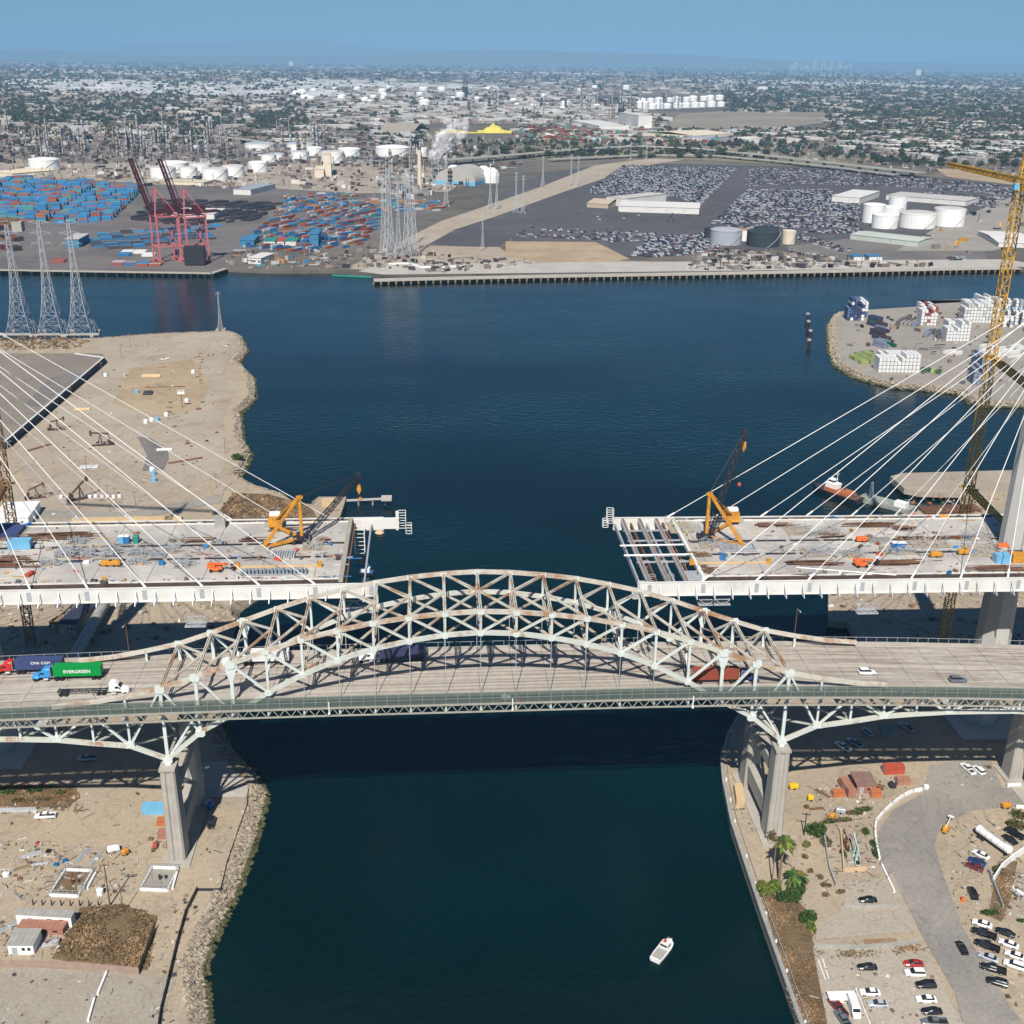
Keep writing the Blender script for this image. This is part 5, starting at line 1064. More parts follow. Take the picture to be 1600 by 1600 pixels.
def palm(label, p, h, cr, cols=GRN, z=3.0, seed=1):
    g = G(*p, z); t_ = thing('palm_tree', label, 'palm tree', g, 0, 'palm trees'); r = random.Random(seed); b = MB(); px = 0
    if h > 2:
        for k in range(6): b.cyl((px, 0, h*k/6), (px+.08*k*.3, 0, h*(k+1)/6), .42-.03*k, .40-.03*k, 8, caps=(k in (0, 5))); px += .08*k*.3
        b.build('trunk', WOOD, t_, world=False)
        b = MB(); b.col = (.2, .14, .08); leafy(b, (px, 0, h-1.3), .9, .9, 1.2, 150, .4, r, [(.2, .15, .09), (.15, .11, .06)]); b.build('dead_frond_skirt', LEAF, t_, world=False)
    b = MB()
    for k in range(46):
        a = r.uniform(0, 6.283); el = r.uniform(-.5, 1.2); L_ = cr*r.uniform(.8, 1.1); b.col = tuple(x*r.uniform(.7, 1.4) for x in cols[r.randrange(len(cols))]); P = []
        for j in range(5):
            q = j/4; P.append(Vector((px+math.cos(a)*L_*q*math.cos(el*(1-q*.6)), math.sin(a)*L_*q*math.cos(el*(1-q*.6)), h+L_*q*math.sin(el)*(1-q*.4)-q*q*L_*.55)))
        s = Vector((-math.sin(a), math.cos(a), 0)); v = []
        for j, w_ in enumerate((.05, .35, .5, .4, .03)): v += [P[j]-s*w_+Vector((0, 0, -.12)), P[j], P[j]+s*w_+Vector((0, 0, -.12))]
        f = []
        for j in range(4): f += [(3*j, 3*j+1, 3*j+4, 3*j+3), (3*j+1, 3*j+2, 3*j+5, 3*j+4)]
        b.add(v, f)
    b.build('crown_fronds', LEAF, t_, world=False); return t_
palm('tall fan palm with long bare trunk beside the eastern pier', (1217, 1376), 12.5, 3.2, GRN+YGR, seed=3); palm('low stout palm by the scrub corner below the tall palm', (1240, 1385), 3.6, 3.4, GRN+YGR, seed=5); palm('half-hidden tall palm with dark crown near the seawall', (1206, 1382), 9.0, 2.8, [(.02, .04, .015)], seed=9) if False else None
for k, (p, rx, ry, h, c, n) in enumerate([((1196, 1395), 2.6, 2.2, 3.0, YGR, 700), ((1209, 1392), 2.2, 2.0, 3.0, YGR, 600), ((1228, 1403), 3.6, 2.6, 2.6, GRN, 800), ((1243, 1396), 2.2, 1.6, 2.2, GRN, 400), ((1275, 1303), 2.8, 2.6, 3.2, GRN, 800), ((1262, 1440), 2.4, 2.0, 2.8, GRN, 650), ((1266, 1452), 1.2, 2.0, 2.0, YGR, 300), ((1203, 1312), 1.6, 1.6, 4.0, BRN, 260), ((1300, 1285), 3.4, .9, 1.0, GRN+BRN, 300), ((1318, 1282), 3.2, .9, 1.0, GRN+BRN, 300), ((1334, 1272), 3.2, .9, 1.2, GRN+BRN, 300), ((1350, 1266), 3.0, .9, 1.2, GRN+BRN, 300), ((1290, 1318), 1.8, 2.8, 1.2, GRN+BRN, 300), ((1260, 1322), 1.3, 1.6, 1.0, YGR+BRN, 260), ((1366, 1322), .9, 2.2, 1.2, GRN, 300), ((1368, 1335), .9, 2.0, 1.2, GRN, 300), ((1352, 1300), 1.0, 1.6, 1.2, GRN, 200), ((1585, 1290), 2.8, 2.6, 1.8, GRN+BRN, 500), ((1590, 1275), 2.6, 2.6, 1.6, GRN+BRN, 400), ((1548, 1428), 2.6, 1.0, 1.2, GRN, 300), ((1560, 1362), 1.8, 1.4, 1.2, BRN+GRN, 250), ((1594, 1440), 1.2, .6, .7, GRN, 120), ((373, 718), 4.0, 3.0, 3.4, GRN, 500), ((1317, 1335), .9, 2.0, .8, GRN, 160), ((1259, 1340), 1.0, .8, .8, BRN, 120), ((1266, 1362), .9, .8, .8, BRN, 120), ((1280, 1372), 1.0, .8, .8, BRN, 120), ((1290, 1384), 1.4, .8, .9, BRN, 160), ((1312, 1395), 1.6, .8, 1.0, BRN, 160), ((1289, 1400), 1.0, .8, .9, BRN, 120), ((12, 1240), 2.4, 1.0, 1.2, GRN, 240), ((55, 1238), 2.4, 1.0, 1.2, GRN, 240), ((95, 1240), 2.0, 1.0, 1.0, BRN+GRN, 200), ((28, 1252), 2.6, .9, .8, BRN, 200), ((70, 1250), 2.6, .9, .8, BRN, 200)]):
    bush(['round yellow-green bush touching the seawall', 'round yellow-green bush second from the seawall', 'wide dark green bush below the low palm', 'small dark green bush right beside the low palm', 'round dark green bush beside the dark utility pole', 'dark green bush halfway down the scrub strip', 'small yellow-green bush under the scrub strip bush', 'sparse bare shrub at the foot of the eastern pier', 'low weedy hedge just under the yellow pump', 'low weedy hedge beneath the grey pump trailer', 'low weedy hedge below the workshop', 'low weedy hedge nearest the curving white barrier', 'green shrub strip west of the sandy well pit', 'yellowing shrub below the utility pole with white box', 'narrow shrub hugging the inside of the white barrier bend', 'narrow shrub at the lower end of the white barrier bend', 'small green shrub beside the pale green pumpjack', 'shrub in the corner between light tower and tanker', 'shrub beside the yellow light tower near the road edge', 'low green shrub at the top of the double parking row', 'brown-green shrub at the corner of the tall white wall', 'tiny shrub beyond the double parking row', 'dark green shrub on the headland shore', 'thin shrub between the pumpjacks in the well pit', 'uppermost small brown tuft on the dirt slope', 'second small brown tuft on the dirt slope', 'third small brown tuft on the dirt slope', 'fourth brown tuft on the dirt slope, wider than the rest', 'brown tuft at the top edge of the empty pad', 'lowest brown tuft on the dirt slope', 'green weed clump at the western end of the weed strip', 'green weed clump in the middle of the weed strip', 'mixed weed clump at the eastern end of the weed strip', 'brown weed clump low in the weed strip', 'brown weed clump beside the pale slab stack'][k], p, rx, ry, h, c, n, .3 if h < 2 else .38)
# scrub grass: stuff
def scrubgrass(poly, n, label, cols, s=.35, seed=1):
    r = random.Random(seed); P = gp(poly); xs = [p[0] for p in P]; ys = [p[1] for p in P]; b = MB(); c = 0
    def inside(x, y):
        o = False
        for i in range(len(P)):
            a, d = P[i], P[i-1]
            if (a[1] > y) != (d[1] > y) and x < (d[0]-a[0])*(y-a[1])/(d[1]-a[1])+a[0]: o = not o
        return o
    while c < n:
        x, y = r.uniform(min(xs), max(xs)), r.uniform(min(ys), max(ys))
        if not inside(x, y): continue
        nz = math.sin(x*.45+seed)+math.sin(y*.38+x*.15)+math.sin(x*.9-y*.7+2)*.7; c += 1
        if nz < -.9 and r.random() < .75: continue
        k = r.uniform(.7, 1.3)*(1+.25*nz); col = cols[(r.randrange(2) if nz > .3 else r.randrange(len(cols)))]; b.col = tuple(q*k for q in col); h = s*r.uniform(.3, 1.5)*(1+.3*nz); x += r.gauss(0, .5); y += r.gauss(0, .5)
        for _ in range(2):
            a = r.uniform(0, 3.14); dx, dy = math.cos(a)*s, math.sin(a)*s; b.add([(x-dx, y-dy, 3.04), (x+dx, y+dy, 3.04), (x+dx*.6+r.uniform(-.2, .2), y+dy*.6, 3.04+h), (x-dx*.6, y-dy*.6+r.uniform(-.2, .2), 3.04+h)], [(0, 1, 2, 3)])
    return tag(b.build('dry_grass', LEAF), label, 'grass', kind='stuff')
SB = [(0.20, 0.13, 0.07), (0.27, 0.19, 0.11), (0.11, 0.09, 0.04), (0.15, 0.10, 0.055), (0.08, 0.075, 0.035)]
scrubgrass([(94, 1480), (114, 1450), (127, 1420), (190, 1414), (243, 1434), (229, 1514), (120, 1503), (82, 1497)], 4600, 'matted brown dry scrub filling the fenced plot', SB, .35, 1)
scrubgrass([(1190, 1397), (1240, 1402), (1266, 1432), (1268, 1482), (1296, 1640), (1262, 1640), (1234, 1545), (1207, 1450)], 4200, 'brown dry scrub between the seawall and the car park', SB, .3, 2)
scrubgrass([(-20, 1227), (113, 1230), (123, 1245), (103, 1260), (-20, 1256)], 1500, 'dry weeds in the strip above the white pickup', SB+[(0.09, 0.11, 0.03)], .3, 3)
scrubgrass([(1562, 1347), (1588, 1347), (1578, 1400), (1563, 1438), (1547, 1428)], 900, 'brown scrub inside the grey-green fence', SB, .3, 4)
scrubgrass([(345, 795), (365, 772), (420, 774), (485, 791), (490, 806), (350, 810)], 1400, 'brown scrub on the bank behind the new deck', SB, .6, 5)
scrubgrass([(1272, 1484), (1330, 1488), (1436, 1480), (1436, 1486), (1330, 1496), (1272, 1492)], 700, 'weeds along the grey wall of the small car park', SB, .3, 6)
scrubgrass([(0, 527), (110, 527), (140, 533), (120, 545), (0, 548)], 700, 'dry brown weeds on the upper shore of the headland', SB, .8, 7)
# yard wall coping, well pit walls
t_ = wallrun('retaining_wall', 'long retaining wall of the raised yard with pale coping, shade painted into its face', 'wall', [(8, 690), (162, 559), (117, 553)], .5, .8, WHITE, z=7.6)
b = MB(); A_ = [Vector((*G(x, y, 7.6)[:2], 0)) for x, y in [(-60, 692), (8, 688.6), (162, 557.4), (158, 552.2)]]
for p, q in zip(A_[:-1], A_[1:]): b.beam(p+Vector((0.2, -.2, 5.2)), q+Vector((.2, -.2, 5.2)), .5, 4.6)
b.build('wall_face', mat('shaded_wall_panel', (0.045, 0.05, 0.07), .8, .2, .3), t_)  # near-black blue puts the wall's shade into its colour
for a_, l_ in (([(1313, 1300), (1318, 1362)], 'sandy wall on the seaward side of the well pit'), ([(1318, 1362), (1354, 1360)], 'sandy wall along the bottom of the well pit'), ([(1286, 1300), (1296, 1360), (1306, 1386)], 'grey curving fence between tufts and the well pit')):
    wallrun('low_wall', l_, 'wall', a_, 1.2, .35, TAN if 'sandy' in l_ else GREYR)
# shadowed things between the bridges, west side
flatbox('flat_roof_building', 'dark blue-roofed building between the two bridges', 'building', [(92, 990), (118, 992), (144, 945)], 4.0, GREYR, roof=mat('slate_blue_roof', (0.04, 0.05, 0.08), .7, .1, .3))
a, c = Vector(G(165, 945, 6)), Vector(G(108, 1045, 6)); t_ = thing('conveyor_tube', 'long pale enclosed conveyor tube running under both bridges', 'conveyor', (*a.xy, 3)); b = MB(); b.cyl((a.x, a.y, 7), (c.x, c.y, 7), 2.0, n=14); b.build('tube', GREYR, t_); b = MB(); [b.beam((a.x+(c.x-a.x)*k/5, a.y+(c.y-a.y)*k/5, 3), (a.x+(c.x-a.x)*k/5, a.y+(c.y-a.y)*k/5, 5.5), .6) for k in range(1, 5)]; b.build('trestle', GALV, t_)
flatbox('white_roofed_building', 'white-roofed building with dark gable side behind the new deck', 'building', [(-10, 826), (46, 824), (66, 798)], 4.5, WHITE, roof=WHITE)
obox('long_barrier_wall', 'long tan containment wall behind the new deck', 'wall', (112, 816), (284, 813), 2.2, 1.4, TAN)
flatbox('dirt_heap_shed', 'brown tarpaulin-covered heap between the bridges', 'heap', [(78, 982), (100, 986), (104, 975)], 2.5, WOOD)
# ================================================================== ON THE NEW DECKS
def zw(x): return 67.12
def ze(x): return 66.12-.008*x
def dk(px, py, east):
    z = 67.1 if not east else 65.2
    g = G(px, py, z)
    if east: g = G(px, py, ze(g[0])); return (g[0], g[1], ze(g[0]))
    return g
def lattice(b, p, q, w0, w1=None, bay=None, t=.12, up=(0, 0, 1)):
    w1 = w1 or w0; p = Vector(p); q = Vector(q); d = (q-p); L_ = d.length; d.normalize(); u = Vector(up)
    if abs(d.dot(u)) > .97: u = Vector((1, 0, 0))
    a = d.cross(u).normalized(); c = a.cross(d).normalized(); n = max(2, int(L_/(bay or w0*1.1)))
    def ring(k): w_ = (w0+(w1-w0)*k/n)/2; o = p+d*(L_*k/n); return [o+a*(i*w_)+c*(j*w_) for i, j in ((-1, -1), (1, -1), (1, 1), (-1, 1))]
    A = ring(0)
    for k in range(n):
        B = ring(k+1)
        for j in range(4):
            b.beam(A[j], B[j], t*1.4); b.beam(B[j], B[(j+1) % 4], t)
            b.beam(A[j], B[(j+1) % 4], t) if k % 2 else b.beam(A[(j+1) % 4], B[j], t)
        A = B
def derrick(label, foot, mtop, leg1, leg2, tip, tipY, east, hook, hookz):
    f0 = dk(*foot, east); z = f0[2]; Y0 = f0[1]; t_ = thing('derrick_crane', label, 'crane', f0, 0, 'derrick cranes on the new decks'); f = Vector(f0); m_ = PY(*mtop, Y0); mt = Vector((f.x, f.y, m_[2]))
    b = MB(); b.beam(f+Vector((0, 0, .5)), mt, .9, .9); b.beam(mt-Vector((1, 0, .4)), mt+Vector((1, 0, -.4)), .7); b.build('mast', YEL, t_)
    for l in (leg1, leg2):
        g = Vector(dk(*l, east)); b = MB()
        s = (g-f).cross(Vector((0, 0, 1))).normalized()*.55
        for k in (-1, 1): b.beam(mt+s*k*.5, g+s*k+Vector((0, 0, .6)), .42)
        for k in range(8): r_ = mt.lerp(g, k/8); r2 = mt.lerp(g, (k+1)/8); b.beam(r_-s*.7*(1 if k % 2 else -1), r2+s*.7*(1 if k % 2 else -1), .15)
        b.build('back_leg', YEL, t_)
        b = MB(); b.beam(f+Vector((0, 0, .9)), g+Vector((0, 0, .9)), .6, .8); b.build('sill', YEL, t_)
        b = MB(); b.box((g.x, g.y, z+.5), (4.2, 2.4, 1.0)); b.build('leg_anchor_block', GREYR, t_)
    tp = Vector(PY(*tip, tipY)); bs = f+Vector((1.2 if not east else .8, 0, 1.2)); b = MB(); lattice(b, bs, tp, 1.5, .9, 1.7, .13); b.build('boom', BLACK, t_)
    b = MB(); b.box(tp, (1.4, .8, 1.2)); b.cyl(tp+Vector((0, -.5, .3)), tp+Vector((0, .5, .3)), .8, n=12); b.build('boom_head', BLACK, t_)
    b = MB()
    for dy in (-.5, -.2, .2, .5): b.cyl(mt+Vector((0, dy, 0)), tp+Vector((0, dy, .4)), .05, n=5)
    b.build('luffing_rope', BLACK, t_); hk = Vector((tp.x, tp.y, hookz)); b = MB()
    for dx in (-.25, .25): b.cyl(tp+Vector((dx, 0, 0)), hk+Vector((dx, 0, 0)), .05, n=5)
    b.build('hoist_rope', BLACK, t_); h1 = PY(*hook, tipY); b = MB(); b.prof([(hk.x-.5, h1[2]+1.2), (hk.x+.5, h1[2]+1.2), (hk.x+.7, h1[2]-.5), (hk.x, h1[2]-2.0), (hk.x-.7, h1[2]-.5)], tp.y-.4, tp.y+.4); b.build('hook_block', YEL, t_)
    b = MB(); [b.box((f.x+dx, f.y+dy, z+.35), (.8, 6, .7)) for dx, dy in ((-2, 0), (2, 0))]; b.box((f.x, f.y, z+.8), (5.5, 3.4, .5)); b.cyl((f.x, f.y, z+.9), (f.x, f.y, z+1.8), 1.8, n=16); b.build('base_frame', BLACK, t_)
    b = MB(); g = Vector(dk(*leg2, east)); h = f.lerp(g, .85); b.box((h.x, h.y, z+2.2), (4.2, 3.0, 2.2)); [b.cyl((h.x-1.3+k*1.3, h.y-1.3, z+3.8), (h.x-1.3+k*1.3, h.y+1.3, z+3.8), .75, n=12) for k in range(3)]; b.build('winch_house', YEL, t_)
    b = MB(); b.box((h.x, h.y+.2, z+4.9), (3.2, 2.0, .9)); b.build('winch_roof', WHITE, t_)
    return t_, hk
_, hk = derrick('orange-yellow derrick crane on the western deck with its black boom leaning out over the water', (472, 845), (466, 775), (410, 860), (424, 823), (560, 744), 338, False, (555, 763), 30)
derrick('orange-yellow derrick crane on the eastern deck with its black boom raised steeply', (1103, 841), (1106, 770), (1162, 857), (1150, 815), (1164, 676), 322, True, (1160, 696), 84)
hk = Vector((hk.x, hk.y, 30)); lp = PY(557, 884, hk.y); t_ = thing('lifting_frame', 'blue lifting frame with red swivel hanging from the western derrick hook', 'lifting frame', (hk.x, hk.y, lp[2])); b = MB(); b.box((0, 0, 0), (4.5, 1.6, .5)); b.box((0, 0, -.6), (3.2, 1.2, .6)); b.build('frame_beam', CBLUE, t_, world=False); b = MB(); b.cyl((0, 0, .3), (0, 0, 3.2), .35, .5, 8); b.build('swivel', CRED, t_, world=False)
for o in list(sc.objects):
    if o.name == 'hoist_rope': pass
rb = MB(); rb.cyl((hk.x, hk.y, 30.2), (hk.x, hk.y, lp[2]+3.2), .05, n=5) if lp[2]+3.2 < 30 else rb.cyl((hk.x, hk.y, 29), (hk.x, hk.y, 30), .05, n=5); rb.build('sling_rope', BLACK, t_)
g = PY(1155, 757, 322); t_ = thing('hook_ball', 'small red hook ball hanging beside the raised black boom', 'hook', g); b = MB(); b.lathe((0, 0, -.7), [(.2, 0), (.6, .4), (.6, .9), (.2, 1.4)], 10); b.build('ball', CRED, t_, world=False); b = MB(); b.cyl((0, 0, .6), (0.3, 0, 16), .04, n=5); b.build('rope', BLACK, t_, world=False)
# tower cranes
def tower_crane(label, x, y, z0, z1, jib_to, ties, m, jl=1.7):
    t_ = thing('tower_crane', label, 'tower crane', (x, y, z0), 0, 'tower cranes at the pylons'); b = MB(); lattice(b, (x, y, z0), (x, y, z1), 2.6, 2.6, 3.0, .2); b.build('mast', m, t_)
    b = MB(); b.box((x, y, z1+.6), (3.4, 3.4, 1.6)); b.cyl((x, y, z1+1.4), (x, y, z1+2.4), 1.7, n=14); b.build('slewing_ring', m, t_)
    j = Vector(jib_to); c = Vector((x, y, z1+3)); b = MB(); lattice(b, c, j, jl, jl*.8, 2.0, .2); b.build('jib', m, t_)
    bk = c-(j-c).normalized()*18; b = MB(); lattice(b, c, bk, 1.6, 1.6, 2.0, .18); b.build('counter_jib', m, t_); b = MB(); b.box((bk.x, bk.y, bk.z-1.5), (3, 3, 3)); b.build('counterweight', GREYR, t_)
    b = MB(); lattice(b, c, c+Vector((0, 0, 9)), 1.8, .5, 2.0, .18); b.build('top_frame', m, t_); b = MB(); [b.cyl(c+Vector((0, 0, 9)), q, .08, n=5) for q in (c.lerp(j, .6), bk)]; b.build('tie_bar', m, t_)
    b = MB(); b.box((x-2.2, y-1.6, z1+1.2), (1.6, 1.6, 2.0)); b.build('operator_cab', LBLUE, t_)
    for z, px in ties: b = MB(); lattice(b, (x, y-1.5, z), (px, 313, z), 1.6, 1.6, 2.0, .2); b.beam((x-2.5, y-2, z), (x+2.5, y-2, z), .5, .6); b.beam((x-2.5, y+2, z), (x+2.5, y+2, z), .5, .6); b.build('tie_frame', m, t_)
    return t_
CRY = mat('crane_yellow', (0.62, 0.36, 0.05), .55, .2, .3, second=(.2, .1, .05), amt=.6, scale2=.2)
ma = G(1474, 1000, 5)
tower_crane('yellow lattice tower crane rising beside the eastern pylon with its jib reaching inland', ma[0], ma[1], 3, 165, (ma[0]+2, ma[1]+58, 168), [(64.5, 170), (111, 168)], CRY)
mb = G(48, 1000, 5)
tower_crane('rusty lattice tower crane beside the western pylon, its head above the picture edge' if False else 'rust-coloured lattice tower crane standing beside the western pylon', mb[0], mb[1], 3, 150, (mb[0]-55, mb[1]+10, 153), [(64.5, -148), (100, -148)], mat('crane_rust', (.22, .12, .05), .7, .3, .3))
# deck furniture
def dthing(fn, label, px, py, east, *a, **k): return fn(label, (px, py), *a, z=dk(px, py, east)[2]+.03, **k)
def rebar(label, px, py, east, L_, n, rz=0.0, m=RUST):
    g = dk(px, py, east); t_ = thing('rebar_stack', label, 'steel bars', (g[0], g[1], g[2]+.02), rz, 'stacks of steel on the new decks'); r = random.Random(int(px))
    for k in range(n):
        b = MB(); y = r.uniform(-1.4, 1.4); l = L_*r.uniform(.5, 1); x = r.uniform(-.2, .2)*L_; b.beam((x-l/2, y, .2+.18*(k % 5)), (x+l/2, y+r.uniform(-.3, .3), .2+.18*(k % 5)), r.uniform(.12, .5), .16); b.build('steel_bar', m, t_, world=False)
    return t_
def lift(label, px, py, east, rz=0.0, m=ORANGE):
    g = dk(px, py, east); t_ = thing('boom_lift', label, 'boom lift', (g[0], g[1], g[2]+.02), rz, 'boom lifts and machines on the new decks'); b = MB(); loft(b, [(-1.8, 1.0, .5, 1.1, .1), (-1.5, 1.15, .45, 1.3, .1), (1.5, 1.15, .45, 1.3, .1), (1.8, 1.0, .5, 1.1, .1)]); b.box((-1.2, 0, 1.8), (2.2, 1.6, .9)); b.build('chassis', m, t_, world=False)
    b = MB(); b.beam((-1.6, 0, 2.3), (3.4, 0, 2.0), .45, .5); b.beam((3.2, 0, 2.1), (4.2, 0, 1.4), .25); b.build('boom_arm', m, t_, world=False); b = MB(); [b.beam((4.2+x, y, .9), (4.2+x, y, 2.0), .08) for x in (0, 1) for y in (-.8, .8)]; b.box((4.7, 0, .9), (1.0, 1.6, .08)); b.box((4.7, 0, 1.9), (1.0, 1.6, .06)); b.build('work_basket', BLACK, t_, world=False)
    for x in (-1.25, 1.25):
        for s in (-1, 1): b = MB(); b.cyl((x, s*.8, .5), (x, s*1.25, .5), .5, n=12); b.build('wheel', DARK, t_, world=False)
    return t_
lift('orange boom lift on the western deck near the stack of grey panels', 338, 892, False); lift('orange boom lift between two dark steel stacks on the eastern deck', 1345, 885, True, .05); lift('small yellow lift beside a grey mat on the eastern deck', 1347, 846, True, 0, YEL) if False else None
for a_ in [('yellow compactor in the middle of the western deck', 168, 884, False, YEL), ('second yellow compactor in the middle of the western deck', 179, 884, False, YEL), ('orange machine in front of the grey mat on the eastern deck', 1346, 846, True, ORANGE), ('yellow machine near the eastern pylon', 1505, 866, True, YEL), ('small yellow loader beside the third steel stack', 1462, 870, True, YEL), ('orange generator by the eastern pylon foot', 1566, 857, True, ORANGE)]:
    dthing(generator, a_[0], a_[1], a_[2], a_[3], m=a_[4], name='compact_machine', cat='machine', L_=3.4)
def toilet(label, px, py, east, m):
    g = dk(px, py, east); t_ = thing('portable_toilet', label, 'portable toilet', (g[0], g[1], g[2]+.02), 0, 'portable toilets on the new decks'); b = MB(); b.box((0, 0, 1.1), (1.5, 1.5, 2.2)); b.build('cabin', m, t_, world=False); b = MB(); b.box((0, 0, 2.28), (1.6, 1.6, .16), taper=.8); b.build('roof', WHITE if m != TEAL else m, t_, world=False); b = MB(); b.box((0, -.77, 1.05), (.9, .06, 1.9)); b.build('door', m, t_, world=False)
for l_, x, m in (('light blue portable toilet, westernmost of three on the western deck', 190, LBLUE), ('darker blue portable toilet in the middle of three on the western deck', 199, CBLUE), ('green portable toilet, easternmost of three on the western deck', 213, TEAL)): toilet(l_, x, 848, False, m)
for k in range(4): toilet('blue portable toilet in the tight row of four, '+['nearest the grey mat', 'second from the grey mat', 'third from the grey mat', 'nearest the pylon'][k], 1396+k*4.7, 858, True, CBLUE)
def dbox(name, label, cat, px, py, qx, east, wd, h, m):
    a, c = dk(px, py, east), dk(qx, py, east); return container(name, label, m, max(1, c[0]-a[0]), wd, h, 'boxes on the new decks', ridges=max(4, int((c[0]-a[0])*2)), loc=((a[0]+c[0])/2, a[1]+wd/2, a[2]+.02), cat=cat)
dbox('site_container', 'light blue site container on the western deck', 'container', 12, 859, 47, False, 3, 2.6, LBLUE); dbox('tarp_covered_load', 'dark blue covered load at the western pylon', 'load', -20, 842, 26, False, 8, 1.2, NAVY)
dbox('site_container', 'light blue site container next to the yellow box on the eastern deck', 'container', 1556, 881, 1578, True, 2.6, 2.6, LBLUE); dbox('site_container', 'mustard site container at the eastern pylon', 'container', 1582, 880, 1606, True, 2.6, 2.6, YEL); dbox('site_container', 'blue cabinet near the end of the eastern deck', 'cabinet', 1126, 876, 1134, True, 1.5, 1.8, CBLUE)
dbox('site_container', 'grey box beside the winch house of the western derrick', 'box', 336, 826, 352, False, 2, 3.4, GREYR); dbox('site_container', 'blue tool crate in the centre strip of the western deck', 'crate', 248, 884, 256, False, 1.3, 1.2, CBLUE); dbox('site_container', 'rusty box on the sand beneath the eastern deck', 'box', 1, 1, 2, True, 1, 1, RUST) if False else None
for k, (px, py, e, L_, n, rz) in enumerate([(40, 843, 0, 12, 8, 0), (100, 838, 0, 18, 12, .03), (105, 842, 0, 12, 8, 0), (12, 875, 0, 14, 8, 0), (10, 886, 0, 14, 8, 0), (395, 846, 0, 8, 5, 0), (310, 847, 0, 9, 6, 0), (445, 830, 0, 10, 5, 0), (505, 845, 0, 4, 6, 0), (1192, 823, 1, 5, 10, 0), (1222, 821, 1, 9, 6, 0), (1356, 822, 1, 15, 14, 0), (1412, 828, 1, 8, 10, 0), (1275, 882, 1, 16, 14, 0), (1402, 881, 1, 15, 14, 0), (1485, 842, 1, 14, 8, .05), (1300, 838, 1, 9, 6, .1), (1420, 843, 1, 10, 7, 0), (1560, 890, 1, 18, 9, 0), (1255, 902, 1, 9, 2, -.05), (1085, 868, 1, 4, 7, 0), (1098, 868, 1, 4, 7, 0), (1110, 892, 1, 5, 5, 0)]):
    rebar(['dark steel stack behind the light blue site container', 'long jumbled dark steel stack on the western deck', 'lower dark steel stack near the long jumbled one', 'brown beams at the western edge of the centre strip', 'brown beams below them at the western edge', 'dark steel bars beside the western derrick winch', 'small brown beams on the western deck centre', 'brown beams behind the derrick legs', 'short brown beams near the western tip', 'compact square rusty stack near the eastern derrick', 'forked rusty steel east of the compact square stack', 'large dark steel stack along the far eastern edge', 'medium dark steel stack next to the large one', 'large dark steel stack west of the orange boom lift', 'large dark steel stack east of the orange boom lift', 'long thin beams towards the eastern pylon', 'mixed rusty bars near the grey mat', 'rusty bars in the centre strip of the eastern deck', 'long dark rails in front of the blue and mustard containers', 'two thin bars near the lower edge of the eastern deck', 'first tan crate stack beside the eastern derrick', 'second tan crate stack beside the eastern derrick', 'low rusty bars near the eastern tip'][k], px, py, bool(e), L_, n, rz, WOOD if k in (20, 21, 8) else RUST)
# scaffold-like rebar cages of the centre strip, grey panel stacks, mats
def grid_stack(label, px, py, qx, qy, east, m, name='panel_stack', h=1.0, dx=.9):
    a, c = dk(px, py, east), dk(qx, qy, east); x0, x1 = a[0], c[0]; y0, y1 = sorted((a[1], c[1])); t_ = thing(name, label, 'panels', ((x0+x1)/2, (y0+y1)/2, a[2]+.02), 0, 'panels and mats on the new decks'); b = MB(); x = x0
    while x < x1: b.box((x-(x0+x1)/2, 0, h*.5), (dx*.75, y1-y0, h*(.6+.4*((int(x*7)) % 3)/2))); x += dx*1.15
    b.build('panel', m, t_, world=False); b = MB(); [b.beam((-(x1-x0)/2, s*(y1-y0)/2, h*.2), ((x1-x0)/2, s*(y1-y0)/2, h*.2), .2) for s in (-1, 1)]; b.build('frame_rail', GALV, t_, world=False); return t_
grid_stack('row of bluish-grey formwork panels near the western tip', 378, 900, 480, 893, False, mat('formwork_grey_blue', (.20, .25, .29), .6, .2, .5), h=1.4); grid_stack('flat grey mat on the centre of the eastern deck', 1361, 849, 1388, 840, True, GREYR, h=.3, dx=.5); grid_stack('pale grey mat near the far edge of the eastern deck', 1268, 839, 1284, 832, True, GREYR, h=.3, dx=.5)
grid_stack('white decking frame in the centre strip of the western deck', 235, 872, 262, 866, False, GALV, h=.8, dx=.4); grid_stack('grey girder bundle below the western derrick', 425, 872, 462, 862, False, GALV, h=.8, dx=.6); grid_stack('grey girder bundle at the foot of the eastern derrick leg', 1128, 862, 1176, 852, True, GALV, h=.8, dx=.6); grid_stack('grey plates beside the eastern derrick boom foot', 1060, 832, 1092, 820, True, GREYR, h=.12, dx=1.1)
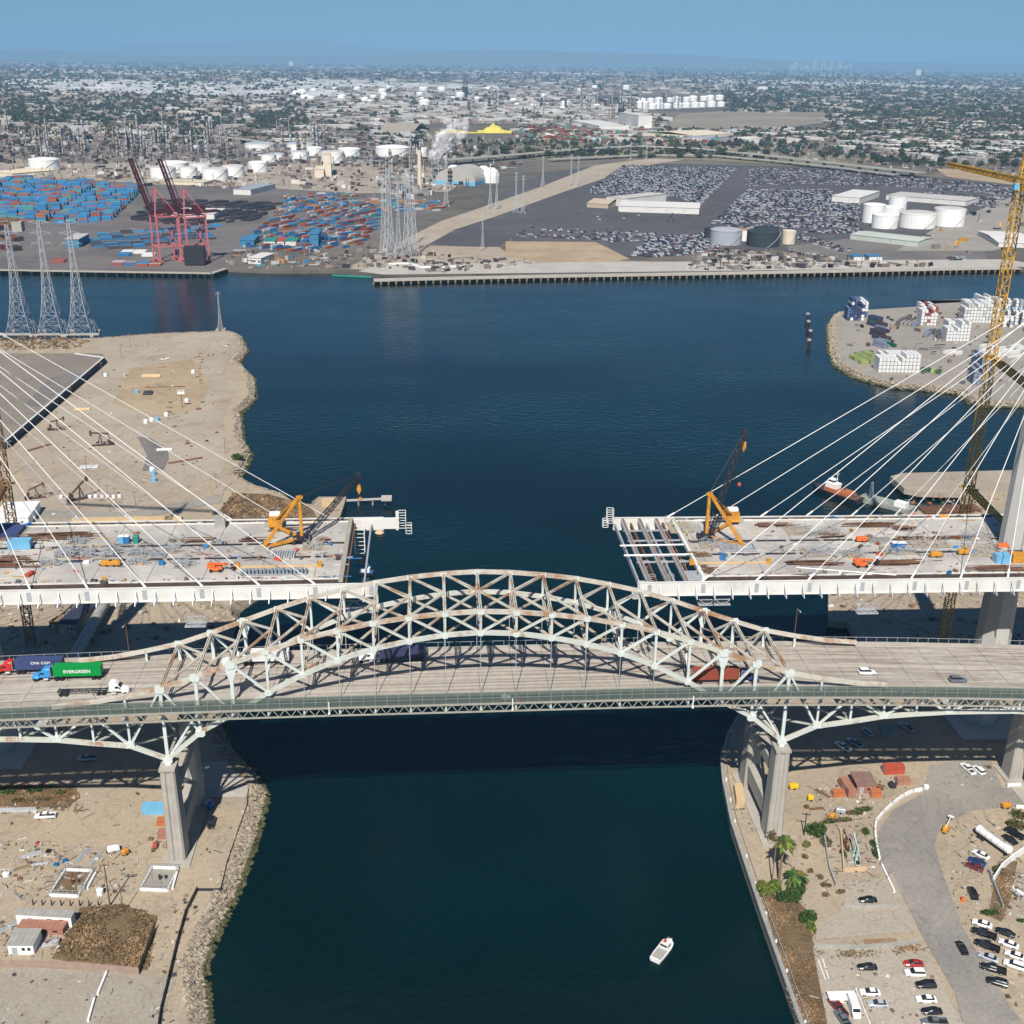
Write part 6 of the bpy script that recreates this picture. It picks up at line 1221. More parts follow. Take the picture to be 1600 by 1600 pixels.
def cage(label, px, py, qx, qy, east, m=GALV, n=60):
    a, c = dk(px, py, east), dk(qx, qy, east); t_ = thing('scaffold_heap', label, 'scaffolding', ((a[0]+c[0])/2, (a[1]+c[1])/2, a[2]), 0, 'scaffold heaps on the new decks'); r = random.Random(int(px)); b = MB(); X0 = (c[0]-a[0])/2; Y0 = abs(c[1]-a[1])/2
    for _ in range(n):
        x, y = r.uniform(-X0, X0), r.uniform(-Y0, Y0); k = r.random()
        if k < .4: b.beam((x, y, 0), (x+r.uniform(-.3, .3), y, r.uniform(1, 2.6)), .1)
        elif k < .8: b.beam((x, y, r.uniform(.2, 2)), (x+r.uniform(1, 3), y+r.uniform(-.4, .4), r.uniform(.2, 2)), .1)
        else: b.beam((x, y, r.uniform(.2, 1)), (x+r.uniform(-.5, .5), y+r.uniform(1, 2.5), r.uniform(.2, 1)), .12)
    b.build('scaffold_lattice', m, t_, world=False); b = MB(); b.box((0, 0, .08), (X0*1.9, Y0*1.7, .12)); b.build('timber_mat', mat('pale_timber', (.36, .30, .22), .85, .3, 1), t_, world=False); return t_
for k, (a_, c_, e, n) in enumerate([((82, 873), (122, 860), 0, 170), ((126, 873), (150, 861), 0, 90), ((158, 872), (188, 860), 0, 110), ((198, 870), (232, 862), 0, 90), ((250, 866), (282, 856), 0, 70), ((60, 886), (92, 880), 0, 50), ((200, 884), (228, 876), 0, 60), ((268, 890), (298, 880), 0, 60), ((100, 852), (135, 845), 0, 60), ((470, 862), (505, 846), 0, 60), ((1232, 838), (1260, 822), 1, 40), ((1284, 840), (1312, 828), 1, 60), ((1258, 872), (1298, 860), 1, 90), ((1318, 872), (1345, 862), 1, 70), ((1380, 868), (1425, 858), 1, 90), ((1428, 858), (1470, 838), 1, 60), ((1048, 835), (1075, 815), 1, 40), ((1095, 858), (1130, 846), 1, 60), ((1520, 872), (1550, 850), 1, 60), ((1500, 846), (1540, 836), 1, 50)]):
    cage(['dense grey scaffold heap on the western deck centre strip', 'smaller scaffold heap east of the dense one', 'scaffold heap with the brown tower beside it', 'flat scaffold heap below the portable toilets', 'scaffold heap by the open slot of the western deck', 'scaffold pieces near the western edge', 'scaffold pieces beside the two yellow compactors', 'scaffold pieces near the orange lift on the western deck', 'scaffold pieces in front of the long dark steel', 'scaffold pieces among the western derrick sills', 'scaffold pieces east of the eastern derrick', 'white scaffold pieces beside the pale grey mat', 'scaffold heap above the western dark steel stack', 'scaffold heap above the orange boom lift', 'scaffold heap around the blue toilets', 'scaffold heap near the medium steel stack', 'grating pieces behind the eastern derrick mast', 'scaffold pieces under the eastern derrick boom', 'scaffold heap near the mustard container', 'scaffold pieces by the eastern pylon edge'][k], *a_, *c_, bool(e), n=n)
for e, (a_, c_) in ((0, ((372, 888), (500, 886))), (1, ((1080, 882), (1200, 880)))):
    a, c = dk(*a_, bool(e)), dk(*c_, bool(e)); t_ = thing('gantry_rail', 'yellow-tan gantry rail lying on the %s deck' % ('eastern' if e else 'western'), 'rail', ((a[0]+c[0])/2, a[1], a[2])); b = MB(); b.beam((a[0], a[1], a[2]+.4), (c[0], a[1], c[2]+.4), .5, .6); b.build('rail_beam', TAN, t_); b = MB(); [b.box((q[0], a[1], q[2]+.8), (1.2, 1.0, 1.6)) for q in (a, c)]; b.build('end_stop', YEL, t_)
a, c = dk(1242, 888, True), dk(1400, 900, True); t_ = thing('white_cable_duct', 'long thin white duct lying on the eastern deck towards the pylon', 'duct', a); b = MB(); b.cyl((a[0], a[1], a[2]+.3), (c[0], c[1], c[2]+.3), .2, n=8); b.build('duct', WHITE, t_); b = MB(); b.box((a[0], a[1], a[2]+.3), (.6, .8, .6)); b.build('end_flange', GALV, t_)
# workers in high-visibility vests
def person(label, px, py, east, vest, rz, lean=0.0):
    g = dk(px, py, east); t_ = thing('person', label, 'person', (g[0], g[1], g[2]+.02), rz, 'workers on the eastern deck')
    J = {'pel': (0, 0, .95), 'che': (lean*.35, 0, 1.32), 'nek': (lean*.5, 0, 1.5), 'hed': (lean*.55, 0, 1.68), 'lhi': (0, .1, .92), 'lkn': (.06, .12, .5), 'lft': (0, .13, .08), 'lto': (.18, .13, .04), 'rhi': (0, -.1, .92), 'rkn': (.1, -.12, .5), 'rft': (-.06, -.13, .08), 'rto': (.12, -.13, .04), 'lsh': (lean*.45, .2, 1.42), 'lel': (lean*.5+.05, .27, 1.14), 'lha': (lean*.6+.25, .24, .98), 'rsh': (lean*.45, -.2, 1.42), 'rel': (lean*.5+.02, -.28, 1.14), 'rha': (lean*.6+.2, -.25, .96)}
    Rr = {'pel': .15, 'che': .17, 'nek': .06, 'hed': .11, 'lhi': .1, 'lkn': .07, 'lft': .05, 'lto': .045, 'lsh': .075, 'lel': .05, 'lha': .04}; ks = list(J); E_ = [('pel', 'che'), ('che', 'nek'), ('nek', 'hed'), ('pel', 'lhi'), ('lhi', 'lkn'), ('lkn', 'lft'), ('lft', 'lto'), ('pel', 'rhi'), ('rhi', 'rkn'), ('rkn', 'rft'), ('rft', 'rto'), ('che', 'lsh'), ('lsh', 'lel'), ('lel', 'lha'), ('che', 'rsh'), ('rsh', 'rel'), ('rel', 'rha')]
    me = bpy.data.meshes.new('body'); me.from_pydata([J[k] for k in ks], [(ks.index(a), ks.index(c)) for a, c in E_], []); o = bpy.data.objects.new('body', me); sc.collection.objects.link(o); o.parent = t_; me.materials.append(mat('work_clothes', (.05, .06, .09), .9, .2, 3)); md = o.modifiers.new('s', 'SKIN'); o.modifiers.new('u', 'SUBSURF').levels = 1
    me.skin_vertices.new() if not me.skin_vertices else None
    for i, k in enumerate(ks): r_ = Rr.get(k, Rr.get('l'+k[1:], .06)); me.skin_vertices[0].data[i].radius = (r_, r_)
    me.skin_vertices[0].data[0].use_root = True
    b = MB(); b.lathe((lean*.3, 0, 1.0), [(.19, 0), (.215, .2), (.22, .42), (.12, .5)], 10); b.build('safety_vest', vest, t_, world=False); b = MB(); b.lathe((lean*.56, 0, 1.74), [(.15, 0), (.13, .07), (.06, .12)], 10); b.build('hard_hat', WHITE, t_, world=False); return t_
HV = mat('high_vis_yellow', (.65, .75, .05), .6, .05, 1)
for k, (px, py, l_, ln) in enumerate([(1073, 838, 'worker in a yellow vest standing near the eastern derrick mast', 0), (1052, 825, 'worker in a yellow vest at the far corner of the eastern tip', .3), (1054, 818, 'second worker at the far corner of the eastern tip', 0), (1091, 886, 'worker in a yellow vest beside the tan crates, bending', 1.0), (1090, 898, 'worker near the grating of the eastern tip', .2)]): person(l_, px, py, True, HV, rnd.uniform(0, 6), ln)
# ================================================================== ON THE WATER
def hull(b, L_, W_, h, bow=.3, z=0):
    n = 9; v = []
    for k in range(n):
        u = k/(n-1); x = -L_/2+L_*u; w_ = W_/2*(1 if u < 1-bow else math.sqrt(max(0, 1-((u-1+bow)/bow)**2))*.97+.03)*(.9+.1*min(1, u*4)); sh = h*(1+.35*max(0, u-.5)**2*4); v += [(x, -w_*.75, z-.6), (x, -w_, z+sh), (x, w_, z+sh), (x, w_*.75, z-.6)]
    f = [(4*k+j, 4*k+4+j, 4*k+4+(j+1) % 4, 4*k+(j+1) % 4) for k in range(n-1) for j in range(4)]+[(0, 1, 2, 3), (4*n-1, 4*n-2, 4*n-3, 4*n-4)]; b.add(v, f)
def heading(p, q, z=0): a, c = G(*p, z), G(*q, z); return ((a[0]+c[0])/2, (a[1]+c[1])/2, z), math.atan2(c[1]-a[1], c[0]-a[0]), math.dist(a, c)
loc, rz, L_ = heading((1023, 1504), (1048, 1472)); t_ = thing('motor_boat', 'small pale cabin boat drifting alone in the channel below the arch bridge', 'boat', loc, rz); b = MB(); hull(b, L_, 3.2, .9, .35); b.build('hull', WCON, t_, world=False)
b = MB(); b.box((-L_*.22, 0, 1.0), (L_*.42, 2.4, .12)); b.build('stern_deck', GREYR, t_, world=False); b = MB(); loft(b, [(L_*.02, 1.15, .9, 2.3, .2), (L_*.22, 1.1, .9, 2.3, .25), (L_*.32, .8, .9, 1.4, .2)]); b.build('cabin', WCON, t_, world=False); b = MB(); b.box((L_*.12, -1.14, 1.9), (L_*.16, .06, .5)); b.box((L_*.12, 1.14, 1.9), (L_*.16, .06, .5)); b.box((L_*.015, 0, 1.9), (.1, 1.8, .5)); b.build('cabin_window', GLASS, t_, world=False)
for s in (-.7, .7): b = MB(); b.box((-L_/2-.1, s, .9), (.6, .45, .9)); b.build('outboard_motor', WHITE, t_, world=False)
b = MB(); [b.beam((L_*.3, s*1.1, 1.1), (L_*.47, s*.4, 1.7), .07) for s in (-1, 1)]; [b.beam((x, s*1.4, 1.0), (x, s*1.4, 1.6), .06) for x in (-L_*.3, -L_*.1) for s in (-1, 1)]; b.build('rail', GALV, t_, world=False); b = MB(); b.box((L_*.16, .2, 2.42), (.9, .7, .2)); b.build('roof_hatch', CRED, t_, world=False)
loc, rz, L_ = heading((585, 897), (560, 896)); t_ = thing('work_boat', 'small white and grey work boat just off the western deck tip', 'boat', loc, rz); b = MB(); hull(b, L_, 3.6, 1.0, .3); b.build('hull', BLACK, t_, world=False); b = MB(); b.box((.2, 0, 1.9), (3.6, 2.6, 1.8)); b.box((.4, 0, 3.1), (2.2, 2.2, .9)); b.build('cabin', WHITE, t_, world=False); b = MB(); b.box((0, 0, 1.1), (L_*.8, 2.9, .1)); b.build('boat_deck', CBLUE, t_, world=False)
loc, rz, L_ = heading((1345, 787), (1270, 761)); t_ = thing('tugboat', 'tugboat with orange deck sides and white wheelhouse moored behind the eastern deck', 'boat', loc, rz); b = MB(); hull(b, L_*.98, 8.5, 2.0, .35); b.build('hull', BLACK, t_, world=False)
b = MB(); b.box((-L_*.05, 0, 2.9), (L_*.5, 6.4, 1.8)); b.build('deckhouse', mat('tug_orange_brown', (.45, .14, .05), .6, .15, .4), t_, world=False); b = MB(); b.box((L_*.08, 0, 4.9), (L_*.22, 4.8, 2.4)); b.box((L_*.10, 0, 7.0), (L_*.12, 3.4, 2.0)); b.build('wheelhouse', WHITE, t_, world=False)
b = MB(); b.box((L_*.1, 0, 7.2), (L_*.124, 3.44, .8)); b.build('wheelhouse_window', GLASS, t_, world=False); b = MB(); b.cyl((L_*.02, 0, 6), (L_*.02, 0, 13), .15, n=6); b.beam((L_*.02, -1.5, 11), (L_*.02, 1.5, 11), .15); b.build('mast', WHITE, t_, world=False); b = MB(); b.cyl((-L_*.12, 1.2, 3.5), (-L_*.12, 1.2, 6.5), .5, n=10); b.cyl((-L_*.12, -1.2, 3.5), (-L_*.12, -1.2, 6.5), .5, n=10); b.build('funnel', BLACK, t_, world=False)
b = MB(); b.cyl((-L_*.36, -1, 2.8), (-L_*.36, 1, 2.8), 1.2, n=14); b.box((-L_*.3, 0, 2.2), (L_*.3, 6.6, .2)); b.build('tow_winch', RUST, t_, world=False)
loc, rz, L_ = heading((1425, 800), (1345, 779)); t_ = thing('work_barge', 'low cluttered work barge moored astern of the tugboat', 'barge', loc, rz); b = MB(); b.box((0, 0, .8), (L_, 9, 2.2)); b.build('hull', mat('barge_grey_green', (.28, .30, .26), .8, .2, .3), t_, world=False); b = MB(); lattice(b, (L_*.3, 0, 2), (L_*.32, 0, 10), 1.5, .6, 1.5, .18); [b.beam((x, y, 1.9), (x+3, y+1, 2.6), .3) for x, y in ((-8, -2), (-2, 2), (4, -1))]; b.build('a_frame', GALV, t_, world=False); b = MB(); b.box((-L_*.3, 1, 3), (6, 4, 2.4)); b.build('deck_cabin', WHITE, t_, world=False)
loc, rz, L_ = heading((1470, 793), (1400, 799), 3); t_ = thing('truss_beam', 'bundle of brown timber trusses lying on the dock by the barge', 'timber', (loc[0]+14, loc[1]-1, 3.1), .1); b = MB(); [lattice(b, (-L_*.6, y, .8), (L_*.6, y, .8), 1.4, 1.4, 2.5, .2) for y in (-5, -2, 1)]; b.build('timber_lattice', RUST, t_, world=False); b = MB(); b.box((0, -2, .1), (L_, 8, .15)); b.build('sleeper_mat', WOOD, t_, world=False)
# western jetty
a, c = Vector(G(541, 782, 3)), Vector(G(604, 779, 3)); t_ = thing('jetty', 'thin pale walkway jetty ending in a small dolphin off the western dock', 'jetty', a); b = MB(); b.beam(a, c, 2.0, .4); b.build('walkway', PALEC, t_); b = MB(); [b.cyl((*a.lerp(c, k).xy, -2), (*a.lerp(c, k).xy, 2.9), .4, n=8) for k in (.3, .65, .96)]; b.build('pile', CONC, t_); b = MB(); b.box((c.x, c.y, 3.2), (5, 5, 1.2)); b.build('dolphin_cap', PALEC, t_); b = MB(); b.box((a.lerp(c, .35).x, a.lerp(c, .35).y, 3.6), (1.5, 1.5, 1)); b.build('mooring_post', YEL, t_)
obox('dock_hut', 'tan flat hut on the end of the western dock', 'hut', (503, 792), (522, 791), 5, 2.5, TAN); g = G(593, 833, 0); t_ = thing('mooring_buoy', 'tan float off the tip of the western deck', 'buoy', g); b = MB(); b.lathe((0, 0, -.5), [(1.6, 0), (2.2, .8), (1.6, 1.6), (.5, 1.9)], 12); b.build('float', TAN, t_, world=False); b = MB(); b.cyl((0, 0, 1.3), (0, 0, 2.6), .12, n=6); b.build('post', GALV, t_, world=False)
for k, (px, py) in enumerate([(1261, 503), (1262, 515), (1265, 530), (1263, 545)]):
    g = G(px, py, 0); t_ = thing('mooring_dolphin', ['outermost mooring dolphin off the container yard, nearest the far quay', 'second mooring dolphin off the container yard', 'third mooring dolphin off the container yard', 'mooring dolphin nearest the new bridge off the container yard'][k], 'mooring dolphin', g, 0, 'mooring dolphins'); b = MB(); [b.cyl((dx, dy, -3), (dx*.5, dy*.5, 6.5), .6, n=8) for dx, dy in ((-1.4, -1), (1.4, -1), (0, 1.5))]; b.build('pile', BLACK, t_, world=False); b = MB(); b.cyl((0, 0, 6.2), (0, 0, 7.6), 1.5, n=10); b.build('cap', CONC, t_, world=False)
# scattered scrap on the ground: nobody could count it
def litter(label, polys, pal, smax, seed, z=3.06):
    r = random.Random(seed); b = MB()
    for poly, n in polys:
        P = gp(poly); xs = [p[0] for p in P]; ys = [p[1] for p in P]; c = 0; it = 0
        while c < n and it < n*30:
            it += 1; x, y = r.uniform(min(xs), max(xs)), r.uniform(min(ys), max(ys)); o = False
            for i in range(len(P)):
                a, d = P[i], P[i-1]
                if (a[1] > y) != (d[1] > y) and x < (d[0]-a[0])*(y-a[1])/(d[1]-a[1])+a[0]: o = not o
            if not o: continue
            c += 1; ku = r.uniform(.5, 1.3); b.col = tuple(q*ku for q in pal[r.randrange(len(pal))]); s = smax*r.random()**2+.12; k = r.random(); rz = r.uniform(0, 3.14)
            if k < .45: b.box((x, y, z+s*.2), (s, s*r.uniform(.3, 1), s*.4), rz, r.uniform(.6, 1))
            elif k < .8: l = s*r.uniform(1.5, 4); b.beam((x, y, z+.06), (x+l*math.cos(rz), y+l*math.sin(rz), z+.1), .12+s*.05)
            else: blob(b, (x, y, z-.05), s*.6, r, .5)
    tag(b.build('debris', vmat('scrap_debris', .85)), label, 'debris', kind='stuff')
SC = [(.30, .29, .27), (.16, .13, .11), (.42, .40, .37), (.24, .15, .10), (.10, .10, .10), (.34, .27, .19), (.55, .54, .52)]
litter('loose scrap, planks and stones strewn over the western sand', [([(0, 1310), (120, 1318), (215, 1330), (210, 1395), (140, 1410), (0, 1405)], 420), ([(0, 1255), (140, 1255), (135, 1270), (0, 1272)], 120), ([(0, 1440), (60, 1445), (100, 1480), (60, 1495), (0, 1495)], 160), ([(0, 1215), (380, 1200), (380, 1400), (250, 1500), (0, 1500)], 150), ([(0, 1520), (270, 1530), (230, 1620), (0, 1620)], 60), ([(240, 1275), (272, 1275), (290, 1330), (240, 1330)], 60), ([(265, 1400), (300, 1400), (265, 1600), (230, 1600)], 90)], SC, 1.0, 1)
litter('loose scrap and small stones strewn over the eastern sand', [([(1260, 1230), (1400, 1210), (1430, 1240), (1360, 1280), (1280, 1290)], 220), ([(1280, 1290), (1370, 1290), (1385, 1400), (1280, 1400)], 260), ([(1140, 1215), (1180, 1230), (1200, 1300), (1160, 1300)], 70), ([(1200, 1300), (1270, 1300), (1260, 1400), (1210, 1390)], 60), ([(1480, 1290), (1560, 1270), (1530, 1440), (1490, 1420)], 120), ([(1500, 1290), (1600, 1300), (1600, 1600), (1560, 1560), (1480, 1400)], 120), ([(1270, 1484), (1440, 1484), (1500, 1600), (1290, 1600)], 90), ([(1560, 1380), (1600, 1350), (1600, 1440), (1575, 1430)], 120), ([(1460, 1200), (1560, 1185), (1570, 1225), (1470, 1230)], 50)], SC, .9, 2)
litter('scattered oilfield scrap and tufts over the headland', [([(20, 700), (170, 570), (330, 560), (345, 720), (330, 770), (60, 810)], 420), ([(170, 540), (350, 525), (360, 560), (200, 565)], 90), ([(0, 530), (120, 528), (110, 548), (0, 548)], 60)], SC+[(.10, .08, .05)]*3, 1.6, 3)
litter('rubble and building materials in the strip between the two bridges', [([(0, 945), (370, 945), (345, 1020), (0, 1045)], 260), ([(1300, 925), (1600, 925), (1600, 1010), (1350, 1000), (1296, 965)], 220), ([(360, 790), (520, 800), (500, 812), (350, 812)], 90), ([(1410, 775), (1600, 775), (1600, 803), (1420, 803)], 160)], SC+[(.35, .10, .04), (.5, .38, .2)], 2.2, 4)
litter('small tools, boxes and offcuts lying on the new decks', [([(2, 840), (500, 828), (505, 905), (2, 905)], 0)], SC, 1, 5) if False else None
def deck_litter(label, x0, x1, zf, n, seed):
    r = random.Random(seed); b = MB(); pal = SC+[(.5, .28, .05), (.05, .2, .45), (.45, .08, .04), (.7, .7, .68)]*1
    for _ in range(n):
        x = r.uniform(x0, x1); y = r.choice((r.gauss(306, 2.5), r.gauss(316, 2.5), r.uniform(291, 331), 333)) if r.random() < .8 else r.uniform(290, 292); ku = r.uniform(.5, 1.3); b.col = tuple(q*ku for q in pal[r.randrange(len(pal))]); s = .25+1.2*r.random()**3
        if r.random() < .5: b.box((x, y, zf(x)+s*.3), (s*r.uniform(.6, 2), s*r.uniform(.5, 1), s*.6), r.uniform(0, 3))
        else: b.beam((x, y, zf(x)+.12), (x+s*r.uniform(1.5, 5), y+r.uniform(-.5, .5), zf(x)+.12), .16)
    tag(b.build('debris', _M['scrap_debris']), label, 'debris', kind='stuff')
deck_litter('offcuts, boxes and hoses strewn on the western new deck', -150, -38, zw, 620, 6); deck_litter('offcuts, boxes and hoses strewn on the eastern new deck', 66, 200, ze, 680, 7)
# ================================================================== FAR SHORE AND CITY
def pxm(x, y): g = G(x, y); return F_PX/((np.array(g)-CAM) @ fw)      # pixels of the photograph per metre there
# ---- lattice transmission towers
def tx_tower(name, label, base, top, wpx, group, m=GALV, arms=3, z=3.0, t=.22, label2=None):
    g = G(*base, z); H = PY(*top, g[1])[2]-z; W_ = wpx/pxm(*base); t_ = thing(name, label, 'transmission tower', g, 0, group); b = MB(); lv = [(0, 1.0), (.09, .78), (.18, .60), (.3, .44), (.42, .33), (.55, .24), (.68, .18), (.8, .15), (.9, .13), (1.0, .10)]
    for k in range(len(lv)-1):
        z0, w0 = lv[k][0]*H, lv[k][1]*W_/2; z1, w1 = lv[k+1][0]*H, lv[k+1][1]*W_/2; c = [(-1, -1), (1, -1), (1, 1), (-1, 1)]
        for j in range(4):
            a, d = c[j], c[(j+1) % 4]; A0, A1, D0, D1 = (a[0]*w0, a[1]*w0, z0), (a[0]*w1, a[1]*w1, z1), (d[0]*w0, d[1]*w0, z0), (d[0]*w1, d[1]*w1, z1)
            b.beam(A0, A1, t*1.5); b.beam(A0, D1, t*.8); b.beam(D0, A1, t*.8); b.beam(A1, D1, t*.8)
            if k < 4: M0 = ((A0[0]+D0[0])/2, (A0[1]+D0[1])/2, z0); b.beam(M0, A1, t*.7); b.beam(M0, D1, t*.7)
    b.build('tower_lattice', m, t_, world=False)
    for k in range(arms):
        q = H*(.99-.09*k); b = MB(); w_ = W_*.38
        for s in (-1, 1): b.beam((0, 0, q+1), (s*w_, 0, q), t); b.beam((0, 0, q-1.5), (s*w_, 0, q), t); b.beam((s*w_, 0, q), (s*w_, 0, q-2.4), t*.7)
        b.build('crossarm', m, t_, world=False)
    b = MB(); [b.box((i*W_/2, j*W_/2, -1), (2.4, 2.4, 3.5)) for i in (-1, 1) for j in (-1, 1)]; b.build('footing', CONC, t_, world=False); return t_
for k, (bx, tx) in enumerate(((35, 8), (84, 60), (129, 103))):
    o = tx_tower('transmission_tower', ['tall lattice power tower standing in the water, nearest the picture edge', 'middle of the three tall lattice power towers in the water', 'tall lattice power tower in the water closest to the headland'][k], (bx, 521), (tx, 345), 40, 'power towers in the water', z=.5)
    g = o.location; b = MB(); b.box((0, -8, 1.2), (30, 3, 1.2)); q = b.build('pier_walkway', PALEC, o, world=False)
o = tx_tower('transmission_tower', 'slim dark grey lattice radar tower at the tip of the headland', (345, 515), (342, 457), 9, None, GREYR, 1, t=.16)
TP = None
for k, (bx, by, tx, ty, w_) in enumerate([(600, 398, 596, 272, 15), (612, 402, 609, 262, 15), (624, 404, 621, 285, 14), (636, 402, 633, 262, 15), (648, 400, 645, 275, 15), (606, 388, 603, 265, 13), (642, 386, 640, 268, 13), (697, 322, 695, 245, 9), (766, 326, 764, 262, 10), (776, 328, 774, 268, 10), (806, 332, 803, 270, 11), (817, 333, 815, 275, 11), (754, 392, 752, 333, 9), (848, 292, 847, 245, 7), (892, 290, 891, 242, 7), (903, 290, 902, 245, 7), (985, 250, 984, 222, 5), (1010, 249, 1009, 222, 5)]):
    l_ = ['tall lattice power tower on the quay, one of the dense cluster' if k < 7 else 'smaller lattice power tower along the dirt corridor by the empty lots'][0]
    if k in (0, 7): TP = tx_tower('transmission_tower', l_, (bx, by), (tx, ty), w_, 'dense cluster of power towers' if k < 7 else 'power towers along the dirt corridor', t=.28); TH = PY(tx, ty, G(bx, by)[1])[2]
    else: h_ = PY(tx, ty, G(bx, by)[1])[2]; dup(TP, G(bx, by), rnd.uniform(-.2, .2), l_, None, (h_/TH,)*3)
# ---- ship-to-shore gantry cranes
PINKC = mat('faded_crane_red', (0.55, 0.16, 0.17), .6, .12, .2); MAR = mat('dark_maroon_steel', (0.075, 0.02, 0.03), .6, .2, .2)
def gantry(label, p, rz):
    t_ = thing('gantry_crane', label, 'gantry crane', G(*p, 3.2), rz, 'ship-to-shore cranes')
    for x in (-11, 11):
        for y in (-9, 9): b = MB(); b.beam((x, y, 0), (x, y*.9, 48), 1.3, 1.6); b.build('leg', PINKC, t_, world=False)
        b = MB(); [b.beam((x, -9, z), (x, 9, z), 1.2, 1.5) for z in (3, 16, 47)]; b.beam((x, -9, 17), (x, 9, 46), .7); b.build('portal_beam', PINKC, t_, world=False)
    b = MB(); [b.beam((-11, y, z), (11, y, z), 1.0, 1.4) for y in (-9, 9) for z in (16, 46)]; [b.beam((-11, y, 17), (11, y, 45), .6) for y in (-9, 9)]; b.build('side_brace', PINKC, t_, world=False)
    b = MB(); [b.beam((-30, y, 50), (13, y, 50), 1.2, 2.2) for y in (-4, 4)]; b.build('backreach_girder', MAR, t_, world=False); b = MB(); b.box((-8, 0, 54), (12, 8, 6)); b.build('machinery_house', MAR, t_, world=False)
    b = MB(); [b.beam((11, y, 48), (7, y*.4, 74), 1.1) for y in (-7, 7)]; [b.beam((7, y*.4, 74), (-11, y, 48), .7) for y in (-7, 7)]; b.build('apex_frame', PINKC, t_, world=False)
    b = MB(); q = (28, 103)
    for y in (-4, 4): b.beam((13, y, 50), (q[0], y, q[1]), 1.3, 1.9); b.beam((11, y, 56), (q[0]-3.5, y, q[1]), .7)
    for k in range(9): u = k/8; b.beam((13+15*u, -4, 50+53*u), (13+15*u, 4, 50+53*u), .9)
    b.build('raised_boom', MAR, t_, world=False); b = MB(); [b.box((x, y, .9), (7, 1.6, 1.8)) for x in (-11, 11) for y in (-9, 9)]; b.build('bogie', PINKC, t_, world=False)
gantry('pink-red harbour gantry crane with dark raised boom, nearer the container stacks', (262, 408), math.atan2(-.55, -.83)); gantry('pink-red harbour gantry crane with dark raised boom, beside the small craft dock', (306, 409), math.atan2(-.55, -.83))
b = MB(); g = G(306, 414); b.box((g[0], g[1], 13), (20, 12, 18)); tag(b.build('hopper_house', BLACK), 'black boxy hopper standing beneath the second gantry crane', 'hopper')
# ---- quay wharf
Q = [Vector(G(x, y, 3)) for x, y in [(584, 438), (700, 435), (844, 432), (1060, 428.5), (1300, 424), (1500, 420), (1590, 419)]]; t_ = thing('wharf', 'long pale quay on dark piles along the far shore', 'wharf', Q[0]); b = MB(); [b.beam(p+Vector((0, -1, .3)), q+Vector((0, -1, .3)), 13, .9) for p, q in zip(Q[:-1], Q[1:])]; b.build('quay_slab', mat('quay_concrete', (.40, .37, .31), .85, .15, .1), t_)
b = MB(); [b.beam(p+Vector((0, 1, -1.6)), q+Vector((0, 1, -1.6)), 8, 2.6) for p, q in zip(Q[:-1], Q[1:])]; b.build('fender_recess_face', BLACK, t_); b = MB()  # black rubber face, its black also painting the shaded recess under the slab
for p, q in zip(Q[:-1], Q[1:]):
    n = int((q-p).length/7); [b.cyl((*p.lerp(q, k/n).xy, -4), (*p.lerp(q, k/n).xy, 2.8), .8, n=6) for k in range(n)] if n else None
    for k in range(n): r_ = p.lerp(q, k/n)+Vector((0, -7.3, 0)); b.box((r_.x, r_.y, 1.4), (1.6, 1.0, 2.6))
b.build('pile', WOOD, t_)['kind'] = 'stuff'
Q = [Vector(G(x, y, 3)) for x, y in [(-60, 423.5), (0, 422.5), (200, 425.5), (331, 427.5), (352, 420.5)]]; t_ = thing('wharf', 'pale edged container quay below the gantry cranes', 'wharf', Q[0]); b = MB(); [b.beam(p+Vector((0, 0, .3)), q+Vector((0, 0, .3)), 5, .9) for p, q in zip(Q[:-1], Q[1:])]; b.build('quay_slab', _M['quay_concrete'], t_); b = MB(); [b.box((*p.lerp(q, k/12).xy, 1.2), (2, 4, 3)) for p, q in zip(Q[:-1], Q[1:]) for k in range(12)]; b.build('fender', BLACK, t_)['kind'] = 'stuff'
for l_, pts, m in (('turquoise floating walkway off the small craft dock', [(520, 431), (582, 434)], TEAL), ('white pipeline along the far quay road', [(607, 413), (640, 412), (658, 418), (722, 417)], WHITE)): wallrun('walkway' if m is TEAL else 'pipeline', l_, 'walkway' if m is TEAL else 'pipe', pts, 1.2, 3.0, m, z=.3 if m is TEAL else 3.2)
# ---- tanks
PALEG = mat('pale_roof', (.50, .48, .45), .8, .1, .05); DKT = mat('dark_tank', (.035, .045, .05), .7, .2, .05); GRT = mat('grey_tank', (.36, .38, .42), .7, .1, .05); CRT = mat('cream_tank', (.66, .58, .44), .7, .08, .05)
def tank(label, x, y, rp, hp, m=WHITE, roof=None, dome=.12, group='storage tanks'):
    s = pxm(x, y); r_ = rp/s; h = hp/s*1.02; g = G(x, y); t_ = thing('storage_tank', label, 'tank', (g[0], g[1]+r_*.9, 3), 0, group); b = MB(); b.lathe((0, 0, 0), [(r_, -.5), (r_, h*.93), (r_*1.012, h*.93), (r_*1.012, h*.96), (r_, h*.96), (r_, h)], 28); b.build('tank_shell', m, t_, world=False)
    b = MB(); b.lathe((0, 0, h+.02), [(r_*.99, 0), (r_*.8, r_*dome*.45), (r_*.4, r_*dome*.85), (.5, r_*dome)], 28); b.build('tank_roof', roof or m, t_, world=False)
    b = MB(); n = 10
    for k in range(n): a0, a1 = -1.6+k*.12, -1.6+(k+1)*.12; b.beam((r_*1.02*math.cos(a0), r_*1.02*math.sin(a0), h*k/n), (r_*1.02*math.cos(a1), r_*1.02*math.sin(a1), h*(k+1)/n), .5)
    b.build('stairway', GALV, t_, world=False); return t_
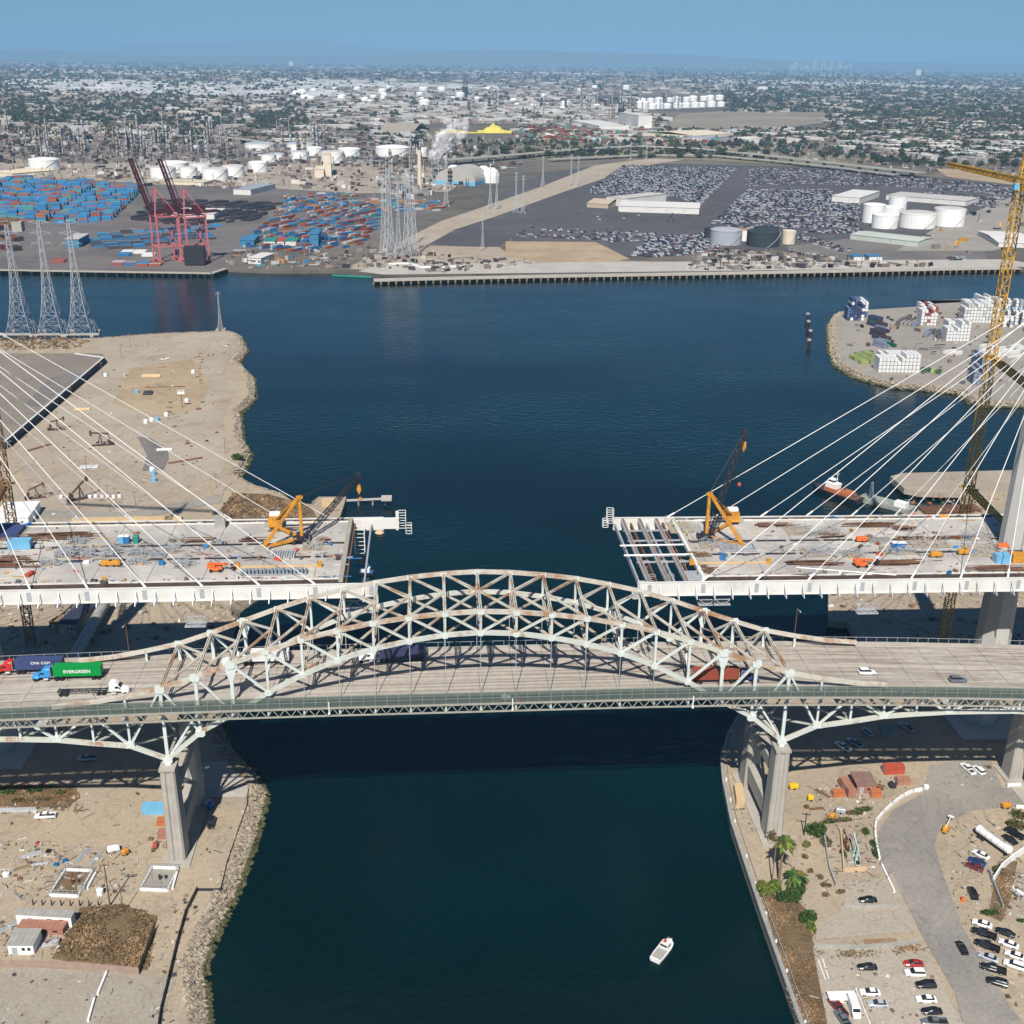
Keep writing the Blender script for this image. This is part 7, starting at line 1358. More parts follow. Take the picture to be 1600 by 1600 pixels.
for a_ in [('bluish-grey flat tank on the near quay, largest of the dark tank group', 1139, 384, 25, 22, GRT, GRT), ('large black-green tank next to the bluish-grey one', 1198, 387, 26, 22, DKT, DKT), ('dark tank half hidden behind the bluish-grey tank', 1112, 374, 10, 16, DKT, DKT), ('white tank with reddish roof between the bluish-grey and black tanks', 1166, 377, 14, 16, WHITE, PINK), ('dark tank behind the large black-green one', 1203, 370, 20, 12, DKT, DKT), ('narrow cream tank at the end of the dark tank group', 1234, 382, 10, 20, CRT, CRT),
    ('slim white tank at the edge of the white group in the car lot', 1369, 349, 17, 27, WHITE, WHITE), ('domed white tank at the back of the white group in the car lot', 1406, 330, 14, 20, WHITE, PALEG), ('middle white tank between domed and near ones', 1397, 346, 18, 20, WHITE, WHITE), ('low white tank nearest the quay in the white group', 1388, 358, 20, 20, WHITE, WHITE), ('very wide white tank with grey conical roof', 1442, 358, 28, 22, WHITE, PALEG), ('second very wide white tank with grey conical roof, furthest along', 1490, 355, 24, 26, WHITE, PALEG),
    ('lone wide white tank at the edge of the container terminal', 64, 268, 23, 17, WHITE, WHITE), ('white tank with grey roof at the start of the tank row', 252, 281, 20, 17, WHITE, PALEG), ('wide white tank behind the first of the tank row', 268, 271, 23, 15, WHITE, WHITE), ('small grey-roofed tank second in the tank row', 293, 278, 14, 15, WHITE, PALEG), ('grey-roofed tank behind the second of the tank row', 312, 272, 17, 14, WHITE, PALEG), ('grey-roofed tank in the middle of the tank row', 334, 283, 20, 17, WHITE, PALEG), ('grey-roofed tank fourth in the tank row', 363, 277, 17, 16, WHITE, PALEG), ('white flat tank fifth in the tank row', 402, 270, 15, 15, WHITE, WHITE), ('small tank with dark rim behind the tank row', 419, 255, 12, 12, WHITE, GRT), ('tank with dark rim third in the back row', 432, 252, 12, 11, WHITE, GRT), ('tank with dark rim fourth in the back row', 468, 250, 14, 12, WHITE, GRT), ('large grey-roofed tank at the end of the back row', 519, 256, 18, 17, WHITE, PALEG), ('tank behind the cream tower in the back row', 490, 244, 14, 12, WHITE, WHITE), ('wide tank furthest in the back row', 545, 246, 18, 12, WHITE, WHITE), ('very wide low white tank near the steam plume', 613, 245, 27, 13, WHITE, WHITE), ('small white tank next to the steam plume', 659, 245, 9, 12, WHITE, WHITE), ('white tank with dark rim beyond the back row', 404, 236, 24, 10, WHITE, GRT), ('second white tank with dark rim beyond the back row', 468, 236, 24, 10, WHITE, GRT)]: tank(*a_[:7])
FT = None
for k in range(58):
    if k < 20: x, y = 1003+(k % 10)*13.5+rnd.uniform(-2, 2), 171-(k//10)*10-(k % 10)*.5
    elif k < 40: x, y = rnd.uniform(560, 1000), rnd.uniform(134, 176)
    else: x, y = rnd.uniform(430, 720), rnd.uniform(140, 158)
    g = G(x, y); l_ = 'white storage tank in the long row of domed tanks' if k < 20 else 'distant white storage tank in the refinery'
    if FT is None: FT = tank(l_, x, y, 11, 10, WHITE, WHITE, .3, 'distant white tanks')
    else: dup(FT, (g[0], g[1], 3), 0, l_, 'distant white tanks' if k < 20 else 'distant refinery tanks', rnd.uniform(.62, .8) if k < 20 else rnd.uniform(.4, .95))
# ---- crates and cars as individuals first, the far remainder as one mass
BOXC = [(0.05, 0.22, 0.44), (0.06, 0.25, 0.45), (0.04, 0.15, 0.32), (0.30, 0.09, 0.07), (0.34, 0.14, 0.07), (0.20, 0.06, 0.05), (0.09, 0.29, 0.30), (0.42, 0.22, 0.10), (0.50, 0.50, 0.48)]
YARD = []
def inq(px, py, P):
    o = False
    for i in range(len(P)):
        a, d = P[i], P[i-1]
        if (a[1] > py) != (d[1] > py) and px < (d[0]-a[0])*(py-a[1])/(d[1]-a[1])+a[0]: o = not o
    return o
def yard(P, ang, dx, dy, tiers, fill, pal, L_=12.2, gap=.5, aisle=0):
    W = gp(P); c, s = math.cos(ang), math.sin(ang); U = [(x*c+y*s, -x*s+y*c) for x, y in W]; u0, u1 = min(p[0] for p in U), max(p[0] for p in U); v0, v1 = min(p[1] for p in U), max(p[1] for p in U); v = v0; r = rnd; j = 0
    while v < v1:
        u = u0; j += 1
        while u < u1:
            x, y = u*c-v*s, u*s+v*c
            h_ = random.Random(int((u-u0)/(dx*1.01))*7919+int((v-v0)/(dy*5.2))*104729+int(P[0][0]))
            if inq(x, y, W) and h_.random() < fill+.15 and r.random() < max(.85, fill) and not (aisle and ((u-u0) % (dx*6+12)) > dx*6):
                n = h_.randint(*tiers)-(r.random() < .25 and tiers[1] > 2)
                for k in range(n): YARD.append((x, y, 3.15+k*2.6, ang, L_, pal[r.randrange(len(pal))]))
            u += dx
        v += dy*(4.2 if aisle and j % aisle == 0 else 1)
BL = BOXC[:3]+[BOXC[0], BOXC[0], BOXC[3], BOXC[4], BOXC[6]]; WH = [(.72, .72, .70), (.66, .67, .66), (.70, .70, .66)]; DK = [(.05, .045, .05), (.08, .06, .06), (.035, .04, .05)]
yard([(-5, 286), (75, 286), (215, 298), (215, 306), (165, 346), (90, 350), (-5, 342)], .12, 13.2, 2.9, (2, 5), .72, BL, aisle=6)
yard([(378, 388), (420, 345), (450, 308), (560, 312), (600, 325), (590, 360), (560, 385), (478, 396)], 1.0, 13.2, 3.1, (1, 2), .72, BOXC, aisle=3)
yard([(200, 345), (250, 312), (440, 318), (400, 345), (300, 352)], .95, 13, 3.6, (1, 1), .9, DK, aisle=5)
yard([(132, 385), (160, 365), (340, 352), (330, 375), (180, 390)], .35, 14, 4.5, (1, 1), .55, DK+BOXC[:2])
yard([(170, 415), (246, 417), (246, 411), (170, 409)], .02, 13, 3.2, (1, 1), .9, BOXC); yard([(184, 401), (236, 402), (234, 393), (184, 393)], .02, 13, 4, (1, 1), .7, BOXC[:2]+WH)
yard([(75, 412), (100, 412), (100, 407), (75, 407)], .1, 13, 4, (1, 1), .9, BOXC[3:6]); yard([(-5, 390), (40, 400), (30, 360), (-5, 350)], .9, 14, 6, (1, 2), .4, BOXC[3:6]+DK)
yard([(440, 300), (600, 312), (700, 318), (690, 330), (600, 335), (560, 305)], .6, 13.5, 4.5, (1, 1), .6, BOXC, aisle=3)
yard([(800, 213), (830, 198), (940, 200), (1090, 212), (1120, 226), (820, 222)], .3, 14, 6, (2, 6), .45, [BOXC[3], BOXC[4], BOXC[5], BOXC[5], BOXC[6], (.1, .3, .2)], aisle=3)
# container yard peninsula
yard([(1371, 584), (1436, 587), (1430, 572), (1368, 570)], 1.5, 12.8, 2.6, (4, 5), 1, WH); yard([(1318, 502), (1348, 504), (1356, 486), (1326, 486)], 1.45, 12.8, 2.9, (4, 6), .85, [(.06, .09, .2), (.1, .14, .26), (.05, .07, .16)]+WH[:1])
yard([(1434, 510), (1460, 512), (1456, 492), (1436, 490)], 1.5, 12.8, 2.6, (4, 5), .95, WH+[BOXC[3]]); yard([(1474, 536), (1512, 537), (1504, 520), (1474, 520)], 1.5, 12.8, 2.6, (4, 6), 1, WH); yard([(1502, 506), (1556, 508), (1562, 484), (1502, 486)], 1.5, 12.8, 2.6, (4, 6), .95, WH+[BOXC[8]])
yard([(1358, 500), (1372, 498), (1394, 545), (1376, 548)], 1.95, 10, 3.4, (1, 2), .8, [(.04, .05, .11), (.05, .06, .13), (.02, .1, .06), (.06, .05, .06)]); yard([(1334, 568), (1366, 570), (1366, 552), (1332, 553)], .1, 7, 3.4, (1, 1), .8, [(.30, .34, .13), (.22, .28, .1)], 6); yard([(1438, 588), (1470, 588), (1462, 572), (1438, 572)], .9, 8, 3.6, (1, 1), .6, [(.34, .44, .16), (.05, .12, .06)], 6)
yard([(1400, 507), (1430, 514), (1432, 500), (1404, 492)], .9, 13, 3.4, (1, 1), .8, [(.14, .12, .11), (.3, .28, .26)]); yard([(1448, 530), (1470, 533), (1474, 520), (1450, 518)], .9, 13, 3.4, (1, 2), .8, [(.12, .12, .12)]); yard([(1470, 566), (1510, 566), (1514, 552), (1474, 550)], .5, 14, 6, (1, 1), .8, WH+DK); yard([(1530, 562), (1600, 560), (1600, 540), (1534, 544)], .5, 14, 6, (1, 2), .7, WH); yard([(1516, 600), (1538, 606), (1546, 580), (1520, 575)], 1.4, 12.8, 2.6, (4, 6), 1, [(.22, .26, .34)]); yard([(1560, 530), (1620, 530), (1620, 480), (1562, 480)], 1.2, 13.5, 5, (1, 4), .5, WH+[(.3, .4, .5)])
YARD.sort(key=lambda a: (math.dist(a[:2], CAM[:2]) // 60, -a[2]))
# the ones hidden inside stacks never show; keep the visible faces' owners first
pal_p = {}
CV = vmat('stacked_container_paint', .6, .25)
def cboxmesh(b, L_, col, x=0, y=0, z=0, rz=0):
    c, s = math.cos(rz), math.sin(rz); W_, H_ = 2.36, 2.44; dk2 = tuple(q*.76 for q in col)
    b.col = col; b.box((x, y, z+H_/2), (L_-.2, W_-.08, H_-.1), rz); b.col = dk2
    for sx in (-1, 1): b.box((x+c*sx*(L_/2-.08), y+s*sx*(L_/2-.08), z+H_/2), (.1, W_, H_*.96), rz); b.col = col; b.box((x+c*sx*(L_/2-.02), y+s*sx*(L_/2-.02), z+H_/2), (.1, W_*.8, H_*.8), rz); b.col = dk2
COLN = {}
def cname(c):
    r_, g_, b_ = c
    if max(c) < .1: return 'black'
    if min(c) > .5: return 'white'
    if max(c)-min(c) < .13: return 'grey'
    if b_ > r_*1.5 and b_ > g_*1.25: return 'blue'
    if g_ > r_*1.1 and b_ > .2: return 'teal'
    if g_ >= r_: return 'green'
    return 'orange' if g_ > r_*.27 else 'red'
SCm = {}
PEN = [a for a in YARD if a[1] < 1150]; OTH = [a for a in YARD if a[1] >= 1150]
def facing(L_):  # containers with nothing standing closer in front of them
    return sorted(L_, key=lambda a: (round(a[1]/14), -a[2]))
pick = set()
for src, n in ((PEN, 130), (OTH, 165)):
    k = 0
    occ = {}
    for a in sorted(src, key=lambda a: a[1]):
        key = (round(a[0]/12), round(a[2]/2.6))
        if key in occ and a[1]-occ[key] < 12: continue
        occ[key] = a[1]; pick.add(id(a)); k += 1
        if k >= n: break
b = MB()
for a in YARD:
    if id(a) in pick:
        nm = cname(a[5]); pen = a[1] < 1150; k = (nm, a[4], pen)
        if k not in SCm:
            q = MB(); cboxmesh(q, a[4], a[5]); SCm[k] = q.build('shipping_container', CV); o = SCm[k]
        else: o = SCm[k].copy(); sc.collection.objects.link(o)
        o.location = a[:3]; o.rotation_euler = (0, 0, a[3]); tag(o, '%s container %s' % (nm, 'standing on the rock-ringed container yard peninsula' if pen else 'standing in the far container terminal beyond the harbour'), 'container', 'containers on the peninsula' if pen else 'containers in the far terminal')
    else: cboxmesh(b, a[4], a[5], a[0], a[1], a[2], a[3])
tag(b.build('container_mass', CV), 'mass of stacked containers filling the rest of the yards', 'containers', kind='stuff')
# cars of the storage lot
CARS = []; CC = [(.75, .76, .76)]*5+[(.45, .47, .5)]*2+[(.03, .03, .04)]*4+[(.12, .13, .16)]*2+[(.25, .03, .03), (.04, .07, .2)]
def lot(P, ang, dx, dy, fill, clump=0):
    W = gp(P); c, s = math.cos(ang), math.sin(ang); U = [(x*c+y*s, -x*s+y*c) for x, y in W]; u0, u1 = min(p[0] for p in U), max(p[0] for p in U); v0, v1 = min(p[1] for p in U), max(p[1] for p in U); v = v0; j = 0
    while v < v1:
        u = u0; j += 1
        while u < u1:
            x, y = u*c-v*s, u*s+v*c; f_ = fill if not clump else fill*(1.6 if math.sin(u/clump+j)+math.sin(v/(clump*2.3)) > 0 else .25)
            if rnd.random() < f_ and inq(x, y, W): CARS.append((x, y, ang+1.5708+rnd.choice((0, 3.1416)), CC[rnd.randrange(len(CC))]))
            u += dx
        v += dy if j % 2 else dy*1.6
lot([(984, 402), (1008, 374), (1108, 364), (1128, 388), (1060, 401)], .25, 3.3, 6.6, .8); lot([(800, 370), (830, 354), (1010, 362), (1080, 372), (960, 380), (940, 376)], .3, 3.6, 9, .45, 14); lot([(912, 302), (975, 258), (1152, 263), (1092, 322), (1060, 308), (960, 305)], .35, 3.2, 6.2, .8); lot([(1172, 262), (1330, 266), (1560, 290), (1600, 296), (1590, 306), (1400, 292), (1280, 288), (1160, 292)], .35, 3.4, 7.5, .62, 70)
lot([(1108, 352), (1170, 296), (1290, 296), (1345, 320), (1340, 352), (1355, 366), (1200, 362)], .3, 3.3, 7, .62, 90); lot([(1440, 300), (1570, 308), (1555, 326), (1500, 318)], .3, 4, 9, .5, 30); lot([(1250, 366), (1335, 392), (1310, 394), (1246, 374)], -.75, 3.4, 7, .7); lot([(1478, 408), (1510, 408), (1508, 401), (1482, 401)], .2, 4, 7, .8); lot([(960, 325), (1110, 335), (1060, 350), (850, 340)], .3, 9, 26, .25); lot([(560, 300), (700, 316), (640, 330), (450, 305)], .5, 4, 14, .18)
CVM = vmat('stored_car_paint', .35, .5)
def carmesh(b, x, y, rz, col):
    c, s = math.cos(rz), math.sin(rz); b.col = col; b.box((x, y, 3.15+.62), (4.5, 1.8, .75), rz); b.col = (.02, .025, .03); b.box((x-c*.25, y-s*.25, 3.15+1.2), (2.5, 1.6, .5), rz, .8); b.col = col; b.box((x-c*.3, y-s*.3, 3.15+1.48), (1.5, 1.25, .08), rz)
CARS.sort(key=lambda a: a[1]); b = MB(); cm = {}
for k, a in enumerate(CARS):
    if k < 290:
        if a[3] not in cm: q = MB(); carmesh(q, 0, 0, 0, a[3]); cm[a[3]] = q.build('stored_car', CVM); o = cm[a[3]]
        else: o = cm[a[3]].copy(); sc.collection.objects.link(o)
        o.location = (a[0], a[1], 0); o.rotation_euler = (0, 0, a[2]); tag(o, '%s car parked in the front rows of the vast storage lot' % {'blue': 'dark blue', 'red': 'red', 'black': 'black', 'white': 'white', 'grey': 'grey', 'teal': 'grey', 'green': 'grey', 'orange': 'red'}[cname(a[3])], 'car', 'cars in the front rows of the storage lot')
    else: carmesh(b, *a)
tag(b.build('car_mass', CVM), 'thousands of cars parked across the vast storage lot', 'cars', kind='stuff')
# ---- named far buildings
BW = mat('building_white', (.66, .64, .60), .8, .06, .05); BT = mat('building_tan', (.46, .38, .28), .85, .1, .05); BG = mat('building_greengrey', (.46, .50, .44), .8, .1, .05); BB = mat('roof_blue', (.05, .2, .35), .7, .1, .1)
for i, (l_, q, h, m, rf, rise) in enumerate([('long white flat-roofed hall in the middle of the car storage lot', [(966, 331), (1092, 335), (1096, 326)], 8, BW, BW, 0), ('taller white office beside the long white hall', [(947, 320), (972, 323), (980, 308)], 11, BW, PALEG, 0), ('tan hip-roofed villa-like office in the car storage lot', [(917, 324), (950, 326), (954, 318)], 6, BT, BT, 4), ('white two-storey office among the parked cars', [(1299, 316), (1342, 319), (1346, 306)], 9, BW, BW, 0), ('long white hall behind the white tanks', [(1384, 312), (1508, 322), (1512, 315)], 7, BW, PALEG, 0), ('long pale green-roofed shed near the far quay', [(1328, 374), (1434, 386), (1438, 378)], 6, BG, BG, 1.5), ('blue-roofed hut on the far quay, nearer the long shed', [(1334, 407), (1350, 407), (1351, 403)], 4, BW, BB, 0), ('second blue-roofed hut on the far quay', [(1358, 407), (1378, 407), (1379, 403)], 4, BW, BB, 0), ('pale wedge-roofed plant beside the service yard', [(1560, 386), (1625, 388), (1630, 370)], 5, BW, BW, 2), ('blue-roofed terminal office behind the small craft dock', [(375, 386), (397, 386), (399, 377)], 7, BB, BB, 0), ('teal-roofed terminal shed between blue and red ones', [(412, 384), (430, 384), (431, 378)], 5, BW, TEAL, 0), ('red-roofed terminal shed beside the teal one', [(433, 384), (444, 384), (445, 378)], 5, BW, CRED, 0), ('second teal-roofed terminal shed past the red one', [(446, 384), (463, 384), (464, 378)], 5, BW, TEAL, 0), ('dark blue tall terminal box further along the quay', [(484, 386), (498, 386), (499, 378)], 14, BB, BB, 0), ('white shed by the rocky shore of the small craft dock', [(388, 412), (408, 413), (410, 404)], 6, BW, BW, 0), ('long white shed within the dark trailer rows', [(268, 342), (335, 343), (338, 334)], 7, BW, BW, 0), ('white flat warehouse below the tank row', [(365, 304), (392, 305), (394, 294)], 8, BW, GRT, 0), ('cream twin-tower silo in front of the back tank row', [(506, 276), (518, 276), (519, 272)], 38, CRT, CRT, 0), ('low cream building beside the cream silo', [(492, 278), (506, 278), (507, 272)], 14, CRT, CRT, 0), ('dark blue terminal office above the quay', [(103, 387), (124, 387), (126, 378)], 9, BB, PALEG, 0), ('low cream hall at the edge of the container terminal', [(20, 278), (90, 272), (90, 266)], 7, CRT, CRT, 0), ('low cream hall behind the tank row front', [(258, 288), (318, 290), (320, 286)], 5, CRT, CRT, 0), ('pale pyramid-roofed storage hall inland', [(588, 213), (642, 214), (640, 204)], 6, BT, mat('tan_roof', (.33, .29, .24), .9, .1, .05), 22), ('white industrial block with tall stair tower inland', [(936, 208), (982, 208), (984, 198)], 20, BW, BW, 0), ('white stair tower of the inland industrial block', [(997, 204), (1018, 204), (1018, 198)], 44, BW, BW, 0), ('large cream hangar with vaulted roof by the flyover', [(1085, 222), (1142, 218), (1140, 208)], 16, CRT, CRT, 6), ('grey hangar beside the cream one', [(1112, 224), (1136, 222), (1136, 216)], 14, GRT, GRT, 0)]):
    flatbox('industrial_building', l_, 'building', q, h, m, roof=rf, rise=rise, over=.6)
# power plant with curved roof, stacks, steam
g = G(720, 287); t_ = thing('curved_roof_hall', 'grey curved-roof hall with white cooling domes under a steam plume', 'building', (g[0], g[1], 3), -.35); b = MB(); n = 14; v = []
for k in range(n+1):
    a = math.pi*k/n; x, z = -math.cos(a)*36, 5+math.sin(a)*24; v += [(x, -30, z), (x, 45, z)]
b.add(v, [(2*k, 2*k+2, 2*k+3, 2*k+1) for k in range(n)]+[tuple(range(0, 2*n+2, 2)), tuple(range(2*n+1, 0, -2))]); b.build('vaulted_roof', mat('vault_grey', (.40, .38, .34), .8, .08, .03), t_, world=False)
b = MB(); b.box((0, 5, 3), (72, 74, 7)); b.build('wall_body', LBLUE, t_, world=False)
for x, y in ((-34, 62), (20, 66), (42, 40)): b = MB(); b.lathe((x, y, 0), [(15, 0), (15, 12), (12, 20), (5, 25)], 18); b.build('cooling_dome', WHITE, t_, world=False)
SMK = mat('steam_white', (.92, .92, .93), 1, .03, .1); SMK.node_tree.nodes['Principled BSDF'].inputs['Alpha'].default_value = .2; b = MB(); r = random.Random(5)
for k in range(7): leafy(b, (k*7-10, r.uniform(-6, 6), 14+k*9), 12+k*3.5, 12+k*3, 9+k*1.2, 34, 8, r, [(.9, .9, .9)])
b.col = None; b.c = []; o = b.build('steam_plume', SMK); g = G(688, 272); o.location = (g[0], g[1], 22); tag(o, 'thin white steam plume drifting above the curved-roof hall', 'steam', kind='stuff')
# yellow tarped heaps
YT = mat('sulphur_yellow', (.60, .52, .09), .7, .05, .05)
for l_, x0, x1, y, hh in (('long low bright yellow heap inland beyond the flyover', 680, 748, 207, 11), ('pointed bright yellow tent-like heap inland', 746, 802, 207, 28)):
    a, c = G(x0, y), G(x1, y); L_ = c[0]-a[0]; b = MB(); n = 16; v = []
    for k in range(n+1):
        u = k/n; h = hh*(math.sin(math.pi*u)**.5 if hh < 10 else max(.25, 1-abs(u-.45)*2.4))*(.9+.1*math.sin(k*2.1)); x = a[0]+L_*u; v += [(x, a[1]-25, 3), (x, a[1], 3+h), (x, a[1]+25, 3)]
    b.add(v, [(3*k+j, 3*k+3+j, 3*k+4+j, 3*k+1+j) for k in range(n) for j in (0, 1)]+[(0, 1, 2), (3*n+2, 3*n+1, 3*n)]); tag(b.build('bulk_heap', YT), l_, 'heap')
# flyovers
def flyover(label, pts, w_, zt, m=mat('viaduct_concrete', (.34, .34, .30), .85, .1, .02), st=45):
    P = [Vector(G(x, y, zt)) for x, y in pts]; t_ = thing('highway_flyover', label, 'flyover', (*P[0].xy, 3)); b = MB(); [b.beam(p, q, w_, 1.6) for p, q in zip(P[:-1], P[1:])]; b.build('viaduct_deck', m, t_); b = MB(); [b.beam(p+Vector((0, -w_/2, 1.3)), q+Vector((0, -w_/2, 1.3)), .8, 1.4) for p, q in zip(P[:-1], P[1:])]; b.build('parapet', PALEC, t_)
    for p, q in zip(P[:-1], P[1:]):
        n = max(1, int((q-p).length/st))
        for k in range(n): r_ = p.lerp(q, (k+.5)/n); b = MB(); b.box((r_.x, r_.y, zt/2), (3, w_*.6, zt-2)); b.build('pier', CONC, t_)
flyover('long curving highway flyover behind the car storage lot', [(700, 250), (824, 240), (900, 233), (1000, 228), (1090, 232), (1200, 243), (1330, 258), (1440, 270)], 26, 12); flyover('second lower flyover deck just in front of the long one', [(860, 249), (1000, 242), (1120, 243), (1220, 252), (1310, 262), (1400, 273)], 18, 8); flyover('short overpass among the refinery columns', [(255, 212), (330, 212), (408, 221)], 20, 14, st=60)
# refinery: slender columns, each its own
CP = []
for k, (r_, h, m) in enumerate(((2.0, 46, GALV), (3.0, 30, mat('column_brown_grey', (.16, .14, .12), .8, .2, .1)), (1.5, 62, GREYR), (2.4, 38, mat('column_tan', (.36, .31, .24), .8, .15, .1)))):
    t_ = thing('distillation_tower', 'x', 'tower', (0, 0, 0)); b = MB(); b.lathe((0, 0, 0), [(r_*1.15, 0), (r_, 2), (r_, h*.95), (r_*.5, h), (r_*.3, h+2)], 10); b.build('column_shell', m, t_, world=False); b = MB(); [b.lathe((0, 0, h*q), [(r_*1.7, 0), (r_*1.7, .8)], 8) for q in (.3, .55, .8)]; b.cyl((r_*1.4, 0, 0), (r_*1.4, 0, h*.9), .5, n=6); b.build('platform_ring', BLACK, t_, world=False); CP.append(t_)
for k in range(205):
    if k < 150: x, y = rnd.gauss(rnd.choice((40, 110, 210, 240, 330, 350, 480)), 26), rnd.uniform(212, 250)
    elif k < 167: x, y = rnd.uniform(590, 720), rnd.uniform(262, 292)
    else: x, y = rnd.uniform(690, 1060), rnd.uniform(148, 190)
    x = min(1100, max(4, x)); l_ = 'slender pale column in the refinery beyond the container terminal' if k < 150 else ('slim stack of the plant below the steam plume' if k < 167 else 'distant slender column in the inland refinery'); grp = 'refinery columns nearer the harbour' if k < 150 else ('plant stacks' if k < 167 else 'distant refinery columns')
    src = CP[k % 4]
    if k < 4: src.location = G(x, y); tag(src, l_, group=grp)
    else: dup(src, G(x, y), 0, l_, grp, rnd.uniform(.45, 1.1) if k < 167 else rnd.uniform(.8, 1.8))
g = G(656, 296); t_ = thing('power_stack', 'tan and brown chimney stack beside the curved-roof hall', 'chimney', g); b = MB(); b.lathe((0, 0, 0), [(4, 0), (2.8, 60), (2.8, 62)], 12); b.build('shaft', CRT, t_, world=False); b = MB(); b.lathe((0, 0, 62), [(2.9, 0), (2.9, 4)], 12); b.build('rim', RUST, t_, world=False)
for l_, x, y, s_ in (('dark coker tower far inland', 727, 150, 1.0), ('dark coker tower inland near the domed tanks', 970, 184, 1.0)):
    g = G(x, y); h = 22/pxm(x, y); t_ = thing('coker_tower', l_, 'tower', g); b = MB(); lattice(b, (0, 0, 0), (0, 0, h), h*.35, h*.3, h*.12, h*.02); b.box((0, 0, h*.3), (h*.4, h*.4, h*.6)); b.build('tower_frame', BLACK, t_, world=False); b = MB(); b.cyl((0, 0, h), (0, 0, h*1.35), h*.03, n=6); b.build('derrick_mast', BLACK, t_, world=False)
# ---- terrain patches of the plain
K2 = 3.0
for i, (pts, m, l_) in enumerate([([(1040, 200), (1060, 178), (1180, 170), (1290, 176), (1300, 190), (1180, 205), (1080, 208)], mat('dull_field', (.25, .215, .165), .95, .25, .004), 'bare dull field inland'), ([(0, 284), (0, 254), (240, 252), (600, 256), (700, 262), (620, 300), (240, 288), (120, 280)], mat('pale_lots', (.34, .29, .23), .9, .12, .01), 'pale bare strip behind the terminal'), ([(0, 254), (0, 205), (600, 208), (690, 240), (600, 256)], mat('refinery_ground', (.17, .15, .13), .95, .3, .02), 'dark stained refinery ground'), ([(380, 292), (420, 280), (560, 284), (700, 268), (760, 262), (700, 300), (560, 302)], mat('pale_lots', (.34, .29, .23), .9, .12, .01), 'pale empty lots behind the terminal'), ([(1140, 140), (1380, 146), (1400, 160), (1180, 164), (1120, 156)], mat('railyard', (.14, .12, .115), .9, .2, .01), 'dark rail yard far inland'), ([(1460, 262), (1640, 278), (1640, 296), (1480, 276)], TANDIRT, 'tan verge beyond the storage lot'), ([(800, 228), (1000, 220), (1250, 235), (1400, 255), (1250, 258), (1000, 246), (840, 250)], mat('verge_olive', (.20, .18, .115), .95, .2, .01), 'dry verge under the flyovers')]):
    sheet('field', pts, K2+.08+.03*i, m, l_)
# ---- city: houses, halls and trees
cb = MB(); tb = MB(); HC = [(.34, .31, .27), (.28, .24, .20), (.44, .42, .39), (.20, .16, .13), (.16, .145, .14), (.30, .21, .16), (.11, .11, .12)]; WC = [(.58, .55, .50), (.50, .47, .42), (.38, .36, .33), (.56, .56, .55)]; TC = [(.030, .040, .024), (.042, .048, .030), (.052, .055, .034), (.022, .030, .022)]
CITYM = vmat('city_building', .85, .2); nh = nw = ntr = 0; hp = []; r = random.Random(11)
def blocked(x, y): return (690 < x < 1320 and y > 223) or (x >= 1320 and y > 236+(x-1320)*.11) or (x < 690 and y > 226) or (665 < x < 815 and y > 193) or (x < 600 and y > 198+(x-300)*.02 and (x*7+y*13) % 10 < 7) or (1000 < x < 1130 and 146 < y < 180) or (790 < x < 1580 and y > 254 and x > 760+ (330-y)*.9) or (y > 262 and x < 560) or (560 <= x < 800 and y > 262) or (1040 < x < 1290 and 176 < y < 204)
def housemesh(b, x, y, z, L_, W_, h, rz, wall, roof, rise):
    b.col = wall; b.box((x, y, z+h/2), (L_, W_, h), rz); b.col = roof
    if rise: c, s = math.cos(rz), math.sin(rz); l, w_ = L_/2+.4, W_/2+.4; V = [(-l, -w_, h), (l, -w_, h), (l, w_, h), (-l, w_, h), (-l*.7, 0, h+rise), (l*.7, 0, h+rise)]; b.add([(x+p*c-q*s, y+p*s+q*c, z+k) for p, q, k in V], [(0, 1, 5, 4), (2, 3, 4, 5), (1, 2, 5), (3, 0, 4)])
    else: b.box((x, y, z+h+.3), (L_+.6, W_+.6, .6), rz)
H3 = {}
def treemesh(b, x, y, z, s, col, r):
    V = []; n = 6
    for j, (q, hz) in enumerate(((.55, .25), (1.0, .5), (.7, .85), (.12, 1.1))):
        for i in range(n): a = 2*math.pi*(i+j*.5)/n; k = q*s*r.uniform(.65, 1.25); V.append((x+k*math.cos(a), y+k*math.sin(a), z+s*hz*1.6*r.uniform(.85, 1.15)))
    b.col = tuple(c*r.uniform(.7, 1.5) for c in col); b.add(V, [(j*n+i, j*n+(i+1) % n, (j+1)*n+(i+1) % n, (j+1)*n+i) for j in range(3) for i in range(n)])
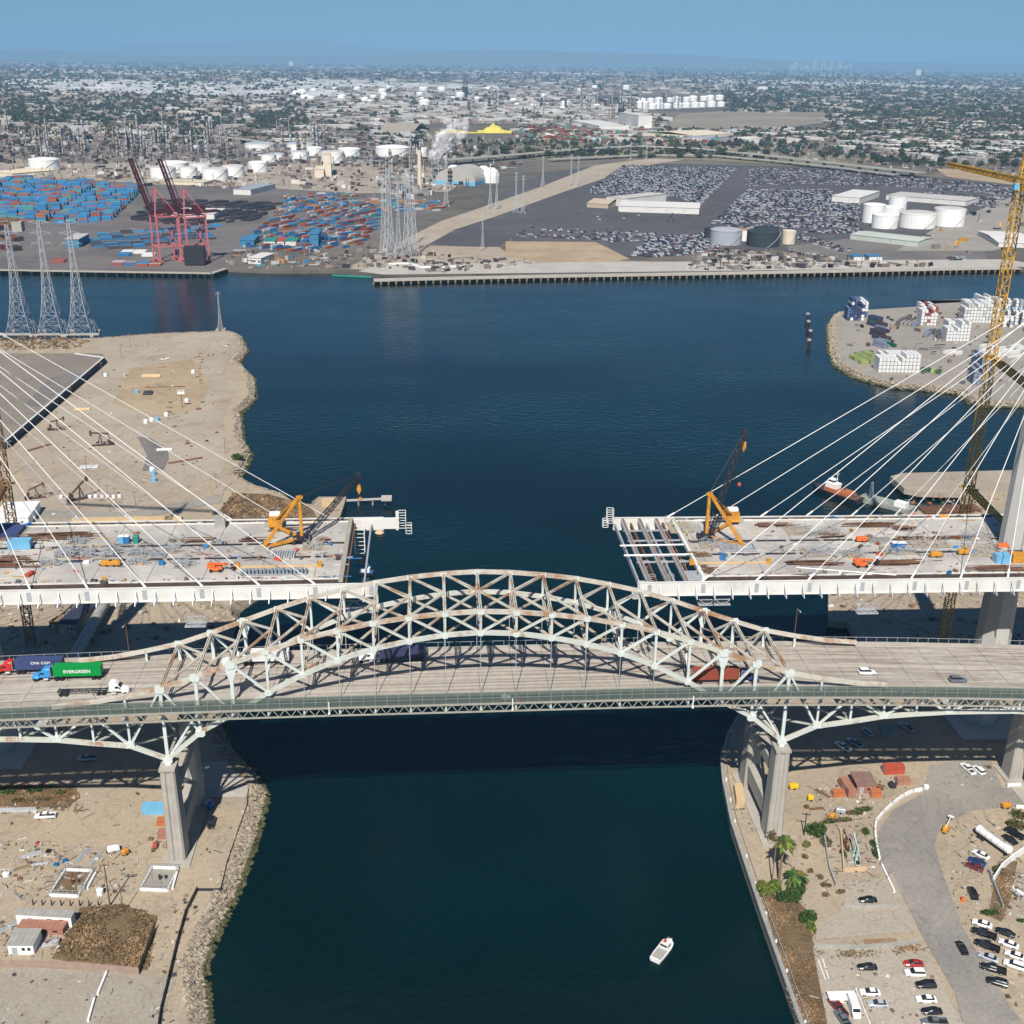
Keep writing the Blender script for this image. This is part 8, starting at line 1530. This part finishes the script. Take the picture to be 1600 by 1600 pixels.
for k in range(21000):
    y = 96+162*(r.random()**1.0); x = r.uniform(-30, 1630)
    if blocked(x, y) or not 0 < G(x, y)[1] < 45000: continue
    ind = math.exp(-((x-780)/330)**2)*(1 if y > 120 else .5)+(.5 if y > 225 else .1)   # industry around the middle
    band = math.sin(y*1.9+x*.004)+math.sin(y*.83+x*.011)
    g = G(x, y); d = g[1]; rz = .3+r.choice((0, 1.5708)); wx_, wy_ = g[0]/1900, g[1]/1900; mask = math.sin(wx_*1.7+wy_*.6)+math.sin(wy_*1.3-wx_*.9+1)+.7*math.sin(wx_*3.9+wy_*2.7)
    if mask < -.55 and r.random() < .6: continue
    if mask > 1.0 and y < 150 and r.random() < .5: r.random(); big = 1
    else: big = 0
    if big or r.random() < .10*(1.0 if band > .2 else .3)+.16*ind*(1 if y < 190 else .5):
        s = r.uniform(.5, 1.3)*min(2.6, .7+d/7000)*(1.7 if big else 1); L_, W_, h = 55*s, 32*s, r.uniform(7, 12); col = WC[3 if big else r.randrange(4)]; kind = 1
    else: s = 1+d/9000; L_, W_, h = r.uniform(11, 20)*s, r.uniform(9, 13)*s, r.uniform(3.5, 7)*(1+d/12000); col = HC[r.randrange(7)]; kind = 0
    ku = r.uniform(.75, 1.3); roof = tuple(min(.85, c*ku) for c in (col if kind else HC[r.randrange(7)])); hp.append((d, g, L_, W_, h, rz, col, roof, 0 if kind or r.random() < .4 else 2.2, kind, x, y))
hp.sort(key=lambda a: a[0]); cnt = [0, 0]
for a in hp:
    d, g, L_, W_, h, rz, col, roof, rise, kind, x, y = a; cnt[kind] += 1
    if cnt[kind] <= 150:
        key = (kind, cnt[kind] % 12)
        if key not in H3:
            w_ = MB(); w_.col = col; w_.box((0, 0, h/2), (L_, W_, h)); t_ = thing('warehouse' if kind else 'house', 'x', 'building' if kind else 'house', g, rz); w_.build('wall_body', CITYM, t_, world=False); w_ = MB(); w_.col = roof
            if rise: housemesh(w_, 0, 0, h-.05, L_, W_, .05, 0, roof, roof, rise)
            else: w_.box((0, 0, h+.3), (L_+.6, W_+.6, .6)); w_.box((L_*.2, 0, h+1.2), (L_*.12, W_*.2, 1.6))
            w_.build('roof', CITYM, t_, world=False); w_ = MB(); w_.col = (.05, .05, .055); w_.box((0, -W_/2, h*.45), (L_*.5, .3, h*.35)); w_.build('window', CITYM, t_, world=False); H3[key] = t_; o = t_
        else: o = dup(H3[key], g, rz)
        tag(o, 'pale flat-roofed warehouse in the industrial belt beyond the flyovers' if kind else 'small low house or office in the belt beyond the flyovers', group='warehouses beyond the flyovers' if kind else 'houses beyond the flyovers')
    else: housemesh(cb, g[0], g[1], 3, L_, W_, h, rz, col, roof, rise)
tag(cb.build('city_buildings', CITYM), 'endless low buildings of the far city plain', 'buildings', kind='stuff')
tl = []
for k in range(24000):
    y = 97+165*r.random(); x = r.uniform(-30, 1630)
    if (blocked(x, y) and not (y > 200 and (x > 815 or y > 222) and x > 690 and 205 < y < 248+max(0, x-1300)*.1 and r.random() < .35)) or not 0 < G(x, y)[1] < 40000: continue
    dens = .5+.5*(math.sin(x*.013+y*.11)+math.sin(y*.31-x*.006)+math.sin(x*.031) > .2)
    if x > 1130 and y < 215: dens = 1
    if abs(x-780) < 300 and 125 < y < 200: dens *= .25
    if r.random() > dens: continue
    g = G(x, y); tl.append((g[1], g, r.uniform(3.5, 7.5)*(1+g[1]/9000), TC[r.randrange(4)]))
tl.sort(key=lambda a: a[0]); tp = []
for k, (d, g, s, col) in enumerate(tl):
    if k < 280:
        if len(tp) < 6:
            t_ = thing('tree', 'x', 'tree', g); q = MB(); [treemesh(q, r.uniform(-.5, .5)*s, r.uniform(-.5, .5)*s, s*.25, s*.62, col, r) for _ in range(5)]; leafy(q, (0, 0, s*1.1), s*1.1, s*1.1, s*.8, 90, s*.16, r, [col]); q.build('crown', LEAF, t_, world=False); q = MB(); q.cyl((0, 0, 0), (0, 0, s*.8), s*.1, s*.06, 6); q.build('trunk', WOOD, t_, world=False); t_['s'] = s; tp.append(t_); o = t_
        else: src = tp[k % 6]; o = dup(src, g, r.uniform(0, 6), scale=s/src['s'])
        tag(o, 'dark round tree standing among the low buildings beyond the flyovers', group='trees beyond the flyovers')
    else: [treemesh(tb, g[0]+r.uniform(-1, 1)*s, g[1]+r.uniform(-1, 1)*s, 3, s*r.uniform(.6, 1), col, r) for _ in range(2)]
tag(tb.build('far_trees', LEAF), 'dark scattered trees of the far city plain', 'trees', kind='stuff')
# yard clutter on the far shore, uncountable
jb = MB()
for P, n, pal, s_ in (([(500, 420), (560, 380), (640, 392), (720, 402), (880, 412), (700, 426), (600, 420)], 260, HC+DK, 3), ([(1060, 424), (1110, 392), (1260, 396), (1330, 410), (1500, 416)], 420, HC+WC+DK, 3.5), ([(0, 262), (240, 258), (560, 262), (640, 268), (560, 300), (250, 292), (0, 276)], 620, HC+DK+WC, 5), ([(0, 256), (0, 200), (600, 205), (690, 240), (640, 262)], 3600, HC+DK+[(.3, .3, .3), (.5, .5, .48)], 6), ([(690, 250), (700, 222), (815, 214), (1000, 208), (1320, 233), (1620, 262), (1620, 282), (1340, 258), (1000, 240), (820, 246)], 1500, HC+DK+WC+HC, 5.5), ([(590, 300), (600, 262), (760, 262), (820, 255), (740, 290), (640, 312)], 420, HC+WC+DK+[(.1, .3, .35)], 6), ([(400, 420), (350, 412), (370, 396), (500, 392), (530, 418)], 140, HC+WC+BOXC, 3), ([(1380, 380), (1560, 300), (1640, 300), (1640, 390), (1500, 400)], 120, HC+DK+[(.6, .3, .03)], 4), ([(1400, 600), (1310, 540), (1330, 500), (1600, 480), (1600, 600)], 120, HC+DK, 2)):
    W = gp(P); xs = [p[0] for p in W]; ys = [p[1] for p in W]; c = 0
    while c < n:
        x, y = r.uniform(min(xs), max(xs)), r.uniform(min(ys), max(ys)); c += .2
        if not inq(x, y, W): continue
        c += .8; ku = r.uniform(.5, 1.3); jb.col = tuple(q*ku for q in pal[r.randrange(len(pal))]); k = r.random(); h = s_*r.uniform(.3, 1.3)
        if k < .6: jb.box((x, y, 3+h/2), (s_*r.uniform(.5, 3), s_*r.uniform(.4, 1.5), h), r.uniform(0, 3))
        elif k < .85: jb.beam((x, y, 3+h), (x+s_*r.uniform(-5, 5), y+s_*r.uniform(-2, 2), 3+h), .6)
        else: jb.cyl((x, y, 3), (x, y, 3+h*2.2), s_*.12, n=6)
tag(jb.build('industrial_clutter_debris', CITYM), 'countless small sheds, pipes and machines of the far industrial shore', 'clutter', kind='stuff')
# skyline, far towers, hills
for k in range(22):
    x = 1232+k*4.6+r.uniform(-1.5, 1.5); g = G(x, 109.5); hh = (r.uniform(5, 13) if k not in (3, 9, 12) else 17)/pxm(x, 109.5); q = MB(); w_ = r.uniform(2.4, 4.5)/pxm(x, 109.5); q.box((0, 0, hh/2), (w_, w_, hh)); q.box((0, 0, hh*1.03), (w_*.6, w_*.6, hh*.06)); o = q.build('skyscraper', GRT if k % 3 else GREYR); o.location = g; tag(o, 'pale hazy skyscraper of the distant downtown skyline', 'skyscraper', 'distant downtown skyline')
for l_, x, y, h, w_ in (('white slab tower alone on the far plain', 1434, 118, 8, 8), ('small white block tower on the far plain', 455, 103, 6, 7), ('pair of hazy pale towers on the far horizon', 81, 92, 6, 4), ('white office block beyond the inland refinery', 1190, 142, 6, 16)):
    g = G(x, y); s = pxm(x, y); q = MB(); q.box((0, 0, h/s/2), (w_/s, w_/s*.5, h/s)); q.box((0, 0, h/s*1.04), (w_/s*.4, w_/s*.3, h/s*.1)); o = q.build('tower_block', BW); o.location = g; tag(o, l_, 'tower')
hb_ = MB()
for Yh, hm_, ph in ((46000, 1.0, 0), (62000, 1.25, 2.1)):
    v = []; n = 160
    for k in range(n+1):
        X_ = -42000+92000*k/n; e = max(0, .55+.45*math.sin(X_/9000+ph)+.2*math.sin(X_/3100+ph*2)+.1*math.sin(X_/1300)); fall = max(.25, min(1, (24000-X_)/26000)); h = 150+560*e*fall*hm_; v += [(X_, Yh-3500, 3), (X_, Yh, h), (X_, Yh+3500, 3)]
    hb_.add(v, [(3*k+j, 3*k+3+j, 3*k+4+j, 3*k+1+j) for k in range(n) for j in (0, 1)])
struct(hb_.build('hills', mat('hill_scrub', (.13, .12, .08), .95, .2, .001)), 'faint blue hills along the horizon')
# ------------------------------------------------------------------ air
hm = bpy.data.materials.new('air'); hm.use_nodes = True; t = hm.node_tree; t.nodes.clear()
om = t.nodes.new('ShaderNodeOutputMaterial'); pv = t.nodes.new('ShaderNodeVolumePrincipled'); t.links.new(pv.outputs[0], om.inputs['Volume'])
pv.inputs['Density'].default_value = 3.9e-5; pv.inputs['Color'].default_value = (0.33, 0.62, 0.92, 1); pv.inputs['Anisotropy'].default_value = -0.2
hb = MB(); hb.add([(x, y, z) for z in (-14, 1150) for x, y in ((-72000, -900), (72000, -900), (72000, 96000), (-72000, 96000))], [(3, 2, 1, 0), (4, 5, 6, 7), (0, 1, 5, 4), (1, 2, 6, 5), (2, 3, 7, 6), (3, 0, 4, 7)])
tag(hb.build('haze', hm), 'pale blue haze that fades the far city', 'haze', kind='stuff')
